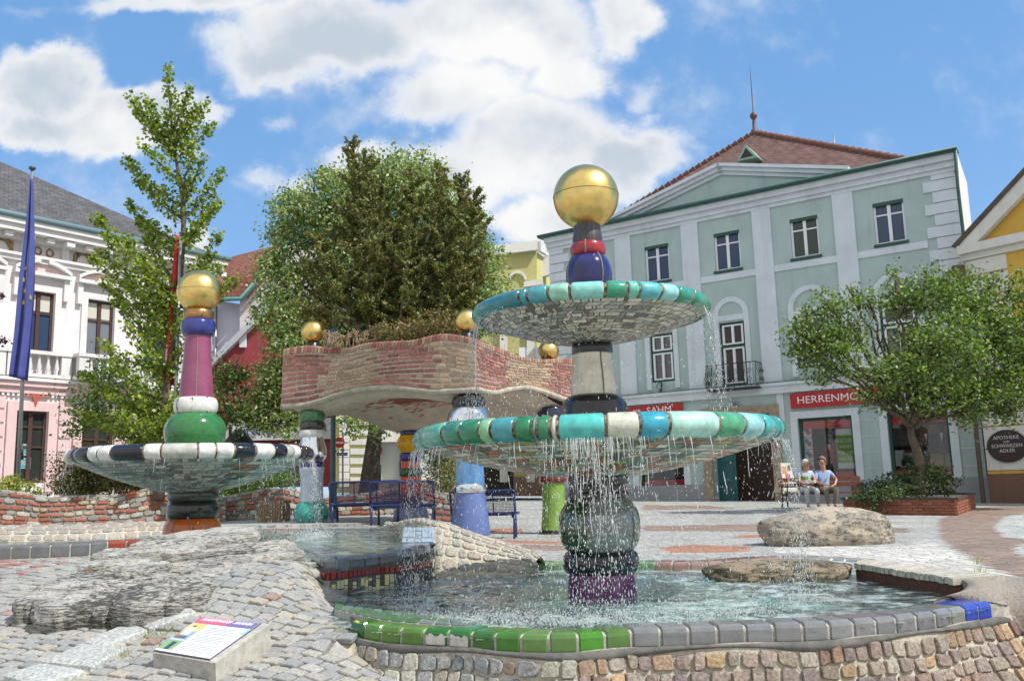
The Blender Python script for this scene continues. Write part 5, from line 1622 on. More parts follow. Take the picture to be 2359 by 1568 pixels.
class Facade:
    def __init__(s, P, a):
        s.P = Vector((P[0], P[1], 0)); s.t = Vector((math.sin(math.radians(a)), math.cos(math.radians(a)), 0)).normalized()
        s.n = Vector((s.t.y, -s.t.x, 0))
    def pix(s, X, Y, off=0.):
        r = ray(X, Y); P = s.P + s.n * off
        k = (P - CAM).dot(s.n) / r.dot(s.n)
        p = CAM + r * k
        return (p - P).dot(s.t), p.z
    def p(s, a, z, off=0.): return s.P + s.t * a + s.n * off + Vector((0, 0, z))
    def box(s, mb, a0, a1, z0, z1, o0, o1, col=None):
        q = [s.p(a0, z0, o0), s.p(a1, z0, o0), s.p(a1, z1, o0), s.p(a0, z1, o0)]
        return mb.prism(q, s.n * (o1 - o0), col)
    def rect(s, *px, off=0.):
        """pixel corners TL TR BR BL -> s0,s1,z0,z1"""
        q = [s.pix(X, Y, off) for X, Y in px]
        return (q[0][0] + q[3][0]) / 2, (q[1][0] + q[2][0]) / 2, (q[2][1] + q[3][1]) / 2, (q[0][1] + q[1][1]) / 2
    def wall(s, a0, a1, z0, z1, holes, mt, name, parent, rev=.22, body=8., top=True):
        A = sorted({a0, a1} | {h[k] for h in holes for k in (0, 1)}); Z = sorted({z0, z1} | {h[k] for h in holes for k in (2, 3)})
        A = [x for x in A if a0 <= x <= a1]; Z = [x for x in Z if z0 <= x <= z1]
        mb = MB()
        for i in range(len(A) - 1):
            for j in range(len(Z) - 1):
                ca, cz = (A[i] + A[i + 1]) / 2, (Z[j] + Z[j + 1]) / 2
                if any(h[0] < ca < h[1] and h[2] < cz < h[3] for h in holes): continue
                mb.add([s.p(A[i], Z[j]), s.p(A[i + 1], Z[j]), s.p(A[i + 1], Z[j + 1]), s.p(A[i], Z[j + 1])], [(0, 1, 2, 3)])
        for h in holes:
            r = -(h[4] if len(h) > 4 else rev)
            c = [(h[0], h[2]), (h[1], h[2]), (h[1], h[3]), (h[0], h[3])]
            for k in range(4):
                (x0, y0), (x1, y1) = c[k], c[(k + 1) % 4]
                mb.add([s.p(x0, y0), s.p(x0, y0, r), s.p(x1, y1, r), s.p(x1, y1)], [(0, 1, 2, 3)])
        # sides, back and lid
        for (x, y) in ((a0, 1), (a1, 0)):
            mb.add([s.p(x, z0), s.p(x, z0, -body), s.p(x, z1, -body), s.p(x, z1)], [(0, 1, 2, 3)])
        mb.add([s.p(a0, z0, -body), s.p(a1, z0, -body), s.p(a1, z1, -body), s.p(a0, z1, -body)], [(0, 1, 2, 3)])
        if top: mb.add([s.p(a0, z1), s.p(a1, z1), s.p(a1, z1, -body), s.p(a0, z1, -body)], [(0, 1, 2, 3)])
        return mb.build(name, mt, parent)
    def window(s, root, r, frame=None, glass=None, fw=.07, mull=(.5,), trans=(.66,), rec=.14, name='window', sill=None, head=None):
        a0, a1, z0, z1 = r[:4]
        mb = MB(); o0, o1 = -rec - .02, -rec + .05
        w, h = a1 - a0, z1 - z0
        s.box(mb, a0, a0 + fw, z0, z1, o0, o1); s.box(mb, a1 - fw, a1, z0, z1, o0, o1)
        s.box(mb, a0 + fw, a1 - fw, z0, z0 + fw, o0, o1); s.box(mb, a0 + fw, a1 - fw, z1 - fw, z1, o0, o1)
        for m_ in mull: s.box(mb, a0 + w * m_ - fw * .75, a0 + w * m_ + fw * .75, z0 + fw, z1 - fw, o0, o1 + .012)
        for t_ in trans:
            xs = [a0 + fw] + [a0 + w * m_ for m_ in mull] + [a1 - fw]
            for k in range(len(xs) - 1):
                e0 = fw * .75 if k > 0 else 0; e1 = fw * .75 if k < len(xs) - 2 else 0
                s.box(mb, xs[k] + e0, xs[k + 1] - e1, z0 + h * t_ - fw * .35, z0 + h * t_ + fw * .35, o0, o1)
        wo = mb.build(name, frame or M_WFR, root, fix=True)
        mb = MB(); mb.add([s.p(a0, z0, -rec), s.p(a1, z0, -rec), s.p(a1, z1, -rec), s.p(a0, z1, -rec)], [(0, 1, 2, 3)])
        mb.build('pane', glass or M_GLASS, wo)
        if sill:
            mb = MB(); s.box(mb, a0 - .06, a1 + .06, z0 - .09, z0, -rec + .06, .08); mb.build('sill', sill, wo, fix=True)
        if head:
            mb = MB(); s.box(mb, a0, a1, z1 - .12, z1 + .0, -rec + .06, -.02); mb.build('head_board', head, wo, fix=True)
        return wo
def plaster(name, c, na=.07):
    if name in MATS: return MATS[name]
    m = bpy.data.materials.new(name); m.use_nodes = True
    t = N(m.node_tree); b = m.node_tree.nodes['Principled BSDF']
    o = t.n('ShaderNodeTexCoord').outputs['Object']
    f = t.rng(t.noise(o, 1.3, 8, .6), .25, .75, 1 - na, 1 + na)
    st = t.rng(t.noise(t.v('MULTIPLY', o, (3.2, 3.2, .22)), 1.0, 6, .65), .5, .74)
    f = t.m('MULTIPLY', f, t.m('SUBTRACT', 1.0, t.m('MULTIPLY', st, .13)))
    f = t.m('ADD', f, t.m('MULTIPLY', t.rng(t.noise(t.v('ADD', o, (7, 3, 1)), 3.5, 5, .7), .62, .7), .06))
    cc = t.mix(1., (*c, 1), t.n('ShaderNodeCombineColor', {0: f, 1: f, 2: f}).outputs[0], 'MULTIPLY')
    t.set(b.inputs['Base Color'], cc); b.inputs['Roughness'].default_value = .9
    t.set(b.inputs['Normal'], t.n('ShaderNodeBump', {'Height': t.noise(o, 60, 5), 'Distance': .004}).outputs[0])
    MATS[name] = m
    return m
M_GWALL = plaster('mint_plaster', lin(172, 190, 189)); M_GTRIM = plaster('pale_blue_trim', lin(208, 216, 223))
def roof_mat(name, c, sx, sz, c2):
    m = bpy.data.materials.new(name); m.use_nodes = True
    t = N(m.node_tree); b = m.node_tree.nodes['Principled BSDF']
    o = t.n('ShaderNodeTexCoord').outputs['Object']
    br = t.n('ShaderNodeTexBrick', {'Vector': t.n('ShaderNodeCombineXYZ', {0: t.m('ADD', t.n('ShaderNodeSeparateXYZ', {0: o}).outputs[0], t.m('MULTIPLY', t.n('ShaderNodeSeparateXYZ', {0: o}).outputs[1], .6)), 1: t.n('ShaderNodeSeparateXYZ', {0: o}).outputs[2], 2: 0.0}).outputs[0], 'Color1': (*c, 1), 'Color2': (*c2, 1), 'Mortar': (*[x * .45 for x in c], 1), 'Scale': 1.0, 'Mortar Size': .012, 'Brick Width': sx, 'Row Height': sz})
    f = t.rng(t.noise(o, 2.2, 6, .65), .3, .7, .72, 1.2)
    c_ = t.mix(1., br.outputs[0], t.n('ShaderNodeCombineColor', {0: f, 1: f, 2: f}).outputs[0], 'MULTIPLY')
    c_ = t.mix(t.m('MULTIPLY', t.rng(t.noise(o, 26, 4), .6, .75), .4), c_, (.5, .46, .42))
    t.set(b.inputs['Base Color'], c_); b.inputs['Roughness'].default_value = .85
    t.set(b.inputs['Normal'], t.n('ShaderNodeBump', {'Height': t.m('ADD', t.m('MULTIPLY', br.outputs[1], -1.), t.noise(o, 30, 3)), 'Distance': .03}).outputs[0])
    return m
M_ROOFR = roof_mat('red_brown_roof', lin(122, 90, 82), .2, .16, lin(108, 80, 73))
M_COPPER = mat('green_gutter', lin(58, 96, 88), .5, ns=8, na=.2)
gb_ = Facade((15.3, 29.7), 55.5 + 90 - 90 if False else 180 - 55.5)
# rightward direction: azimuth measured from +Y towards +X
gB = thing('town_house', gb_.p(-8, .2), 'mint green three storey town house with white pilasters and a red shop sign', 'building')
GL = gb_.pix(1265, 541)[0]; GR = -.05
ZT = 11.55
W4 = gb_.rect((2008.8, 469), (2079.6, 456), (2088, 552), (2016.6, 565))
W3 = gb_.rect((1818.6, 507), (1883, 495.5), (1888, 585.8), (1823.7, 597.5))
W2 = gb_.rect((1644, 539), (1702, 529), (1707, 617), (1647, 628))
W1 = gb_.rect((1485, 569), (1539, 560), (1543, 643), (1487, 652))
zu0, zu1 = sum(w[2] for w in (W1, W2, W3, W4)) / 4, sum(w[3] for w in (W1, W2, W3, W4)) / 4
ups = [(w[0], w[1], zu0, zu1) for w in (W1, W2, W3, W4)]
M2 = gb_.rect((1656, 744.6), (1714, 738), (1723, 885), (1664, 890)); M1 = gb_.rect((1497, 783), (1551, 776), (1554, 876), (1500, 882))
zm0, zm1 = M2[2], M2[3]
mids = [(M1[0], M1[1], M1[2], M2[3] - .1), (M2[0], M2[1], zm0, zm1)]
for u in ups[2:]:
    c = (u[0] + u[1]) / 2; mids.append((c - .62, c + .62, M1[2], zm1 - .1))
SA = gb_.rect((1836, 962), (1962, 953), (1972, 1100), (1848, 1105)); SB = gb_.rect((2041, 959), (2182, 938), (2196, 1097), (2056, 1099)); SC = gb_.rect((1470, 985), (1574, 975), (1574, 1120), (1472, 1120))
PO = gb_.rect((1640, 960), (1778, 950), (1782, 1146), (1642, 1146))
SAz = ((SA[2] + SB[2]) / 2, (SA[3] + SB[3]) / 2)
SA = (SA[0], SA[1], SAz[0], SAz[1]); SB = (SB[0], SB[1], SAz[0], SAz[1]); SC = (SC[0], SC[1], SC[2], SAz[1])
PO = (PO[0], PO[1], -.4, PO[3])
holes = [(*u, .2) for u in ups] + [(*m_, .2) for m_ in mids] + [(*SA, .25), (*SB, .25), (*SC, .25), (*PO, .5)]
gb_.wall(GL, GR, -.5, ZT, holes, M_GWALL, 'wall', gB, body=2.3)
mb = MB(); gb_.box(mb, GL + .1, GR - 2.6, -.5, ZT - .3, -9.5, -2.32); mb.build('rear_wing', M_GWALL, gB, fix=True)
for k, u in enumerate(ups): gb_.window(gB, u, glass=(M_GLASS, M_GLASS, glass_mat('green_curtain_glass', (.05, .065, .05), .5), glass_mat('sky_glass', (.05, .075, .13), .6))[k], sill=M_DGREEN, head=M_DGREEN, trans=(.70,), fw=.075)
# curtained, green framed first floor windows
M_CURT = glass_mat('curtained_glass', (.09, .075, .075))
for m_ in mids:
    o = gb_.window(gB, m_, frame=M_DGREEN, fw=.09, mull=(), trans=(.62,), glass=M_CURT)
    h = m_[3] - m_[2]
    for z0, z1 in ((m_[2] + .09, m_[2] + .60 * h), (m_[2] + .65 * h, m_[3] - .09)):
        mb = MB(); a0, a1 = m_[0] + .09, m_[1] - .09
        for x in (a0, (a0 + a1) / 2 - .05, a1 - .075): gb_.box(mb, x, x + (.10 if x not in (a0, a1 - .075) else .075), z0, z1, -.13, -.06)
        for z in (z0, z1 - .06): gb_.box(mb, a0 + .075, a1 - .075, z, z + .06, -.125, -.065)
        mb.build('casement', M_WFR, o, fix=True)
# trim: pilasters, quoins, courses, cornice
mb = MB()
pil = []
for Xa, Xb, Y in ((1418, 1454, 600), (1570, 1609, 560), (1733, 1776, 520), (1917, 1965, 470)):
    a0, a1 = gb_.pix(Xa, Y)[0], gb_.pix(Xb, Y)[0]; pil.append((a0, a1))
    mb = MB(); gb_.box(mb, a0, a1, 4.42, ZT - .42, 0, .07); mb.build('pilaster', M_GTRIM, gB, fix=True)
for side_, s0 in ((1, GR), (-1, GL)):
    z = 4.45; k = 0; mb = MB()
    while z < ZT - .5:
        L = 1.0 if k % 2 else .72
        a0, a1 = (s0 - L, s0 + .03) if side_ > 0 else (s0 - .03, s0 + L)
        gb_.box(mb, a0, a1, z, z + .37, 0, .06); z += .405; k += 1
    mb.build('quoins', M_GTRIM, gB, fix=True)
mb = MB()
zs = gb_.pix(1960, 591)[1] - .0
edges = [GL + .75] + [x for p_ in pil for x in p_] + [GR - 1.02]
for k in range(0, len(edges), 2):
    mb = MB(); gb_.box(mb, edges[k] + .003, edges[k + 1] - .003, zs - .13, zs + .12, 0, .045); mb.build('string_course', M_GTRIM, gB, fix=True)
mb = MB()
for z0, z1, o in ((ZT - .44, ZT - .30, .09), (ZT - .297, ZT - .10, .18), (ZT - .097, ZT + .12, .34)): gb_.box(mb, GL - .1, GR + .12, z0, z1, -.1, o)
mb.build('cornice', M_GTRIM, gB, fix=True)
mb = MB(); gb_.box(mb, GL - .3, GR + .25, ZT + .122, ZT + .20, .1, .50)
mb.tube([gb_.p(GL - .3, ZT + .2, .52), gb_.p(GR + .25, ZT + .2, .52)], .06, 8)
mb.tube([gb_.p(GR + .2, ZT + .2, .5), gb_.p(GR + .1, ZT - 1.0, .1), gb_.p(GR + .12, 8, .1), gb_.p(GR + .12, .0, .1)], .055, 8)
mb.build('gutter', M_COPPER, gB, fix=True)
mb = MB(); gb_.box(mb, GL - .05, GR + .06, 4.02, 4.30, -.02, .16); gb_.box(mb, GL - .05, GR + .08, 4.303, 4.42, -.02, .24)
mb.build('ledge', M_GTRIM, gB, fix=True)
mb = MB(); gb_.box(mb, GL - .05, GR + .08, 4.422, 4.45, -.02, .26); mb.build('ledge_flashing', M_COPPER, gB, fix=True)
# first floor surrounds with round arches
mb = MB()
for i, m_ in enumerate(mids):
    a0, a1 = m_[0], m_[1]; w_ = .20; mb = MB()
    gb_.box(mb, a0 - w_, a0 - .002, m_[2] - .3, m_[3] + .28, 0, .045); gb_.box(mb, a1 + .002, a1 + w_, m_[2] - .3, m_[3] + .28, 0, .045)
    gb_.box(mb, a0, a1, m_[3] + .06, m_[3] + .28, 0, .04)
    c = (a0 + a1) / 2; R_ = (a1 - a0) / 2 + w_; zc = m_[3] + .28
    n_ = 20
    for k in range(n_):
        t0, t1 = pi * k / n_, pi * (k + 1) / n_
        q = [gb_.p(c + R_ * math.cos(t0), zc + R_ * math.sin(t0)), gb_.p(c + R_ * math.cos(t1), zc + R_ * math.sin(t1)), gb_.p(c + (R_ - w_) * math.cos(t1), zc + (R_ - w_) * math.sin(t1)), gb_.p(c + (R_ - w_) * math.cos(t0), zc + (R_ - w_) * math.sin(t0))]
        mb.prism(q, gb_.n * .045)
    mb.build('arch_surround', M_GTRIM, gB, fix=True)
# ground floor: rusticated joints, frames, plinth, portal
mb = MB()
for r in (SA, SB, SC):
    w_ = .26; mb = MB()
    gb_.box(mb, r[0] - w_, r[0] - .002, .78, r[3] + w_, 0, .05); gb_.box(mb, r[1] + .002, r[1] + w_, .78, r[3] + w_, 0, .05); gb_.box(mb, r[0], r[1], r[3] + .002, r[3] + w_, 0, .05)
    mb.build('shop_surround', M_GTRIM, gB, fix=True)
mb = MB(); gb_.box(mb, PO[1] + .30, PO[1] + .55, 2.9, 4.02, 0, .05)
mb.build('trim_strip', M_GTRIM, gB, fix=True)
mb = MB()
for a0, a1 in ((PO[1] + .56, SA[0] - .27), (SA[1] + .27, SB[0] - .27), (SB[1] + .27, GR), (SC[1] + .27, PO[0] - .4), (GL, SC[0] - .27)):
    z = 1.15
    while z < 3.3:
        gb_.box(mb, a0, a1, z, z + .022, 0, .012); z += .56
mb.build('joint_lines', M_GTRIM, gB, fix=True)
mb = MB()
for a0, a1 in ((GL - .02, PO[0] - .36), (PO[1] + .36, GR + .03)):
    mb = MB(); gb_.box(mb, a0, a1, -.5, .78, -.02, .08); mb.build('plinth', mat('granite_plinth', lin(150, 152, 156), .85, ns=40, na=.25), gB, fix=True)
mb = MB()
gb_.box(mb, PO[0] - .35, PO[0] - .002, -.4, PO[3] + .3, -.02, .11); gb_.box(mb, PO[1] + .002, PO[1] + .35, -.4, PO[3] + .3, -.02, .11); gb_.box(mb, PO[0], PO[1], PO[3] + .002, PO[3] + .3, -.02, .10)
mb.build('portal', mat('sandstone', lin(158, 142, 122), .9, ns=6, na=.25, bump=.006, bs=30), gB, fix=True)
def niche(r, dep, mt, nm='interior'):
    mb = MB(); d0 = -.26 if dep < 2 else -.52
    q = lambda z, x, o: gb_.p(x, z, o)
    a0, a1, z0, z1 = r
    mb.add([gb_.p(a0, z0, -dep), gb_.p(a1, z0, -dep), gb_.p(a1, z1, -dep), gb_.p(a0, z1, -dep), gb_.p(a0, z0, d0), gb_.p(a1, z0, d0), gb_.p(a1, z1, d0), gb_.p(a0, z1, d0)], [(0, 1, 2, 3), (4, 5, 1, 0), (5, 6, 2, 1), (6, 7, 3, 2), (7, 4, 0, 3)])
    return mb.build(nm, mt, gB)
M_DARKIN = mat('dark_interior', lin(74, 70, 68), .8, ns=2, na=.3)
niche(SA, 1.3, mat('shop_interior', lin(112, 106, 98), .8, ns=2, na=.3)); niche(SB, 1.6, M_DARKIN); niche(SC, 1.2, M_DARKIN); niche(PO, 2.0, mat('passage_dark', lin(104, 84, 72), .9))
mb = MB(); gb_.box(mb, PO[0] + .85, PO[1] - .3, -.3, 2.7, -1.9, -1.82)
for k in range(3): gb_.box(mb, PO[0] + 1.0, PO[1] - .45, .0 + .85 * k, .7 + .85 * k, -1.815, -1.77)
mb.build('gate', mat('brown_gate', lin(92, 70, 58), .6, ns=10, na=.2), gB, fix=True)
for r in (SA, SB, SC):
    mb = MB(); f_ = .09
    gb_.box(mb, r[0], r[0] + f_, r[2], r[3], -.24, -.12); gb_.box(mb, r[1] - f_, r[1], r[2], r[3], -.24, -.12); gb_.box(mb, r[0] + f_, r[1] - f_, r[3] - f_, r[3], -.24, -.12); gb_.box(mb, r[0] + f_, r[1] - f_, r[2], r[2] + .05, -.24, -.12)
    wo = mb.build('shop_window', M_DGREEN, gB, fix=True)
    mb = MB(); mb.add([gb_.p(r[0], r[2], -.2), gb_.p(r[1], r[2], -.2), gb_.p(r[1], r[3], -.2), gb_.p(r[0], r[3], -.2)], [(0, 1, 2, 3)]); mb.build('pane', M_SHOPGL, wo)
    mb = MB(); gb_.box(mb, r[0] + f_, r[1] - f_, r[3] - f_ - .30, r[3] - f_ - .004, -.27, -.212); gb_.box(mb, r[0] + f_, r[1] - f_, r[2] + .054, r[2] + .25, -.27, -.212)
    mb.build('red_band', mat('red_film', lin(206, 34, 30), .5), wo, fix=True)
mb = MB()
gb_.box(mb, SB[0] + 1.0, SB[0] + 1.75, SB[2] + .3, SB[3] - .42, -1.2, -1.12)
mb.build('yellow_backdrop', mat('yellow_cloth', lin(214, 172, 22), .7), gB, fix=True)
mb = MB(); gb_.box(mb, PO[0] + .02, PO[0] + .75, -.3, 2.5, -.5, -.42)
for k in range(3): gb_.box(mb, PO[0] + .12, PO[0] + .65, .0 + .8 * k, .65 + .8 * k, -.415, -.39)
mb.build('door', mat('teal_door', lin(40, 92, 96), .4), gB, fix=True)
# pediment and roof
pl_, pr_, pa_ = gb_.pix(1409, 511), gb_.pix(1959, 394), gb_.pix(1661, 376)
zb = ZT + .27
mb = MB(); mb.prism([gb_.p(pl_[0], zb, .02), gb_.p(pr_[0], zb, .02), gb_.p(pa_[0], pa_[1] - .1, .02)], gb_.n * -1.5); mb.build('tympanum', M_GWALL, gB, fix=True)
mb = MB()
for (sx, e) in ((pl_[0], 1), (pr_[0], -1)):
    a, b = gb_.p(sx, zb + .05, .02), gb_.p(pa_[0], pa_[1] - .20, .02)
    dv = (b - a).normalized(); up_ = Vector((0, 0, 1)); nn = (up_ - dv * up_.dot(dv)).normalized()
    for h0, h1, o in ((-.30, -.17, .12), (-.167, -.03, .26), (-.027, .10, .40)):
        mb.prism([a + nn * h0, b + nn * h0 + dv * .05, b + nn * h1 + dv * .05, a + nn * h1], gb_.n * o)
mb.build('raking_cornice', M_GTRIM, gB, fix=True)
def offp(X, Y, o):
    s_, z_ = gb_.pix(X, Y, o); return gb_.p(s_, z_, o)
ap_ = offp(1738, 306, -5.2)
lc, rc = offp(1372, 528, -.7), offp(2110, 372, -.7)
zlo = min(lc.z, rc.z) ; bl_c, br_c = lc - gb_.n * 9, rc - gb_.n * 9
mb = MB(); mb.add([lc, rc, br_c, bl_c, ap_], [(0, 1, 4), (1, 2, 4), (2, 3, 4), (3, 0, 4)]); rf = mb.build('roof', M_ROOFR, gB)
mb = MB()
for c_ in (lc, rc):
    n_ = 26; pts = [c_.lerp(ap_, k / n_) for k in range(n_ + 1)]
    for k in range(n_):
        a, b = pts[k], pts[k + 1]
        mb.tube([a, a.lerp(b, .8), a.lerp(b, .82), b], [.10, .13, .16, .15], 8)
mb.build('hip_tiles', mat('hip_tile', lin(120, 84, 75), .85, ns=6, na=.3), rf)
mb = MB(); q = [offp(1697, 372, -2.2), offp(1745, 362, -2.2), offp(1716, 333, -2.2)]
mb.prism(q, -gb_.n * 1.6); d_ = mb.build('roof_vent', mat('pale_verdigris', lin(136, 160, 150), .6, ns=8, na=.25), rf, fix=True)
mb = MB(); c_ = (q[0] + q[1] + q[2]) / 3; mb.add([c_ + (p_ - c_) * .62 + gb_.n * .02 for p_ in q], [(0, 1, 2)]); mb.build('louvre', mat('louvre_dark', lin(50, 46, 44), .8), d_)
ax = Vector((ap_.x, ap_.y, 0)); z0 = ap_.z
mb = MB(); zt = zof(ax, 122) if False else z0 + 3.2
mb.lathe(ax, [(.16, z0 - .25), (.16, z0 + .12), (.09, z0 + .16), (.08, z0 + .5), (.06, z0 + .6), (.15, z0 + .72), (.17, z0 + .8), (.13, z0 + .9), (.03, z0 + 1.0), (.022, z0 + 2.0), (.008, zt)], 12)
mb.build('finial', mat('finial_metal', lin(96, 66, 62), .6, ns=10, na=.3), rf)
p_ = offp(1921, 345, -4.5); mb = MB(); mb.tube([p_ - Vector((0, 0, 1.5)), offp(1920, 308, -4.5)], .025, 6); mb.build('antenna', M_GALV, rf)
mb = MB(); a, b = gb_.p(GR + .04, ZT + .2, -.1), gb_.p(GR + .04, ZT + .2, -9)
mb.prism([gb_.p(GR + .03, -.4, -.02), gb_.p(GR + .03, -.4, -2.1), gb_.p(GR + .03, ZT - .3, -2.1), gb_.p(GR + .03, ZT + .45, -.02)], gb_.t * .1); mb.build('party_wall', mat('white_plaster', lin(222, 220, 214), .9, ns=2, na=.06), gB, fix=True)
# wrought iron balcony
M_IRON = mat('wrought_iron', (.015, .015, .017), .5)
c = (M2[0] + M2[1]) / 2; b0, b1 = gb_.pix(1632, 890, .45)[0], gb_.pix(1746, 880, .45)[0]; zf = gb_.pix(1690, 897)[1]
mb = MB(); gb_.box(mb, b0, b1, zf - .06, zf, 0, .62)
bal = mb.build('balcony', M_IRON, gB, fix=True)
mb = MB()
def rail(P0_, P1_, n_):
    H = .92
    for k in range(n_ + 1):
        p = P0_.lerp(P1_, k / n_); bul = (P1_ - P0_).cross(Vector((0, 0, 1))).normalized()
        mb.tube([p + bul * b_ + Vector((0, 0, z_)) for z_, b_ in ((0, 0), (.15, .09), (.35, .12), (.6, .03), (.92, .0))], .011, 4)
    mb.tube([P0_ + Vector((0, 0, H)), P1_ + Vector((0, 0, H))], .018, 5)
    L = (P1_ - P0_).length; d = (P1_ - P0_).normalized(); bul = d.cross(Vector((0, 0, 1)))
    for k in range(int(L / .26)):
        cc = P0_ + d * (.15 + .26 * k) + Vector((0, 0, .42)) + bul * .1
        for sg in (1, -1):
            mb.tube([cc + d * (sg * (.11 - .10 * t / 14) * math.cos(t * .75)) + Vector((0, 0, sg * .16 + (.12 - .10 * t / 14) * math.sin(t * .75))) for t in range(15)], .009, 4)
f0, f1 = gb_.p(b0, zf, .6), gb_.p(b1, zf, .6)
rail(f0, f1, 9); rail(gb_.p(b0, zf, .03), f0, 3); rail(f1, gb_.p(b1, zf, .03), 3)
mb.build('railing', M_IRON, bal)
p = gb_.p(*gb_.pix(1524, 898), .0); mb = MB()
for k in range(2):
    mb.tube([p + gb_.n * (.05 + .16 * math.sin(t * .4)) + gb_.t * ((k - .5) * .22 * math.sin(t * .5)) + Vector((0, 0, .34 - .06 * t)) for t in range(11)], .014, 5)
mb.tube([p + Vector((0, 0, .35)) + gb_.n * .03, p - Vector((0, 0, .4)) + gb_.n * .03], .016, 5); mb.build('iron_bracket', M_IRON, gB)
# ---- signs on the green house
M_SIGNR = mat('shop_sign_red', lin(176, 36, 40), .5, ns=3, na=.06); M_LETW = mat('letter_white', lin(232, 232, 232), .5)
def sign(F, r, mt, text, size, lab, off=.07, lx=0., tcol=None, sx=1.0, cat='sign', dz=0, name='shop_sign', fw=1.5):
    a0, a1, z0, z1 = r
    t = thing(name, F.p((a0 + a1) / 2, z0, off), lab, cat)
    mb = MB(); F.box(mb, a0, a1, z0, z1, off, off + .06); mb.build('board', mt, t, fix=True)
    mb = MB()
    for txt, sz, dx in text: put_text(mb, txt, sz, F.p((a0 + a1) / 2 + lx + dx, (z0 + z1) / 2 + dz, off + .066), F.t, (0, 0, 1), None, fw, sx)
    mb.build('lettering', tcol or M_LETW, t); return t
HS = gb_.rect((1822, 913), (2040, 893), (2040, 932), (1824, 949)); HS = (HS[0], HS[1], 3.42, 3.96)
sign(gb_, HS, M_SIGNR, [('HERRENMODE', .37, 0)], .4, 'long red shop sign with white letters HERRENMODE, half hidden by the tree', lx=(gb_.pix(1834, 930)[0] - HS[0]) + 1.42 - (HS[1] - HS[0]) / 2, sx=1.12)
MS = gb_.rect((1440, 949), (1574, 934), (1574, 960), (1440, 976)); MS = (MS[0], MS[1], MS[3] - .34, MS[3] + .14)
sign(gb_, MS, M_SIGNR, [('MR', .24, -.72), ('SAHM', .38, .25)], .4, 'red shop sign with white letters MR SAHM behind the fountain column', lx=.05, sx=1.1, dz=.03)
HN = gb_.pix(1693, 932); sign(gb_, (HN[0] - .13, HN[0] + .13, HN[1] - .12, HN[1] + .12), mat('enamel_grey', lin(150, 156, 160), .5), [('10', .17, 0)], .1, 'small square house number plate 10 above the portal', tcol=mat('letter_dark', lin(60, 50, 50), .6), cat='house number', name='number_plate', off=.02)
def poster(F, r, lab, cols, off, text=None, name='poster', circ=None):
    a0, a1, z0, z1 = r; t = thing(name, F.p((a0 + a1) / 2, z0, off), lab, 'poster')
    mb = MB(); F.box(mb, a0, a1, z0, z1, off - .012, off, lin(226, 226, 224))
    for b0_, b1_, c_ in cols: F.box(mb, a0 + .001, a1 - .001, lerp(z0, z1, b0_), lerp(z0, z1, b1_), off, off + .003, c_)
    for x, y, rr, c_ in circ or []:
        cc = F.p(lerp(a0, a1, x), lerp(z0, z1, y), off + .006); mb.prism([cc + F.t * rr * math.cos(2 * pi * k / 20) + Vector((0, 0, rr * math.sin(2 * pi * k / 20))) for k in range(20)], F.n * .003, c_)
    sh = mb.build('sheet', mat('poster_print', None, .5), t, fix=True)
    if text:
        mb = MB()
        for k, tx in enumerate(text): put_text(mb, tx, .19, F.p((a0 + a1) / 2, lerp(z0, z1, .70) - k * .215, off + .006), F.t, (0, 0, 1), None, 1.3, .82, thick=.002)
        mb.build('lettering', M_LETW, t)
    return t
PR = gb_.rect((1919.7, 988), (1958, 986), (1966, 1077), (1926, 1080)); ofp = -.215
poster(gb_, PR, 'tall green and white poster reading FRISCHER WIND in the left shop window', [(.15, .84, lin(126, 170, 30)), (.86, .96, lin(226, 226, 224))], -.225, ['FRISCHER', 'WIND', 'FÜR IHR', 'NEUES', 'OUTFIT!'], circ=None)
zt_ = gb_.pix(1850, 981)[1]; a0 = gb_.pix(1845, 1000)[0]; a1 = gb_.pix(1866, 1000)[0] - .02
wds = ['topmost', 'second from the top', 'third from the top', 'lowest']
for k in range(4):
    h_ = .42
    poster(gb_, (a0, a1, zt_ - h_ * (k + 1) + .02, zt_ - h_ * k), f'white sale poster with blue and red dots, {wds[k]} in the window', [], -.225, None, 'poster', [(.36, .70, .085, lin(60, 130, 190)), (.64, .44, .085, lin(196, 70, 60))])
def mannequin(F, s_, z_, o, c, lab):
    t = thing('mannequin', F.p(s_, z_, o), lab, 'mannequin')
    ax = F.p(s_, 0, o); ax.z = 0
    def j_(a, z): return .22 * abs(math.cos(a - math.atan2(F.t.y, F.t.x)))
    mb = MB(); mb.lathe(ax, [(.001, z_), (.17, z_ + .02), (.15, z_ + .35), (.18, z_ + .55), (.17, z_ + .66), (.08, z_ + .72), (.06, z_ + .73)], 20, None, jit=j_)
    for sg in (-1, 1): mb.tube([F.p(s_ + sg * .19, z_ + .66, o), F.p(s_ + sg * .25, z_ + .4, o), F.p(s_ + sg * .24, z_ + .05, o + .04)], [.06, .055, .045], 8)
    mb.build('jacket', mat('suit_' + str(c), lin(*c), .85), t)
    mb = MB(); mb.prism([F.p(s_ - .05, z_ + .70, o + .155), F.p(s_ + .05, z_ + .70, o + .155), F.p(s_, z_ + .42, o + .20)], F.n * .01); mb.build('shirt_front', M_LETW, t, fix=True)
    mb = MB(); mb.lathe(ax, [(.05, z_ + .72), (.045, z_ + .8), (.085, z_ + .88), (.09, z_ + .96), (.05, z_ + 1.04), (.001, z_ + 1.05)], 14); mb.build('head', M_IRON, t)
    mb = MB(); mb.lathe(ax, [(.03, z_), (.03, SB[2] + .02), (.2, SB[2] + .0)], 10); mb.build('stand', M_IRON, t)
mannequin(gb_, gb_.pix(2137, 1040, -.6)[0], SB[2] + .75, -.7, (44, 46, 56), 'dark suited mannequin against the yellow backdrop in the right shop window')
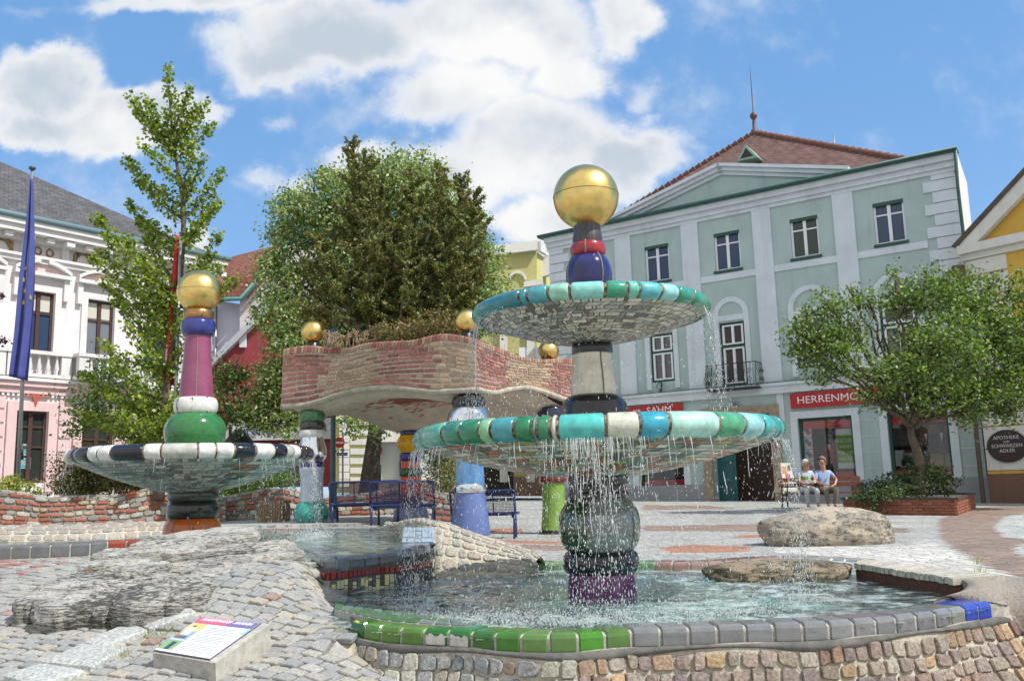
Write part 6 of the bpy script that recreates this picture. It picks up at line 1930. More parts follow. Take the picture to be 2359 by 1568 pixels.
mannequin(gb_, gb_.pix(2172, 1035, -.6)[0], SB[2] + .75, -.7, (58, 64, 80), 'second suited mannequin by the window edge, wearing a bluer jacket')
mannequin(gb_, gb_.pix(1912, 1050, -.7)[0], SA[2] + .55, -.8, (150, 60, 52), 'mannequin in a red jacket behind the green poster')

# ---- yellow pharmacy at the right edge
ph = Facade(at(2284, 1140, 28.6), 180 - 38)
pB = thing('pharmacy', ph.p(3, 0), 'yellow and white gabled house at the right edge with a dark roof', 'building')
M_YEL = plaster('ochre_plaster', lin(212, 170, 76)); M_WHT = plaster('cream_white', lin(216, 214, 206))
zc = ph.pix(2300, 560)[1]
M_WHL = plaster('cream_side', lin(214, 212, 204))
ph.wall(0, 7, -.4, zc, [(2.2, 3.2, 4.6, 6.8)], M_YEL, 'wall', pB, body=7)
ph.window(pB, (2.2, 3.2, 4.6, 6.8))
mb = MB(); z = .95
mb2 = MB()
while z < zc - .4:
    L = 1.9 if z < 3.6 else (1.25)
    ph.box(mb, -.02, 7 if z < 3.4 else L, z + .02, min(z + .66, zc - .38), 0, .05); z += .69
mb.build('white_blocks', M_WHT, pB, fix=True)
mb = MB(); ph.box(mb, -.03, 7.05, -.4, .86, -.02, .08); mb.build('brown_plinth', plaster('brown_base', lin(120, 92, 76)), pB, fix=True)
mb = MB(); ph.box(mb, -.03, 7.05, .862, .94, -.02, .07); mb.build('yellow_line', M_YEL, pB, fix=True)
mb = MB()
for z0, z1, o in ((zc - .36, zc - .16, .12), (zc - .157, zc + .12, .3)): ph.box(mb, -.12, 7.2, z0, z1, -.1, o)
e0 = ph.p(-.3, zc + .12, .3); e1 = ph.p(3.6, zc + 4.1, .3)
mb.prism([ph.p(-.15, zc + .12, .0), ph.p(.5, zc + .12, .0), ph.p(4.2, zc + 2.95, .0), ph.p(4.2, zc + 3.45, .0)], ph.n * .25); mb.build('cornice', M_WHT, pB, fix=True)
mb = MB(); mb.prism([ph.p(0, zc + .13, -.05), ph.p(7, zc + .13, -.05), ph.p(3.6, zc + 2.9, -.05)], ph.n * -.3); mb.build('gable', M_YEL, pB, fix=True)
mb = MB(); mb.prism([ph.p(-.12, zc + .1, .3), ph.p(4.2, zc + 3.5, .3), ph.p(4.2, zc + 3.68, .3), ph.p(-.3, zc + .15, .3)], ph.n * -7.5); mb.build('roof', mat('dark_roof', lin(84, 74, 66), .8, ns=6, na=.2), pB, fix=True)
mb = MB(); q = ph.p(-.18, 0, .2); mb.lathe(Vector((q.x, q.y, 0)), [(.07, -.2), (.07, zc - 1.2), (.2, zc - .9), (.2, zc - .5)], 10); mb.build('drainpipe', mat('brown_pipe', lin(90, 74, 64), .6), pB)
cc = ph.p(*ph.pix(2322, 1027), .05)
so_ = thing('pharmacy_sign', cc, 'dark oval pharmacy sign reading APOTHEKE ZUM SCHWARZEN ADLER', 'sign')
mb = MB(); ra, rb_ = .52, .50
mb.prism([cc + ph.t * .60 * math.cos(2 * pi * k / 36) + Vector((0, 0, .50 * math.sin(2 * pi * k / 36))) for k in range(36)], ph.n * .05); mb.build('oval_board', mat('black_brown_enamel', lin(52, 38, 36), .45), so_, fix=True)
mb = MB()
for tx, sz, dz in (('APOTHEKE', .155, .26), ('ZUM', .09, .13), ('SCHWARZEN', .15, .01), ('ADLER', .155, -.14)): put_text(mb, tx, sz, cc + ph.n * .056 + Vector((0, 0, dz)), ph.t, (0, 0, 1), None, 1.3, 1.0)
mb.build('lettering', mat('letter_grey', lin(206, 200, 196), .5), so_)
mb = MB(); put_text(mb, 'A', .2, cc + ph.n * .056 + Vector((0, 0, -.34)), ph.t, (0, 0, 1), None, 1.3); mb.build('red_mark', mat('mark_red', lin(120, 30, 30), .5), so_)
# ---- far house between the green house and the pharmacy
fh = thing('far_house', at(2235, 600, 44), 'brown roofed house filling the gap beside the pharmacy gable', 'building')
mb = MB(); a, b, c_ = at(2205, 590, 42), at(2262, 610, 42), at(2228, 545, 44)
mb.prism([at(2200, 640, 43), at(2275, 640, 43), at(2275, 585, 43), at(2240, 555, 43), at(2200, 470, 43)], (1, 6, 0)); mb.build('roof', M_ROOFR, fh, fix=True)
mb = MB(); mb.prism([at(2195, 1140, 43.2), at(2280, 1140, 43.2), at(2280, 641, 43.2), at(2195, 641, 43.2)], (1, 5, 0)); mb.build('wall', M_WHT, fh, fix=True)

# ---- pink bank building at the left
pk = Facade((-16.2, 30), 38)
kB = thing('bank_building', pk.p(3, .3), 'ornate pink and white bank building with balustrades and a slate roof', 'building')
M_PINKW = plaster('pale_pink_plaster', lin(220, 213, 214)); M_PINK = plaster('pink_plaster', lin(210, 182, 181)); M_PTRIM = plaster('white_stucco', lin(214, 211, 209))
ZP = 10.1; A0, A1 = -9, 6.6
V1 = pk.rect((66, 672), (118, 672), (112, 811), (58, 811)); V2 = pk.rect((200, 690), (264, 694), (258, 822), (197, 820))
zv0, zv1 = (V1[2] + V2[2]) / 2, (V1[3] + V2[3]) / 2
dv = (V2[0] + V2[1] - V1[0] - V1[1]) / 2; wv = (V2[1] - V2[0])
cv = (V2[0] + V2[1]) / 2
ups = [(cv + k * dv - wv / 2, cv + k * dv + wv / 2, zv0, zv1) for k in (-3, -2, -1, 0, 1)]
GW = pk.rect((36, 945), (110, 948), (102, 1112), (28, 1112)); gz0, gz1 = GW[2], GW[3]
V_ = pk.rect((186, 968), (255, 970), (255, 1040), (186, 1040))
grs = [(GW[0], GW[1], gz0, gz1), (V_[0], V_[1] + .1, gz0 + .6, gz1), (V_[0] + dv, V_[1] + .1 + dv, gz0 + .6, gz1)]
zl = pk.pix(80, 872)[1]
pk.wall(A0, A1, -.3, ZP, [(*u, .2) for u in ups] + [(*u, .2) for u in grs], M_PINKW, 'wall', kB, body=9)
M_BRN = mat('brown_window', lin(74, 48, 42), .5)
M_CURT2 = glass_mat('net_curtain_glass', (.16, .17, .19))
for k, u in enumerate(ups):
    o = pk.window(kB, u, M_BRN, M_GLASS if k % 2 == 0 else M_CURT2, fw=.08, trans=(.64,), sill=M_PTRIM)
    mb = MB(); h = u[3] - u[2]
    for a, b in ((u[0] + .1, (u[0] + u[1]) / 2 - .08), ((u[0] + u[1]) / 2 + .08, u[1] - .1)): pk.box(mb, a, b, u[2] + h * .68, u[3] - .1, -.135, -.128)
    mb.build('blind', mat('roller_blind', lin(196, 192, 180), .8), o, fix=True)
for u in grs: pk.window(kB, u, M_BRN, glass_mat('dark_glass', (.03, .035, .035)), fw=.09, trans=(.5, .78))
mb = MB()
z = .6
while z < zl - .95:
    for a, b in ((A0, grs[0][0] - .32), (grs[0][1] + .32, grs[1][0] - .32), (grs[1][1] + .32, grs[2][0] - .32), (grs[2][1] + .3, A1 + .02)):
        pk.box(mb, a + .04, b - .04, z + .03, z + .42, 0, .07)
    z += .46
for u in grs:
    pk.box(mb, u[0] - .3, u[0], u[2] - .3, u[3] + .3, 0, .09); pk.box(mb, u[1], u[1] + .3, u[2] - .3, u[3] + .3, 0, .09); pk.box(mb, u[0], u[1], u[3] + .002, u[3] + .3, 0, .088)
mb.build('rusticated_blocks', M_PINK, kB, fix=True)
mb = MB(); pk.box(mb, A0, A1 + .05, -.3, .58, -.02, .14); mb.build('plinth', M_PINK, kB, fix=True)
mb = MB()
pk.box(mb, A0, A1 + .03, zl - .52, zl - .3, -.02, .12); pk.box(mb, A0, A1 + .08, zl - .298, zl - .12, -.02, .22)
mb.build('pink_ledge', M_PINK, kB, fix=True)
mb = MB(); pk.box(mb, A0, A1 + .1, zl - .118, zl, -.02, .3)
n_ = int((A1 - A0) / .16)
for k in range(n_): pk.box(mb, A0 + k * .16, A0 + k * .16 + .08, zl - .62, zl - .525, 0, .1)
mb.build('white_ledge', M_PTRIM, kB, fix=True)
# entablature
zfr = pk.pix(125, 607)[1]
mb = MB()
pk.box(mb, A0, A1 + .06, zfr - .12, zfr + .02, -.02, .16); pk.box(mb, A0, A1 + .1, zfr + .023, zfr + .12, -.02, .24)
pk.box(mb, A0, A1 + .1, ZP - .62, ZP - .42, -.02, .25); pk.box(mb, A0, A1 + .4, ZP - .418, ZP - .2, -.02, .62); pk.box(mb, A0, A1 + .5, ZP - .198, ZP, -.02, .72)
k = A0
while k < A1:
    pk.box(mb, k + .3, k + .52, zfr + .13, ZP - .42, 0, .2); pk.box(mb, k + .27, k + .55, ZP - .62, ZP - .44, .26, .56)
    pk.box(mb, k + 1.0, k + 1.24, ZP - .6, ZP - .44, .26, .5); k += 1.36
mb.build('cornice', M_PTRIM, kB, fix=True)
mb = MB(); k = A0; j_ = 0
while k < A1 - .5:
    zc_ = (zfr + .12 + ZP - .62) / 2; mb = MB()
    for sg in (-1, 1):
        if j_ % 2:
            pts = [pk.p(k + 1.1 + sg * (.10 + .22 * math.sin(t * .35)), zc_ + .17 * math.cos(t * .62), .03) for t in range(12)]
            mb.tube(pts, [.05 - .0025 * t for t in range(12)], 6)
            mb.tube([pk.p(k + 1.1 + sg * .28, zc_ - .16, .03), pk.p(k + 1.1 + sg * .30, zc_ + .12, .05), pk.p(k + 1.1 + sg * .18, zc_ + .22, .03)], [.06, .05, .02], 6)
        else:
            mb.tube([pk.p(k + 1.1 + sg * .2 + .11 * math.cos(a), zc_ + .13 * math.sin(a), .03) for a in [pi * 2 * t / 12 for t in range(13)]], .03, 5)
    k += 1.36; j_ += 1; mb.build('frieze_ornament', mat('gilt_ornament', lin(148, 122, 84), .6, ns=12, na=.3), kB)
# window surrounds with segmental pediments
mb = MB(); mp = MB()
for u in ups:
    a0, a1, z0, z1 = u; c = (a0 + a1) / 2
    pk.box(mb, a0 - .22, a0 - .002, z0 - .1, z1 + .22, 0, .07); pk.box(mb, a1 + .002, a1 + .22, z0 - .1, z1 + .22, 0, .07); pk.box(mb, a0, a1, z1 + .002, z1 + .22, 0, .068)
    pk.box(mb, a0 - .42, a0 - .24, z1 - .25, z1 + .5, 0, .16); pk.box(mb, a1 + .24, a1 + .42, z1 - .25, z1 + .5, 0, .16)
    zb_ = z1 + .5; pk.box(mb, a0 - .46, a1 + .46, zb_ + .002, zb_ + .13, 0, .28)
    Rw = (a1 - a0) / 2 + .44
    for k in range(14):
        f0, f1 = -1 + 2 * k / 14, -1 + 2 * (k + 1) / 14
        if .2 > abs(f0 + f1) / 2: 
            continue
        g0, g1 = zb_ + .13 + .34 * (1 - f0 * f0), zb_ + .13 + .34 * (1 - f1 * f1)
        mb.prism([pk.p(c + Rw * f0, g0), pk.p(c + Rw * f1, g1), pk.p(c + Rw * f1, g1 + .13), pk.p(c + Rw * f0, g0 + .13)], pk.n * .26)
    mp.prism([pk.p(c + Rw * f, zb_ + .135 + .30 * (1 - f * f)) for f in [-.96 + 1.92 * k / 12 for k in range(13)]], pk.n * .06)
mb.build('window_surrounds', M_PTRIM, kB, fix=True); mp.build('pediment_fields', M_PINK, kB, fix=True)
for k, u in enumerate(ups):            # balustrades
    mb = MB(); a0, a1 = u[0] - .55, u[1] + .55; dep = .32 if k != 3 else .75
    z0, z1 = zl + .02, zv0 - .02
    pk.box(mb, a0, a1, z0, z0 + .12, .0, dep); pk.box(mb, a0 - .04, a1 + .04, z1 - .12, z1, .0, dep + .04)
    pk.box(mb, a0, a0 + .34, z0 + .12, z1 - .12, dep - .2, dep); pk.box(mb, a1 - .34, a1, z0 + .12, z1 - .12, dep - .2, dep)
    bo = mb.build('balustrade', M_PTRIM, kB, fix=True)
    mb = MB(); nb_ = 5
    for q_ in range(nb_):
        c_ = pk.p(lerp(a0 + .46, a1 - .46, q_ / (nb_ - 1)), 0, dep - .1); h_ = z1 - z0 - .24
        mb.lathe(c_, [(.05, z0 + .12), (.045, z0 + .12 + h_ * .1), (.085, z0 + .12 + h_ * .35), (.04, z0 + .12 + h_ * .7), (.055, z0 + .12 + h_)], 10)
    mb.build('balusters', M_PTRIM, bo)
# roof, gutter, emblem
M_SLATE = roof_mat('slate_roof', lin(98, 96, 98), .32, .13, lin(84, 83, 86))
rl = pk.p(A0 - 2, ZP + .05, .6); r1 = pk.p(A1 + .5, ZP + .05, .6); pkr = None
s_, z_ = pk.pix(0, 372, -4.6); apx = pk.p(s_ - 3.2, 0, -4.6)
hip_t = pk.p(*pk.pix(0, 372, -4.2), -4.2)
dirh = (r1 - hip_t); top = hip_t - dirh * .35
bk = r1 - pk.n * 9.6
mb = MB(); tl2 = pk.p(A0 - 2, top.z, (top - pk.P).dot(pk.n))
mb.add([rl, r1, top, tl2, bk], [(0, 1, 2, 3), (1, 4, 2)]); mb.build('roof', M_SLATE, kB)
mb = MB(); mb.tube([pk.p(A0 - 2, ZP + .06, .72), pk.p(A1 + .6, ZP + .06, .72)], .11, 8)
pk.box(mb, A0, A1 + .55, ZP + .002, ZP + .05, .1, .76); mb.build('gutter', mat('zinc_gutter', lin(104, 128, 134), .5), kB, fix=True)
em = pk.p(*pk.pix(80, 914), .06); u_ = pk.t; zz = Vector((0, 0, 1))
te = thing('bank_emblem', em, 'terracotta winged emblem on the white band above the bank window', 'emblem')
mb = MB(); S_ = .55
mb.prism([em + u_ * x * S_ + zz * y * S_ for x, y in ((-.32, .42), (-.08, .42), (0, .05), (.08, .42), (.32, .42), (.03, -.58), (-.03, -.58))], pk.n * .05)
for k in range(3):
    for sg in (-1, 1):
        x0, x1 = .32 - .06 * k, .92 - .06 * k; y = .40 - .15 * k
        P_ = [em + u_ * x * S_ * sg + zz * yy_ * S_ for x, yy_ in ((x0 * .8, y), (x1, y), (x1 - .03, y - .11), (x0 * .8, y - .11))]
        mb.prism(P_, pk.n * .045)
mb.build('emblem', mat('terracotta', lin(172, 84, 68), .7), te, fix=True)
for X0, Y0, X1, Y1, lab, c1 in ((46, 1022, 74, 1048, 'upper teal notice inside the bank window', lin(60, 170, 170)), (46, 1054, 74, 1078, 'lower teal notice with a white drawing inside the bank window', lin(40, 160, 158))):
    r = pk.rect((X0, Y0), (X1, Y0), (X1, Y1), (X0, Y1)); poster(pk, r, lab, [(.04, .96, c1), (.3, .75, lin(206, 226, 226))], -.11)

# ---- white house with tiled roof, maroon shop, striped houses in the middle distance
mid = Facade(at(470, 1100, 45), 90)
wh = thing('white_house', mid.p(3, .3), 'white gabled house with an orange tiled roof behind the maroon shop', 'building')
d0 = 45
P = lambda X, Y, d: at(X, Y, d)
M_TILE_R = roof_mat('orange_tile_roof', lin(154, 96, 78), .3, .24, lin(142, 88, 72))
mb = MB(); mb.prism([P(488, 1110, 45), P(552, 1110, 45), P(552, 700, 45), P(488, 690, 45)], (0, 6, 0)); mb.build('wing_wall', plaster('grey_white', lin(206, 212, 222)), wh, fix=True)
mb = MB(); mb.prism([P(552, 1110, 44.6), P(760, 1110, 44.6), P(760, 560, 44.6), P(655, 562, 44.6), P(552, 690, 44.6)], (0, 7, 0)); mb.build('gable_wall', M_PTRIM, wh, fix=True)
mb = MB()
mb.prism([P(494, 688, 44.2), P(560, 684, 44.2), P(664, 558, 44.2), P(530, 592, 48), P(500, 602, 48)], (.2, .25, .05)); rr = mb.build('roof', M_TILE_R, wh, fix=True)
mb = MB(); mb.tube([P(494, 690, 44), P(556, 688, 44), P(668, 560, 44)], .12, 6); mb.build('eave_gutter', mat('verdigris', lin(108, 170, 158), .5), rr)
mb = MB(); mb.prism([P(656, 600, 46), P(676, 600, 46), P(676, 545, 46), P(656, 545, 46)], (0, .8, 0)); mb.build('chimney', M_PTRIM, rr, fix=True)
mb = MB(); mb.tube([P(497, 705, 44.8), P(492, 1000, 44.8)], .09, 6); mb.build('downpipe', M_GALV, wh)
mr = thing('maroon_shop', P(600, 1110, 40), 'maroon gabled shop with a pale fascia of blue letters under it', 'building')
mb = MB(); mb.prism([P(470, 1120, 40), P(775, 1120, 40), P(775, 700, 40), P(640, 700, 40), P(497, 838, 40), P(470, 838, 40)], (0, 5, 0)); mb.build('wall', plaster('maroon_plaster', lin(150, 66, 70)), mr, fix=True)
mb = MB(); mb.prism([P(490, 846, 39.95), P(640, 698, 39.95), P(640, 680, 39.95), P(484, 834, 39.95)], (0, -.3, 0)); mb.build('raking_board', plaster('grey_board', lin(190, 192, 198)), mr, fix=True)
mb = MB(); mb.prism([P(500, 1016, 39.9), P(772, 1010, 39.9), P(772, 962, 39.9), P(500, 976, 39.9)], (0, -.15, 0)); fs_ = mb.build('fascia', plaster('fascia_grey', lin(196, 196, 198)), mr, fix=True)
mb = MB(); put_text(mb, 'ENMODE', .56, P(610, 992, 39.7), (1, 0, 0), (0, 0, 1), None, 1.6, .95); put_text(mb, 'CI', .56, P(738, 987, 39.7), (1, 0, 0), (0, 0, 1), None, 1.6, 1.0)
mb.build('lettering', mat('letter_blue', lin(40, 62, 128), .5), fs_)
mb = MB(); mb.prism([P(510, 1120, 39.9), P(700, 1120, 39.9), P(700, 1020, 39.9), P(510, 1024, 39.9)], (0, -.05, 0)); wo = mb.build('shop_window', glass_mat('dark_shop_glass', (.03, .03, .035)), mr, fix=True)
mb = MB()
for X in (510, 556, 602, 650, 698): mb.bar(P(X, 1120, 39.78), P(X, 1020, 39.78), .12, .12)
mb.build('mullions', M_GALV, wo)
for X in (638, 560):
    mb = MB(); mb.prism([P(X - 8, 800, 39.95), P(X + 8, 800, 39.95), P(X + 8, 770, 39.95), P(X - 8, 770, 39.95)], (0, -.06, 0)); mb.build('window', M_WFR, mr, fix=True)
st = thing('striped_house', P(880, 1125, 37), 'olive and white striped house with an arched recess behind the tree trunk', 'building')
M_OLV = plaster('olive_plaster', lin(186, 180, 120))
mb = MB(); mb.prism([P(770, 1135, 37), P(870, 1135, 37), P(870, 800, 37), P(770, 800, 37)], (0, 6, 0)); mb.build('wall', M_OLV, st, fix=True)
mb = MB(); mb.prism([P(869, 1135, 37.02), P(925, 1135, 37.02), P(1010, 1135, 37.02), P(1010, 800, 37.02), P(869, 800, 37.02), P(869, 1017, 37.02), P(925, 1017, 37.02), P(925, 1110, 37.02), P(869, 1110, 37.02)], (0, .4, 0)); mb.build('arch_wall', M_WHT, st, fix=True)
mb = MB(); mb.prism([P(860, 1140, 37.5), P(1000, 1140, 37.5), P(1000, 900, 37.5), P(860, 900, 37.5)], (0, .2, 0)); mb.build('recess_wall', plaster('recess_grey', lin(180, 184, 186)), st, fix=True)
mb = MB()
for k in range(7): mb.prism([P(807, 1112 - 22 * k - 0, 36.98), P(848, 1112 - 22 * k, 36.98), P(848, 1098 - 22 * k, 36.98), P(807, 1098 - 22 * k, 36.98)], (0, -.05, 0))
for k in range(10): mb.prism([P(782, 1120 - 17 * k, 36.98), P(805, 1120 - 17 * k, 36.98), P(805, 1104.5 - 17 * k, 36.98), P(782, 1104.5 - 17 * k, 36.98)], (0, -.07, 0))
mb.build('white_stripes', M_WHT, st, fix=True)
mb = MB(); mb.prism([P(806, 1137, 36.96), P(1010, 1137, 36.96), P(1010, 1114, 36.96), P(806, 1114, 36.96)], (0, -.08, 0)); mb.build('brown_plinth', plaster('brown_base2', lin(136, 108, 94)), st, fix=True)
mb = MB(); mb.prism([P(920, 1092, 37.4), P(945, 1092, 37.4), P(945, 1060, 37.4), P(920, 1060, 37.4)], (0, -.05, 0)); mb.build('brown_shutter', M_BRN, st, fix=True)
ye = thing('yellow_house', P(1200, 1130, 43), 'olive yellow house with white arches and parapet behind the saucer', 'building')
mb = MB(); mb.prism([P(1000, 1140, 43), P(1236, 1140, 43), P(1236, 578, 43), P(1000, 606, 43)], (0, 7, 0)); mb.build('wall', M_OLV, ye, fix=True)
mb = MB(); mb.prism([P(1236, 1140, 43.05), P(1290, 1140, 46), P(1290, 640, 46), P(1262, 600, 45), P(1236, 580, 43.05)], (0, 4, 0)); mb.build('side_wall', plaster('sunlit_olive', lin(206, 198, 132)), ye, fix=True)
mb = MB(); mb.prism([P(1000, 606, 42.95), P(1238, 578, 42.95), P(1238, 556, 42.95), P(1000, 586, 42.95)], (0, -.25, 0)); mb.prism([P(1238, 580, 43), P(1264, 594, 45), P(1264, 574, 45), P(1238, 556, 43)], (.15, -.1, 0)); mb.build('parapet', M_WHT, ye, fix=True)
for cx in (1192, 1110):
    mb = MB(); cp = P(cx, 645, 42.95); R_ = 22 * 43 / FPX
    for k in range(14):
        t0, t1 = pi * k / 14, pi * (k + 1) / 14
        mb.prism([cp + Vector((R_ * math.cos(t), 0, R_ * math.sin(t))) for t in (t0, t1)] + [cp + Vector((R_ * .72 * math.cos(t), 0, R_ * .72 * math.sin(t))) for t in (t1, t0)], (0, -.08, 0))
    mb.build('arch', M_WHT, ye, fix=True)
mb = MB()
for X in (1222, 1160): mb.prism([P(X - 9, 1110, 42.95), P(X + 9, 1110, 42.95), P(X + 9, 664, 42.95), P(X - 9, 664, 42.95)], (0, -.15, 0))
mb.prism([P(1206, 664, 42.9), P(1250, 658, 42.9), P(1250, 645, 42.9), P(1206, 652, 42.9)], (0, -.3, 0)); mb.build('pilasters', M_WHT, ye, fix=True)
mb = MB(); mb.prism([P(1240, 640, 44), P(1270, 630, 44), P(1270, 590, 44), P(1240, 592, 44)], (0, .5, 0)); mb.build('link_wall', M_PTRIM, ye, fix=True)
mb = MB(); mb.prism([P(1110, 1142, 42.9), P(1182, 1142, 42.9), P(1182, 1048, 42.9), P(1110, 1048, 42.9)], (0, -.04, 0)); mb.build('dark_gateway', mat('gate_dark', lin(52, 44, 42), .9), ye, fix=True)
mb = MB(); mb.prism([P(1183, 1142, 42.9), P(1250, 1142, 42.9), P(1250, 1098, 42.9), P(1183, 1098, 42.9)], (0, -.08, 0)); mb.build('brown_plinth', MATS['brown_base2'], ye, fix=True)
mb = MB(); mb.prism([P(1195, 860, 42.9), P(1245, 860, 42.9), P(1245, 800, 42.9), P(1195, 800, 42.9)], (0, -.05, 0)); mb.build('window', M_WFR, ye, fix=True)
# round kiosk with a dark conical cap
kp = P(547, 1140, 27)
kk = thing('advertising_column', kp, 'round kiosk column with a dark conical cap beyond the left fountain', 'kiosk')
ax = Vector((kp.x, kp.y, 0)); z0 = P(547, 1024, 27).z; zt = P(547, 992, 27).z
mb = MB(); mb.lathe(ax, [(.40, .2), (.40, z0 + .02)], 20); mb.build('drum', mat('kiosk_glass', lin(120, 130, 130), .2), kk)
mb = MB(); mb.lathe(ax, [(.001, z0), (.46, z0 - .02), (.45, z0 + .08), (.15, zt), (.001, zt + .08)], 20); mb.build('cap', mat('kiosk_cap', lin(56, 56, 54), .6), kk)
# ================================================================ TREES, SHRUBS AND PLANTS
def leaf_mat(name, tr=.35, rough=.55):
    m = bpy.data.materials.new(name); m.use_nodes = True
    t = N(m.node_tree); m.node_tree.nodes.remove(m.node_tree.nodes['Principled BSDF'])
    c = t.n('ShaderNodeVertexColor', layer_name='tint').outputs[0]
    d = t.n('ShaderNodeBsdfDiffuse', {0: c}).outputs[0]
    ct = t.mix(1., c, (1.5, 1.55, .55), 'MULTIPLY')
    tl = t.n('ShaderNodeBsdfTranslucent', {0: ct}).outputs[0]
    gl = t.n('ShaderNodeBsdfGlossy', {0: (1, 1, 1, 1), 'Roughness': rough}).outputs[0]
    a = t.n('ShaderNodeMixShader', {0: tr, 1: d, 2: tl}).outputs[0]
    b = t.n('ShaderNodeMixShader', {0: .045, 1: a, 2: gl}).outputs[0]
    t.set(m.node_tree.nodes['Material Output'].inputs['Surface'], b)
    return m
M_LEAF = leaf_mat('leaf'); M_NEEDLE = leaf_mat('needle', .12, .6)
M_BARK = mat('bark', lin(98, 86, 74), .95, ns=9, na=.4, bump=.02, bs=22)
M_BARKD = mat('dark_bark', lin(74, 66, 58), .95, ns=9, na=.4, bump=.02, bs=22)
def leaves(name, P, size, cols, m, parent, seed=1, asp=.62, upb=.5, svar=.45):
    r = np.random.default_rng(seed)
    P = np.asarray(P, float); n = len(P)
    nr = r.normal(size=(n, 3)); nr[:, 2] += upb * 1.6
    nr /= np.linalg.norm(nr, axis=1)[:, None]
    tg = np.cross(nr, r.normal(size=(n, 3))); tg /= np.linalg.norm(tg, axis=1)[:, None] + 1e-9
    bt = np.cross(nr, tg)
    s = size * (1 + svar * (r.random(n) * 2 - 1))[:, None]
    V = np.stack([P - tg * s * .5, P + bt * s * asp * .5 - nr * s * .08, P + tg * s * .5, P - bt * s * asp * .5 - nr * s * .08], 1).reshape(-1, 3)
    off = np.array(wloc(parent)) if parent else 0
    V = V - off
    me = bpy.data.meshes.new(name)
    me.vertices.add(4 * n); me.loops.add(4 * n); me.polygons.add(n)
    me.vertices.foreach_set('co', V.ravel())
    me.loops.foreach_set('vertex_index', np.arange(4 * n))
    me.polygons.foreach_set('loop_start', np.arange(0, 4 * n, 4)); me.polygons.foreach_set('loop_total', np.full(n, 4))
    ca = me.color_attributes.new('tint', 'FLOAT_COLOR', 'CORNER')
    C = np.array(cols)[r.integers(0, len(cols), n)] * (1 + .25 * (r.random(n) * 2 - 1))[:, None]
    C = np.repeat(np.concatenate([C, np.ones((n, 1))], 1), 4, 0)
    ca.data.foreach_set('color', C.astype(np.float32).ravel())
    me.materials.append(m); me.update(calc_edges=True); me.validate()
    o = bpy.data.objects.new(name, me); COL.objects.link(o); o.parent = parent
    return o
def clumps(blobs, n, rng, sub=.42, per=26, shell=.55):
    """blobs: (centre, (rx, ry, rz)); points gathered in small clumps spread through every ellipsoid"""
    out = []
    vol = [b[1][0] * b[1][1] * b[1][2] for b in blobs]; vt = sum(v ** .75 for v in vol)
    for (c, r), v in zip(blobs, vol):
        k = max(3, int(n * v ** .75 / vt / per))
        for _ in range(k):
            d = Vector((rng.gauss(0, 1), rng.gauss(0, 1), rng.gauss(0, 1))).normalized()
            f = shell + (1 - shell) * rng.random() ** .6 if rng.random() < .8 else rng.random()
            q = Vector((c[0] + d.x * r[0] * f, c[1] + d.y * r[1] * f, c[2] + d.z * r[2] * f))
            s = sub * (.5 + rng.random())
            m_ = int(per * (.6 + .8 * rng.random()))
            for _ in range(m_):
                out.append((q.x + rng.gauss(0, s * .5), q.y + rng.gauss(0, s * .5), q.z + rng.gauss(0, s * .36)))
    return out
def pb_(X, Y, rx, ry, d, dd=0., rd=None):
    """ellipsoid from picture centre/half-sizes at depth d"""
    c = at(X, Y, d + dd); k = (d + dd) / FPX * 1.02
    return (c, (rx * k, (rd or rx) * k, ry * k))
def limb(mb, a, b, r0, r1, rng, n=7, wob=.08, seg=7, sag=0.):
    a, b = Vector(a), Vector(b); L = (b - a).length
    pts = [a.lerp(b, k / n) + Vector((rng.gauss(0, wob), rng.gauss(0, wob), rng.gauss(0, wob * .6))) * L * .25 * math.sin(pi * k / n) + Vector((0, 0, sag * L * math.sin(pi * k / n))) for k in range(n + 1)]
    mb.tube(pts, [lerp(r0, r1, k / n) for k in range(n + 1)], seg)
    return pts
# ---- ginkgo: narrow tree of ascending leafy branches
rg = random.Random(41)
D = 20.
base = at(368, 1150, D); gk = thing('ginkgo_tree', base, 'slender bright green ginkgo tree standing behind the left fountain', 'tree')
mb = MB(); TR = [at(366, 1150, D), at(372, 1010, D), at(386, 880, D), at(402, 760, D), at(416, 620, D), at(422, 480, D), at(400, 330, D), at(388, 200, D)]
TR = resample(TR, .3); mb.tube(TR, [lerp(.12, .018, k / (len(TR) - 1)) for k in range(len(TR))], 8)
def trunk_at(Y):
    return min(TR, key=lambda p: abs(proj(p)[1] - Y))
ends = [(388, 172, 300), (345, 240, 330), (322, 262, 360), (312, 238, 340), (445, 262, 340), (468, 250, 350), (478, 300, 380), (430, 215, 300), (300, 378, 480), (325, 420, 500), (345, 350, 430), (500, 410, 520), (490, 470, 560), (495, 478, 560), (305, 478, 560), (330, 520, 600), (440, 350, 450), (460, 380, 480),
        (232, 512, 690), (240, 590, 720), (228, 605, 740), (262, 560, 700), (300, 560, 680), (495, 555, 690), (480, 600, 700), (500, 620, 720), (530, 652, 760), (250, 660, 780), (275, 700, 800), (330, 620, 740), (470, 690, 790), (345, 560, 660), (250, 800, 880), (270, 850, 920), (300, 760, 860), (340, 780, 860), (420, 800, 870), (240, 900, 960), (210, 960, 990), (280, 960, 1000), (330, 930, 1000), (400, 930, 990), (430, 880, 950), (200, 870, 960), (360, 980, 1030), (300, 1000, 1040), (250, 985, 1020), (355, 650, 760), (390, 700, 790), (300, 655, 770), (310, 890, 960), (370, 860, 930)]
GP = []
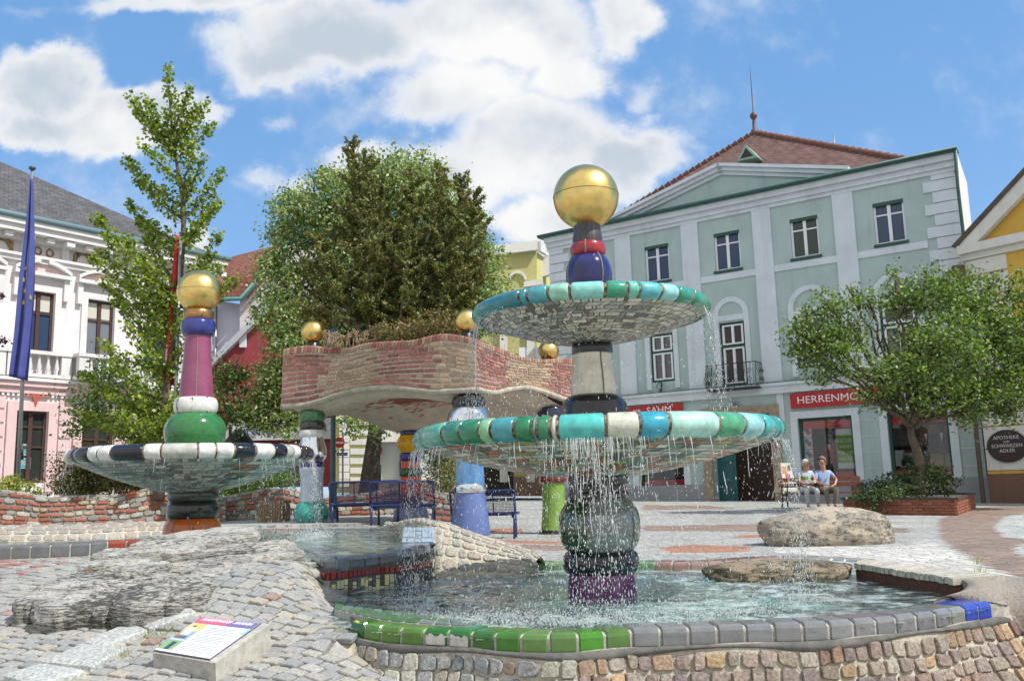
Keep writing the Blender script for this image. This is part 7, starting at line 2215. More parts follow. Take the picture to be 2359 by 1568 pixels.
for X, Y, Yt in ends:
    a = trunk_at(Yt); dd = rg.uniform(-1.0, 1.0) * (.4 + .9 * min(1, abs(Y - 170) / 500))
    b = at(X, Y, D + dd)
    pts = limb(mb, a, b, .03, .008, rg, 8, .06, 5, -.04)
    L = (b - a).length
    pts = pts[1:] + [b + (b - a).normalized() * .12]
    for k, p in enumerate(pts):
        f = (k + 1) / len(pts)
        rad = .20 * (1 - .55 * f) + .06
        for _ in range(int(26 * L / 1.6) + 12):
            v = Vector((rg.gauss(0, 1), rg.gauss(0, 1), rg.gauss(0, 1))).normalized() * rad * rg.random() ** .4
            q = p + v + (b - a).normalized() * rg.uniform(-.12, .12)
            GP.append(q)
mb.build('trunk', M_BARK, gk)
GC = [lin(122, 142, 40), lin(138, 156, 52), lin(104, 126, 36), lin(84, 108, 32), lin(154, 166, 66)]
leaves('crown', GP, .088, GC, M_LEAF, gk, 4, .9)
# smaller leafy tree behind the ginkgo
def tree(name, lab, base, crown, n, size, cols, seed, trunk=None, limbs=(), r0=.2, sub=.42, per=26, bark=None, m=None, shell=.55, upb=.5, cat='tree', sparse=None):
    t = thing(name, base, lab, cat); r = random.Random(seed)
    mb = MB()
    if trunk:
        T = resample(trunk, .35); mb.tube(T, [lerp(r0, r0 * .45, k / (len(T) - 1)) for k in range(len(T))], 10)
        for (a, b, w_) in limbs: limb(mb, a, b, w_, w_ * .3, r, 8, .12, 7, .03)
        c0 = T[-1]
        for c, rr in crown:
            limb(mb, c0.lerp(Vector(c), .15), c, r0 * .28, .02, r, 7, .12, 6, .05)
            for _ in range(4):
                e = Vector(c) + Vector((r.uniform(-1, 1) * rr[0], r.uniform(-1, 1) * rr[1], r.uniform(-.6, 1) * rr[2])) * .85
                limb(mb, Vector(c).lerp(c0, .2 * r.random()), e, .03, .008, r, 5, .15, 5)
        mb.build('trunk', bark or M_BARK, t)
    P = clumps(crown, n, r, sub, per, shell)
    leaves('crown', P, size, cols, m or M_LEAF, t, seed, upb=upb)
    return t
SHC = [lin(104, 132, 62), lin(86, 116, 52), lin(124, 150, 78), lin(70, 98, 46)]
d = 22
tree('small_tree', 'low leafy tree filling the space under the ginkgo at the left', at(230, 1130, d), [pb_(215, 910, 55, 60, d), pb_(260, 960, 60, 45, d), pb_(190, 970, 40, 40, d), pb_(300, 900, 60, 60, d), pb_(330, 970, 55, 40, d), pb_(250, 860, 40, 40, d)], 4200, .085, SHC, 51, [at(240, 1130, d), at(250, 1000, d)], r0=.07, sub=.3)
tree('small_tree', 'small dark leafed tree between the plum shaft and the pavilion', at(530, 1130, d + 4), [pb_(520, 890, 40, 50, 26), pb_(560, 930, 50, 50, 26), pb_(500, 950, 40, 40, 26), pb_(590, 960, 45, 35, 26), pb_(540, 850, 35, 40, 26), pb_(500, 870, 20, 50, 26)], 3600, .10, SHC + [lin(64, 90, 44)], 52, [at(530, 1130, 26), at(530, 980, 26)], r0=.09, sub=.35)
# ---- big linden
d = 26.
LB = [pb_(690, 500, 75, 70, d), pb_(660, 560, 50, 60, d), pb_(640, 640, 55, 60, d, -.5), pb_(760, 470, 80, 80, d, -.5), pb_(850, 420, 80, 70, d), pb_(940, 420, 90, 75, d), pb_(1000, 480, 90, 80, d, -.3), pb_(1060, 540, 75, 75, d), pb_(1105, 610, 60, 70, d), pb_(1120, 680, 55, 60, d), pb_(1080, 720, 80, 70, d, -.6), pb_(850, 600, 150, 140, d, .8),
      pb_(980, 640, 120, 110, d, .6), pb_(640, 720, 60, 60, d, -.5), pb_(660, 800, 60, 70, d, -.4), pb_(650, 880, 65, 60, d), pb_(605, 930, 45, 50, d, -.3), pb_(640, 975, 50, 35, d), pb_(690, 650, 60, 60, d, .5), pb_(670, 940, 50, 45, d, .5), pb_(700, 860, 50, 60, d, .6), pb_(760, 760, 120, 90, d, 1), pb_(900, 800, 120, 60, d, 1.2), pb_(880, 965, 60, 28, d, -1), pb_(815, 975, 35, 22, d, -1), pb_(950, 950, 40, 30, d, -1), pb_(1140, 955, 55, 25, d, -.5), pb_(1130, 745, 40, 30, d, -.4)]
LC = [lin(104, 130, 74), lin(124, 148, 90), lin(84, 112, 64), lin(144, 162, 106), lin(112, 138, 78), lin(204, 200, 150)]
tb = at(846, 1135, d)
tree('linden_tree', 'large broad linden tree with pale flowers behind the brick pavilion', tb, LB, 105000, .10, LC, 61, [tb - Vector((0, 0, .2)), at(856, 1060, d), at(868, 960, d), at(880, 880, d)], r0=.30, sub=.34, per=34, bark=M_BARKD, upb=.35)
# ---- conifer growing out of the pavilion
rc_ = random.Random(71); d = 18.6
cb = at(900, 800, d); cf = thing('conifer_tree', cb, 'dark olive conifer with spiky shoots growing on the brick pavilion roof', 'tree')
mb = MB(); NPT = []; LEAD = []
for (X, Y, dd) in ((812, 338, 0), (840, 372, -.3), (882, 440, .4), (1010, 400, .2), (1062, 418, -.3), (1092, 455, -.2), (940, 500, -.5), (735, 560, -.4), (950, 410, .5)):
    a = at(900 + (X - 900) * .3, 800, d); b = at(X, Y, d + dd)
    mid_ = at(900 + (X - 900) * .85, 640, d + dd)
    T = resample([a, mid_, b], .2); mb.tube(T, [lerp(.045, .012, k / (len(T) - 1)) for k in range(len(T))], 6); LEAD.append(T)
def sleeve(pts, rad, dens):
    for k in range(len(pts) - 1):
        a, b = pts[k], pts[k + 1]; L = (b - a).length; dr = (b - a).normalized()
        for _ in range(max(1, int(L * dens))):
            v = Vector((rc_.gauss(0, 1), rc_.gauss(0, 1), rc_.gauss(0, 1))).normalized()
            NPT.append(a.lerp(b, rc_.random()) + v * rad * rc_.random() ** .5)
for T in LEAD:
    sleeve(T[int(len(T) * .4):], .07, 260)
    n_ = len(T)
    for k in range(3, n_):
        f = k / n_
        for _ in range(3):
            L = lerp(1.0, .2, f ** 1.2) * rc_.uniform(.5, 1.1)
            a_ = rc_.uniform(0, 2 * pi)
            dr = Vector((math.cos(a_), math.sin(a_) * .8, 0))
            droop = lerp(-.25, .45, f)
            pts = [T[k] + dr * L * t + Vector((0, 0, L * (droop * t + .45 * t * t))) for t in (0, .25, .5, .75, 1)]
            if L > .4: mb.tube(pts, [.016, .013, .01, .008, .006], 4, cap=False)
            sleeve(pts, .062, 190)
            for t in (.4, .6, .8):
                p0 = T[k] + dr * L * t + Vector((0, 0, L * (droop * t + .45 * t * t)))
                sd = Vector((-dr.y, dr.x, 0)) * rc_.choice((-1, 1)) * .6 + dr * .4 + Vector((0, 0, rc_.uniform(-.1, .7)))
                l2 = L * rc_.uniform(.25, .45)
                sleeve([p0, p0 + sd * l2 * .5, p0 + sd * l2 + Vector((0, 0, l2 * .2))], .055, 170)
for X, Y, X2, Y2 in ((1000, 690, 1075, 640), (1020, 720, 1112, 622), (1000, 735, 1095, 700), (800, 720, 700, 600), (790, 740, 690, 700), (1010, 560, 1078, 475), (980, 560, 1020, 410), (800, 660, 735, 545)):
    a, b = at(X, Y, d - .3), at(X2, Y2, d - .5)
    pts = limb(mb, a, b, .03, .01, rc_, 8, .08, 5, -.12); sleeve(pts[2:], .10, 260)
    for k in range(3, len(pts)):
        for _ in range(3):
            e = pts[k] + Vector((rc_.uniform(-.25, .25), rc_.uniform(-.2, .2), rc_.uniform(-.3, .25))); sleeve([pts[k], e], .06, 180)
mb.build('trunk', mat('grey_bark', lin(120, 110, 98), .95, ns=12, na=.3), cf)
NC = [lin(98, 108, 44), lin(114, 120, 50), lin(82, 94, 38), lin(126, 126, 58), lin(118, 100, 50), lin(92, 108, 44)]
leaves('crown', NPT, .085, NC, M_NEEDLE, cf, 5, .34, .1)
def shrub(name, lab, blobs, n, size, cols, seed, sub=.2, cat='shrub', upb=.5, per=22, shell=.55, m=None):
    r = random.Random(seed)
    b0 = min(blobs, key=lambda b: b[0][2]); t = thing(name, (b0[0][0], b0[0][1], b0[0][2] - b0[1][2]), lab, cat)
    mb = MB()
    for c, rr in blobs:
        for _ in range(5):
            mb.tube([(c[0] + r.uniform(-.2, .2) * rr[0], c[1], c[2] - rr[2]), (c[0] + r.uniform(-.8, .8) * rr[0], c[1] + r.uniform(-.5, .5) * rr[1], c[2] + r.uniform(.0, .7) * rr[2])], [.012, .005], 4)
    mb.build('stems', M_BARK, t)
    leaves('foliage', clumps(blobs, n, r, sub, per, shell), size, cols, m or M_LEAF, t, seed, upb=upb)
    return t
DRY = [lin(138, 118, 76), lin(120, 108, 62), lin(96, 96, 52), lin(150, 128, 90), lin(84, 90, 44)]
d = 17.6
shrub('shrub', 'dry brownish shrub spilling over the right part of the pavilion roof', [pb_(960, 760, 60, 30, d), pb_(1010, 745, 60, 32, d), pb_(1050, 752, 45, 28, d), pb_(900, 770, 50, 24, d), pb_(1080, 745, 30, 25, d, .6)], 5200, .05, DRY, 81, .14)
d = 17.4
mb = MB(); r = random.Random(82); gt = thing('dry_plant', at(800, 800, d), 'tuft of dried pale flower stalks on the pavilion edge beside the left gold ball', 'plant')
for _ in range(60):
    X = r.uniform(745, 845); a = at(X, 802, d); b = at(X + r.gauss(0, 8), 802 - r.uniform(14, 42), d)
    mb.tube([a, a.lerp(b, .5) + Vector((r.gauss(0, .01), 0, 0)), b], [.006, .005, .004], 4)
    for _ in range(7): drop(mb, b + Vector((r.gauss(0, .025), r.gauss(0, .02), r.gauss(0, .02))), .014, 1)
mb.build('stalks', mat('dry_stalk', lin(164, 138, 108), .9, ns=30, na=.3), gt)
# hedges and bushes round the square
d = 21.5
HG = [lin(118, 128, 66), lin(96, 110, 54), lin(136, 112, 78), lin(120, 88, 60), lin(86, 104, 50)]
shrub('hedge', 'loose olive and brown hedge behind the planter wall, right of the flag pole', [pb_(165, 1090, 45, 50, d), pb_(215, 1085, 55, 55, d), pb_(270, 1080, 50, 50, d), pb_(320, 1100, 50, 40, d), pb_(190, 1120, 60, 30, d), pb_(280, 1118, 60, 30, d), pb_(370, 1110, 40, 30, d), pb_(205, 1052, 40, 25, d)], 15000, .065, HG, 91, .22)
shrub('bush', 'yellow green bush in the far left corner above the planter wall', [pb_(20, 1122, 40, 24, 20.5), pb_(55, 1128, 30, 18, 20.5), pb_(-30, 1120, 40, 26, 20.5), pb_(85, 1138, 18, 10, 20.5)], 2400, .06, [lin(150, 160, 40), lin(128, 146, 40), lin(110, 132, 44), lin(168, 168, 60)], 92, .14)
shrub('hedge', 'fresh green clipped hedge behind the litter bin', [pb_(540, 1115, 40, 24, 24), pb_(590, 1112, 45, 26, 24), pb_(645, 1112, 40, 26, 24), pb_(510, 1128, 30, 18, 24)], 3400, .07, [lin(110, 136, 58), lin(90, 116, 50), lin(70, 96, 44)], 93, .16)
shrub('bush', 'dark bush behind the falling water left of the sky blue pillar', [pb_(1015, 1090, 40, 45, 25), pb_(1005, 1040, 35, 40, 25), pb_(1050, 1110, 40, 25, 25)], 2600, .08, [lin(92, 112, 52), lin(110, 118, 60), lin(66, 86, 42), lin(120, 100, 70)], 94, .2)
d = 15.
shrub('plum_branch', 'purple leaved plum twigs reaching into the left edge', [pb_(-30, 660, 38, 26, d), pb_(-8, 690, 16, 10, d), pb_(-20, 778, 40, 12, d), pb_(-90, 720, 60, 90, d)], 1500, .07, [lin(74, 40, 62), lin(58, 34, 52), lin(92, 52, 74)], 95, .1)
# ---- street tree in the brick planter
pf0, pf1, pb1 = ong(1960, 1184), ong(2204, 1187), ong(2246, 1170)
pf0 = pf1 + (pf0 - pf1).normalized() * 2.6
pb0 = pf0 + (pb1 - pf1)
pt = thing('brick_planter', (pf0 + pb1) / 2, 'low red brick planter with a dark timber edge under the street tree', 'planter')
H_ = .40; up_ = Vector((0, 0, H_))
mb = MB(); mb.prism([q - Vector((0, 0, .2)) for q in (pf0, pf1, pb1, pb0)], Vector((0, 0, H_ + .1))); mb.build('soil_core', MATS['soil'], pt, fix=True)
mb = MB(); rr_ = random.Random(7)
def brickwall(a, b):
    L = (b - a).length; d_ = (b - a).normalized(); nn = Vector((d_.y, -d_.x, 0))
    for r in range(6):
        s = -(.11 if r % 2 else 0)
        while s < L:
            s0, s1 = max(0, s) + .006, min(L, s + .235) - .006; s += .235
            if s1 - s0 < .02: continue
            z0, z1 = r * H_ / 6 - .03, (r + 1) * H_ / 6 - .042
            c = jit(rr_.choice([lin(142, 82, 62), lin(130, 72, 56), lin(150, 92, 70)]), .12, rr_)
            q = [a + d_ * s0 + Vector((0, 0, z0)), a + d_ * s1 + Vector((0, 0, z0)), a + d_ * s1 + Vector((0, 0, z1)), a + d_ * s0 + Vector((0, 0, z1))]
            mb.stone([p + nn * .012 for p in q], nn, .012, c, .05, rr_, .02)
brickwall(pf0, pf1); brickwall(pf1, pb1)
mb.build('brickwork', M_BRICK, pt)
mb = MB(); mb.prism([p - Vector((0, 0, .25)) for p in (pf0, pf1, pb1, pb0)], Vector((0, 0, H_ + .2))); mb.build('wall_core', M_MORTW, pt, fix=True)
mb = MB()
for a, b in ((pf0, pf1), (pf1, pb1), (pb1, pb0), (pb0, pf0)): mb.bar(a + up_ - Vector((0, 0, .02)), b + up_ - Vector((0, 0, .02)), .10, .05, lin(70, 60, 50))
mb.build('timber_edge', M_WOODG, pt, fix=True)
d = (pf1.y + pb1.y) / 2 + .4
tb = at(2112, 1120, d)
RT_ = [pb_(1880, 760, 55, 70, d), pb_(1850, 800, 38, 48, d), pb_(1930, 805, 62, 58, d, -.3), pb_(1950, 735, 60, 60, d), pb_(2050, 865, 75, 50, d, -.5), pb_(2080, 680, 60, 45, d, .3), pb_(2110, 790, 60, 45, d, 1.0), pb_(2062, 628, 9, 26, d), pb_(1958, 668, 9, 26, d), pb_(2180, 640, 10, 26, d), pb_(2290, 640, 10, 26, d), pb_(2000, 690, 30, 26, d), pb_(2150, 690, 75, 55, d), pb_(2230, 700, 80, 70, d), pb_(2180, 800, 100, 80, d, -.8), pb_(2140, 890, 100, 60, d, -.6), pb_(2280, 800, 100, 90, d), pb_(2350, 750, 80, 100, d), pb_(2420, 830, 90, 110, d), pb_(2330, 890, 90, 60, d, -.4), pb_(2250, 910, 80, 45, d), pb_(1900, 862, 40, 22, d), pb_(2015, 925, 36, 22, d, -.5), pb_(2220, 955, 40, 25, d, -.3), pb_(2330, 950, 50, 25, d), pb_(1830, 760, 18, 40, d), pb_(2230, 640, 14, 30, d), pb_(2130, 640, 16, 28, d), pb_(1895, 690, 14, 28, d), pb_(2340, 660, 20, 40, d)]
RC_ = [lin(100, 128, 52), lin(82, 108, 44), lin(124, 148, 68), lin(64, 90, 40), lin(142, 158, 86), lin(92, 118, 52)]
LM = [(at(2095, 985, d), at(1950, 830, d), .07), (at(2095, 985, d), at(2030, 760, d + .5), .06), (at(2100, 975, d), at(2250, 800, d), .08), (at(2098, 980, d), at(2150, 740, d - .4), .06), (at(2105, 985, d), at(2330, 850, d), .07), (at(2030, 800, d), at(1990, 700, d), .025), (at(2020, 820, d), at(2060, 700, d), .025)]
tree('street_tree', 'spreading green street tree growing in the brick planter at the right', tb, RT_, 38000, .095, RC_, 101, [tb - Vector((0, 0, .15)), at(2118, 1060, d), at(2100, 1010, d), at(2095, 975, d)], LM, r0=.17, sub=.34, per=30, bark=M_BARK, upb=.6)
shrub('shrub', 'dark green shrubs filling the brick planter below the street tree', [pb_(2020, 1130, 40, 25, d), pb_(2070, 1115, 45, 30, d), pb_(2130, 1105, 50, 35, d), pb_(2175, 1110, 30, 32, d), pb_(2000, 1148, 30, 18, d, -1), pb_(2050, 1140, 40, 18, d, -1.2)], 5200, .075, [lin(64, 84, 40), lin(48, 66, 34), lin(84, 104, 52), lin(56, 78, 40)], 102, .17)
# grass tufts in the joints
mb = MB(); r = random.Random(5)
for X, Y, n_, sp in ((2252, 1392 - 100, 26, 10), (2258, 1318, 20, 8), (2270, 1330, 14, 6), (350, 1470, 60, 22), (280, 1515, 30, 18), (380, 1450, 30, 14), (868, 1135, 0, 1)):
    for _ in range(n_):
        p = ong(X + r.gauss(0, sp), Y + r.gauss(0, sp * .4)); 
        e = p + Vector((r.gauss(0, .03), r.gauss(0, .03), r.uniform(.03, .08)))
        mb.add([p + Vector((-.004, 0, 0)), p + Vector((.004, 0, 0)), e], [(0, 1, 2)], jit(r.choice([lin(120, 132, 60), lin(150, 150, 80)]), .2, r))
tag(mb.build('grass', M_LEAF), 'small tufts of grass growing in the paving joints', 'grass', kind='stuff')
# ---- flags
fp = at(42, 1106, 23.5); ftop = at(74, 392, 23.5)
fl = thing('flag_pole', fp, 'steel flag pole with a dark cap before the pink bank', 'flag pole')
mb = MB(); mb.tube([fp - Vector((0, 0, .5)), ftop], [.055, .035], 12); mb.build('pole', M_GALV, fl)
mb = MB(); dv_ = (ftop - fp).normalized(); mb.tube([ftop, ftop + dv_ * .02, ftop + dv_ * .08, ftop + dv_ * .1], [.05, .085, .085, .05], 14); mb.build('cap', MATS['dark_post'], fl)
mb = MB(); mb.tube([at(50, 1022, 23.35), at(51, 1058, 23.35)], [.03, .04], 8); mb.build('winch_box', M_BRN, fl)
def flag(name, lab, outlineL, outlineR, d, m, folds, stars=()):
    t = thing(name, at(*outlineL[0], d), lab, 'flag')
    L = resample([at(X, Y, d) for X, Y in outlineL], .15); R = resample([at(X, Y, d) for X, Y in outlineR], .15)
    f = lambda u, v: samp(L, v).lerp(samp(R, v), u) + Vector((0, -.10 * math.sin(u * folds * pi + v * 2) * (.3 + .7 * v) - .08, 0))
    mb = MB(); mb.grid(f, 28, 50); o = mb.build('cloth', m, t); o.modifiers.new('thickness', 'SOLIDIFY').thickness = .006
    if stars:
        for u, v, s in stars:
            mb = MB()
            c = f(u, v) + Vector((0, -.03, 0))
            P_ = [c + Vector((s * (1 if k % 2 == 0 else .42) * math.cos(pi / 2 + k * pi / 5) * .7, 0, s * (1 if k % 2 == 0 else .42) * math.sin(pi / 2 + k * pi / 5))) for k in range(10)]
            mb.prism(P_, (0, -.01, 0))
            mb.build('star', mat('star_yellow', lin(206, 180, 60), .7), t, fix=True)
    return t
flag('flag', 'limp dark blue flag with yellow stars hanging from the steel pole', [(74, 412), (64, 520), (50, 650), (41, 760), (28, 868)], [(78, 415), (80, 480), (82, 570), (80, 700), (68, 878)], 23.5, mat('flag_blue', lin(70, 78, 142), .8, ns=3, na=.15), 3.4, [(.25, .52, .085), (.35, .57, .085), (.3, .63, .085), (.8, .60, .085), (.3, .46, .07)])
rp = at(398, 1110, 19.95)
p2 = thing('flag_pole', rp, 'second flag pole carrying the long red banner behind the ginkgo', 'flag pole')
mb = MB(); mb.tube([rp - Vector((0, 0, .4)), at(416, 545, 19.95)], [.05, .035], 10); mb.build('pole', M_GALV, p2)
flag('flag', 'long narrow red banner hanging behind the ginkgo branches', [(408, 545), (400, 640), (394, 760), (388, 886)], [(419, 545), (417, 640), (413, 760), (409, 890)], 20.05, mat('flag_red', lin(186, 40, 44), .8, ns=3, na=.12), 1.6)
# ================================================================ TIMBER BENCH, SANDWICH BOARD, COUPLE
gp = ong(1885, 1169)
bd = gp.y; GZ = gp.z
M_BENCHW = mat('brown_bench_wood', lin(110, 62, 48), .5, ns=10, na=.2, bump=.002, bs=30)
bn_ = thing('park_bench', gp, 'brown plank bench with dark cast iron ends and the couple seated on it', 'bench')
x0, x1 = at(1806, 1150, bd).x, at(1985, 1150, bd).x
def bx(nm, p0, p1, m):
    mb = MB(); mb.box(p0, p1); return mb.build(nm, m, bn_)
for k in range(3): bx('seat_plank', (x0 - .08, bd - .28 + k * .15, GZ + .40), (x1 + .08, bd - .16 + k * .15, GZ + .435), M_BENCHW)
for k, z in enumerate((.60, .755)):
    mb = MB(); mb.bar((x0 - .08, bd + .20 + .03 * k, GZ + z + .05), (x1 + .08, bd + .20 + .03 * k, GZ + z + .05), .03, .12); mb.build('back_plank', M_BENCHW, bn_)
for x in (x0, x1):
    mb = MB()
    T = lambda P, r=.022: mb.tube([(x, bd + y, GZ + z) for y, z in P], r, 7)
    T([(-.34, 0), (-.30, .12), (-.26, .25), (-.28, .40)]); T([(.30, 0), (.22, .12), (.16, .28), (.16, .42), (.20, .62), (.26, .86), (.30, .90)])
    T([(-.30, .39), (.0, .37), (.17, .39)]); T([(-.28, .40), (-.36, .50), (-.34, .60), (-.24, .64), (.0, .63), (.19, .62)])
    T([(-.34, .60), (-.40, .58), (-.39, .52), (-.35, .53)], .016); T([(-.36, 0), (-.30, .02)], .03); T([(.32, 0), (.26, .02)], .03)
    mb.build('cast_iron_end', M_IRON, bn_)
p = ong(1988, 1166); mb = MB()
bb = thing('timber_post', p, 'squat dark timber post at the right end of the plank bench', 'post')
for k in range(3):
    mb = MB(); mb.box((p.x - .16 + .11 * k, p.y + .25, p.z - .1), (p.x - .055 + .11 * k, p.y + .40, p.z + .74 - .02 * k)); mb.build('timber', mat('dark_timber', lin(78, 58, 46), .8, ns=12, na=.3), bb)
# A-frame board outside the portal
o1 = ong(1783, 1149); dd = 31.0
sb = thing('sandwich_board', at(1812, 1147, dd), 'cream folding sandwich board with a colourful poster beside the portal', 'sandwich board')
M_CREAM = mat('cream_board', lin(206, 198, 172), .5)
q = [at(1806, 1145, dd - .3), at(1842, 1147, dd - .3), at(1818, 1066, dd), at(1796, 1066, dd)]
k_ = [at(1778, 1147, dd + .5), at(1800, 1147, dd + .5), q[2], q[3]]
for nm, Q in (('front_leaf', q), ('rear_leaf', k_)):
    n_ = (Q[1] - Q[0]).cross(Q[3] - Q[0]).normalized()
    c = [Q[0].lerp(Q[3], .18), Q[1].lerp(Q[2], .18), Q[2], Q[3]]
    mb = MB(); mb.prism(c, n_ * .03)
    lf_ = mb.build(nm, M_CREAM, sb, fix=True)
    for a, b in ((Q[0], c[0]), (Q[1], c[1])):
        mb = MB(); mb.tube([a, b], .022, 6); mb.build('foot', M_CREAM, lf_)
n_ = (q[1] - q[0]).cross(q[3] - q[0]).normalized()
bp2 = lambda a, b, h=.035: q[0].lerp(q[1], a).lerp(q[3].lerp(q[2], a), b) + n_ * h
mb = MB()
for a0, a1, b0, b1, h, c in ((.08, .92, .24, .95, .034, lin(222, 220, 210)), (.12, .5, .68, .9, .037, lin(206, 150, 90)), (.6, .88, .78, .92, .037, lin(60, 60, 70)), (.3, .7, .55, .68, .037, lin(200, 90, 90)), (.15, .45, .30, .45, .037, lin(220, 160, 60)), (.5, .85, .30, .4, .037, lin(150, 110, 180))):
    mb.add([bp2(a0, b0, h), bp2(a1, b0, h), bp2(a1, b1, h), bp2(a0, b1, h)], [(0, 1, 2, 3)], c)
mb.build('poster', M_PRINT, sb)
# ---- people: one skinned body each, clothes over it
def skin(name, V, E, m, parent, sub=1, root='pel'):
    keys = list(V); me = bpy.data.meshes.new(name)
    me.from_pydata([V[k][0] for k in keys], [(keys.index(a), keys.index(b)) for a, b in E], [])
    o = bpy.data.objects.new(name, me); COL.objects.link(o)
    o.modifiers.new('skin', 'SKIN')
    for i, k in enumerate(keys):
        r = V[k][1]; me.skin_vertices[0].data[i].radius = (r, r) if not isinstance(r, tuple) else r
        me.skin_vertices[0].data[i].use_root = (k == root)
    md = o.modifiers.new('sub', 'SUBSURF'); md.levels = md.render_levels = sub
    bpy.context.view_layer.update()
    nm = bpy.data.meshes.new_from_object(o.evaluated_get(bpy.context.evaluated_depsgraph_get()))
    for p in nm.polygons: p.use_smooth = True
    nm.materials.clear(); nm.materials.append(m)
    bpy.data.objects.remove(o); nm.name = name
    o = bpy.data.objects.new(name, nm); COL.objects.link(o); o.parent = parent
    return o
M_SKIN = mat('skin', lin(196, 146, 122), .5, ns=20, na=.06)
def hand(V, E, wr, tip, key, side):
    w, t = Vector(wr), Vector(tip); d = (t - w).normalized(); s = d.cross(Vector((0, 0, 1))).normalized() * side
    V[key] = (w.lerp(t, .55), (.036, .02)); E.append((key + 'w', key))
    for k in range(4):
        b = w.lerp(t, .75) + s * (.026 - .018 * k); L = (.075, .085, .08, .06)[k]
        V[f'{key}{k}a'] = (b, .0105); V[f'{key}{k}b'] = (b + d * L * .55 + Vector((0, 0, -.008)), .0095); V[f'{key}{k}c'] = (b + d * L + Vector((0, 0, -.03)), .008)
        E += [(key, f'{key}{k}a'), (f'{key}{k}a', f'{key}{k}b'), (f'{key}{k}b', f'{key}{k}c')]
    b = w.lerp(t, .35) + s * .035
    V[key + 'ta'] = (b, .012); V[key + 'tb'] = (b + d * .045 + s * .025, .0105); E += [(key, key + 'ta'), (key + 'ta', key + 'tb')]
def person(X, lab, J, turn, shirt, trous, hairc, hair_len, shoe, extra):
    b = at(X, 1150, bd); root = thing('person', (b.x, bd, GZ), lab, 'person')
    V, E = {}, []
    for k in ('pel', 'bel', 'che', 'nec', 'hd0', 'hd1', 'hd2'): V[k] = J[k]
    E += [('pel', 'bel'), ('bel', 'che'), ('che', 'nec'), ('nec', 'hd0'), ('hd0', 'hd1'), ('hd1', 'hd2')]
    for s in 'lr':
        V['sh' + s] = J['sh' + s]; V['el' + s] = J['el' + s]; V['h' + s + 'w'] = J['wr' + s]
        V['hp' + s] = J['hp' + s]; V['kn' + s] = J['kn' + s]; V['an' + s] = J['an' + s]; V['to' + s] = J['to' + s]
        E += [('che', 'sh' + s), ('sh' + s, 'el' + s), ('el' + s, 'h' + s + 'w'), ('pel', 'hp' + s), ('hp' + s, 'kn' + s), ('kn' + s, 'an' + s), ('an' + s, 'to' + s)]
        hand(V, E, J['wr' + s][0], J['ha' + s][0], 'h' + s, 1 if s == 'l' else -1)
    # face: nose and chin grow from the head itself
    hc = Vector(J['hd1'][0]); f = Vector((math.sin(turn), -math.cos(turn), 0)); r_ = Vector((f.y, -f.x, 0)) * -1
    V['nose'] = (hc + f * .098 - Vector((0, 0, .01)), .013); V['chin'] = (hc + f * .062 - Vector((0, 0, .085)), .032)
    E += [('hd1', 'nose'), ('hd0', 'chin')]
    body = skin('body', V, E, M_SKIN, root, 2)
    def sub(keys, edges, grow, name, m, over={}):
        v2 = {k: (V[k][0], tuple(x + grow for x in V[k][1]) if isinstance(V[k][1], tuple) else V[k][1] + grow) for k in keys}; v2.update(over)
        return skin(name, v2, edges, m, root, 2)
    el = {f'sl{s}': (Vector(J['sh' + s][0]).lerp(Vector(J['el' + s][0]), J['sleeve']), .058) for s in 'lr'}
    sh = sub(['pel', 'bel', 'che', 'shl', 'shr'], [('pel', 'bel'), ('bel', 'che'), ('che', 'shl'), ('che', 'shr'), ('shl', 'sll'), ('shr', 'slr'), ('che', 'col')], .014, 'shirt', shirt, {**el, 'col': (Vector(J['nec'][0]) - Vector((0, 0, .045)), .062)})
    sub(['pel', 'hpl', 'hpr', 'knl', 'knr', 'anl', 'anr'], [('pel', 'hpl'), ('pel', 'hpr'), ('hpl', 'knl'), ('hpr', 'knr'), ('knl', 'anl'), ('knr', 'anr')], .014, 'trousers', trous)
    for s in 'lr':
        a, t_ = Vector(J['an' + s][0]), Vector(J['to' + s][0])
        skin('shoe', {'pel': (a - Vector((0, 0, .025)), .048), 'm': (a.lerp(t_, .6) - Vector((0, 0, .012)), .045), 't': (t_, .038)}, [('pel', 'm'), ('m', 't')], shoe, root, 2)
    # hair cap over the back and top of the head
    mb = MB(); n1, n2 = 22, 14
    def hp(u, v):
        a = u * 2 * pi; th = v * pi * .62
        d = f * math.cos(a) + r_ * math.sin(a)
        fr_ = max(0, math.cos(a)); th *= 1 - .45 * fr_ ** .6 + hair_len * (1 - fr_)
        k = .118 + .010 * noise.noise((math.cos(a) * 3, math.sin(a) * 3, v * 5))
        return hc + Vector((0, 0, .022)) + d * k * math.sin(th) * .92 + Vector((0, 0, k * 1.05 * math.cos(th))) - f * .012
    mb.grid(hp, n1, n2); mb.build('hair', hairc, root, local=True)
    for sg in (-1, 1):
        mb = MB(); c = hc + r_ * sg * .094 - Vector((0, 0, .012)) + f * .0
        mb.lathe(Vector((0, 0, 0)), [(.001, -.03), (.014, -.02), (.016, .0), (.012, .025), (.001, .032)], 8)
        mb.v = [tuple(c + Vector((p[0], p[1], p[2]))) for p in mb.v]; mb.build('ear', M_SKIN, root, local=True)
        if not extra.get('glasses'):
            mb = MB(); drop(mb, hc + r_ * sg * .034 + f * .092 + Vector((0, 0, .018)), .011, .8); mb.build('eye', M_IRON, root, local=True)
    mb = MB(); mb.tube([hc + f * .092 + r_ * x - Vector((0, 0, .05)) for x in (-.026, 0, .026)], .007, 5); mb.build('mouth', mat('lip', lin(164, 92, 88), .5), root, local=True)
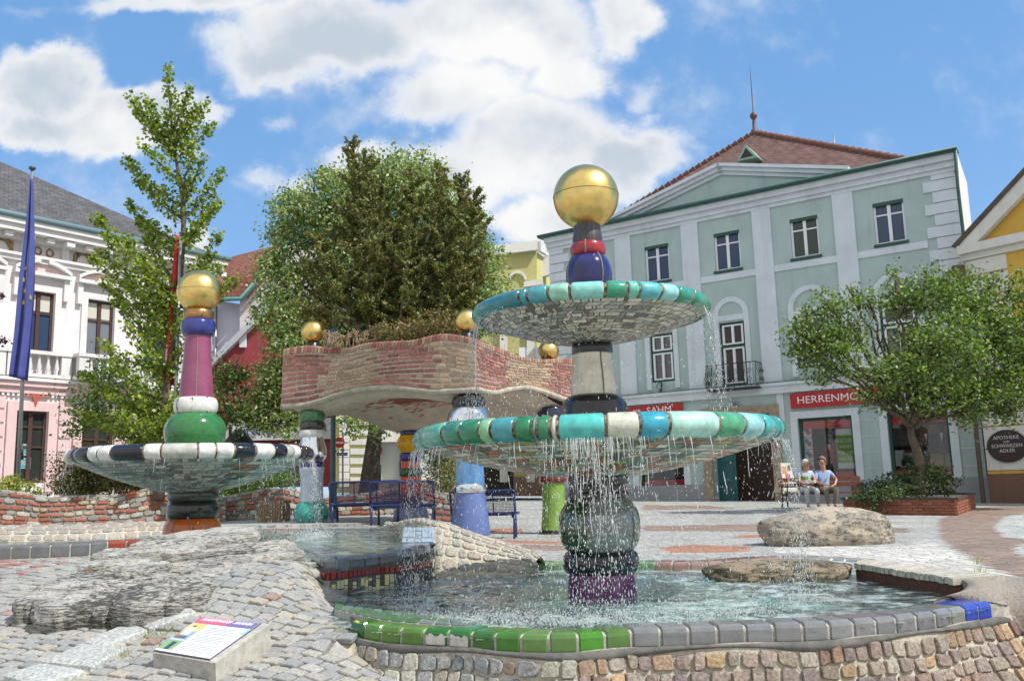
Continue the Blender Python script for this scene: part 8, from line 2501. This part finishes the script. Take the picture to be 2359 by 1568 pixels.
    if extra.get('glasses'):
        mb = MB()
        for sg in (-1, 1): mb.prism([hc + r_ * (sg * .036 + .028 * math.cos(2 * pi * k / 12)) + f * .103 + Vector((0, 0, .018 + .022 * math.sin(2 * pi * k / 12))) for k in range(12)], f * .008)
        mb.tube([hc + r_ * -.07 + f * .09 + Vector((0, 0, .02)), hc + f * .112 + Vector((0, 0, .022)), hc + r_ * .07 + f * .09 + Vector((0, 0, .02))], .004, 4)
        mb.build('sunglasses', mat('dark_lens', lin(70, 36, 32), .2), root, local=True, fix=True)
    return root, sh
V3 = Vector
def joints(w, tw, lean, arms, legs, hz, sleeve):
    J = dict(pel=((0, .02, .53), (.155 * w, .115 * w)), bel=((lean * .4, .06, .70), (.135 * w, .11 * w)), che=((lean * .9, .06, .92), (.145 * w, .105 * w)), nec=((lean, .02, 1.08), .052), hd0=((lean + tw * .01, -.005, 1.165), .068), hd1=((lean + tw * .02, -.015, hz), .098), hd2=((lean + tw * .02, -.005, hz + .075), .080), sleeve=sleeve)
    for s, sg in (('l', -1), ('r', 1)):
        J['sh' + s] = ((lean + sg * .185 * w, .06, 1.0), .058)
        e, wr, h = arms[s]; J['el' + s], J['wr' + s], J['ha' + s] = (e, .042), (wr, .028), (h, .03)
        k, a = legs[s]
        J['hp' + s] = ((sg * .095, -.02, .51), .092 * w); J['kn' + s] = (k, .066); J['an' + s] = (a, .046); J['to' + s] = ((a[0] + sg * .02, a[1] - .17, .035), .03)
    return J
def shirt_mat(name, c1, c2, stripes, blob=None):
    m = bpy.data.materials.new(name); m.use_nodes = True
    t = N(m.node_tree); b = m.node_tree.nodes['Principled BSDF']
    o = t.n('ShaderNodeTexCoord').outputs['Object']; s_ = t.n('ShaderNodeSeparateXYZ', {0: o})
    z = t.m('FRACT', t.m('MULTIPLY', s_.outputs[2 if stripes == 'h' else 0], 22.))
    c = t.mix(t.m('GREATER_THAN', z, .5), c1, c2)
    if blob: c = t.mix(t.m('MULTIPLY', t.rng(t.noise(o, 7, 2), .5, .56), t.m('MULTIPLY', t.rng(s_.outputs[2], .7, .74), t.rng(s_.outputs[2], .94, .88))), c, blob)
    t.set(b.inputs['Base Color'], c); b.inputs['Roughness'].default_value = .85
    return m
JW = joints(.95, .6, -.02, {'l': ((-.25, -.06, .76), (-.08, -.26, .66), (.03, -.30, .64)), 'r': ((.22, -.06, .76), (.06, -.25, .68), (-.06, -.29, .68))}, {'l': ((-.17, -.43, .50), (-.15, -.40, .09)), 'r': ((.12, -.44, .50), (.12, -.43, .09))}, 1.25, .55)
pw, shw = person(1862, 'seated grey haired woman in sunglasses and a striped top holding a pale paper', JW, .55, shirt_mat('striped_top', lin(206, 214, 226), lin(176, 188, 208), 'h', lin(92, 150, 70)), mat('pale_trousers', lin(188, 194, 194), .85, ns=14, na=.1), mat('grey_hair', lin(190, 186, 180), .8, ns=40, na=.3), .25, mat('brown_shoe', lin(88, 66, 54), .6), {'glasses': 1})
mb = MB(); c = V3(JW['che'][0]); mb.tube([c + V3((.10 * math.sin(a), -.06 - .055 * math.cos(a) * 1.0 + .05, .115 - .03 * math.cos(a))) for a in [2 * pi * k / 16 for k in range(17)]], .014, 6); mb.build('green_collar', mat('green_trim', lin(116, 152, 70), .8), pw, local=True)
t_ = thing('paper', (at(1862, 1150, bd).x, bd - .3, GZ + .66), 'pale folded paper held in the lap of the seated woman', 'paper')
mb = MB(); mb.prism([V3((-.15, -.10, .055)), V3((.13, -.12, .045)), V3((.14, .03, .12)), V3((-.14, .05, .13))], (0, .002, .006)); mb.build('sheet', mat('pale_paper', lin(196, 188, 170), .8), t_, local=True, fix=True)
JM = joints(1.06, -.8, .0, {'l': ((-.25, -.06, .74), (-.10, -.30, .65), (.02, -.36, .63)), 'r': ((.38, .06, .78), (.27, -.10, .64), (.17, -.17, .62))}, {'l': ((-.13, -.46, .52), (-.06, -.42, .09)), 'r': ((.18, -.46, .53), (.14, -.34, .09))}, 1.32, .75)
pm, shm = person(1901, 'seated grey haired man in a light blue shirt and khaki trousers, elbow out', JM, -.75, shirt_mat('blue_shirt', lin(150, 176, 214), lin(160, 184, 220), 'v'), mat('khaki_trousers', lin(146, 134, 118), .85, ns=14, na=.1), mat('dark_grey_hair', lin(120, 112, 104), .8, ns=40, na=.3), .0, mat('black_shoe', lin(46, 44, 48), .5), {})
mb = MB(); mb.tube([V3((.165 * math.sin(a), .03 - .125 * math.cos(a), .60)) for a in [2 * pi * k / 20 for k in range(21)]], .017, 6); mb.build('belt', mat('dark_belt', lin(58, 46, 44), .5), pm, local=True)
mb = MB(); w_ = V3(JM['wrr'][0]); mb.tube([w_ + V3((.034 * math.cos(a), .0, .034 * math.sin(a))) for a in [2 * pi * k / 12 for k in range(13)]], .008, 5); mb.build('wrist_watch', M_GALV, pm, local=True)
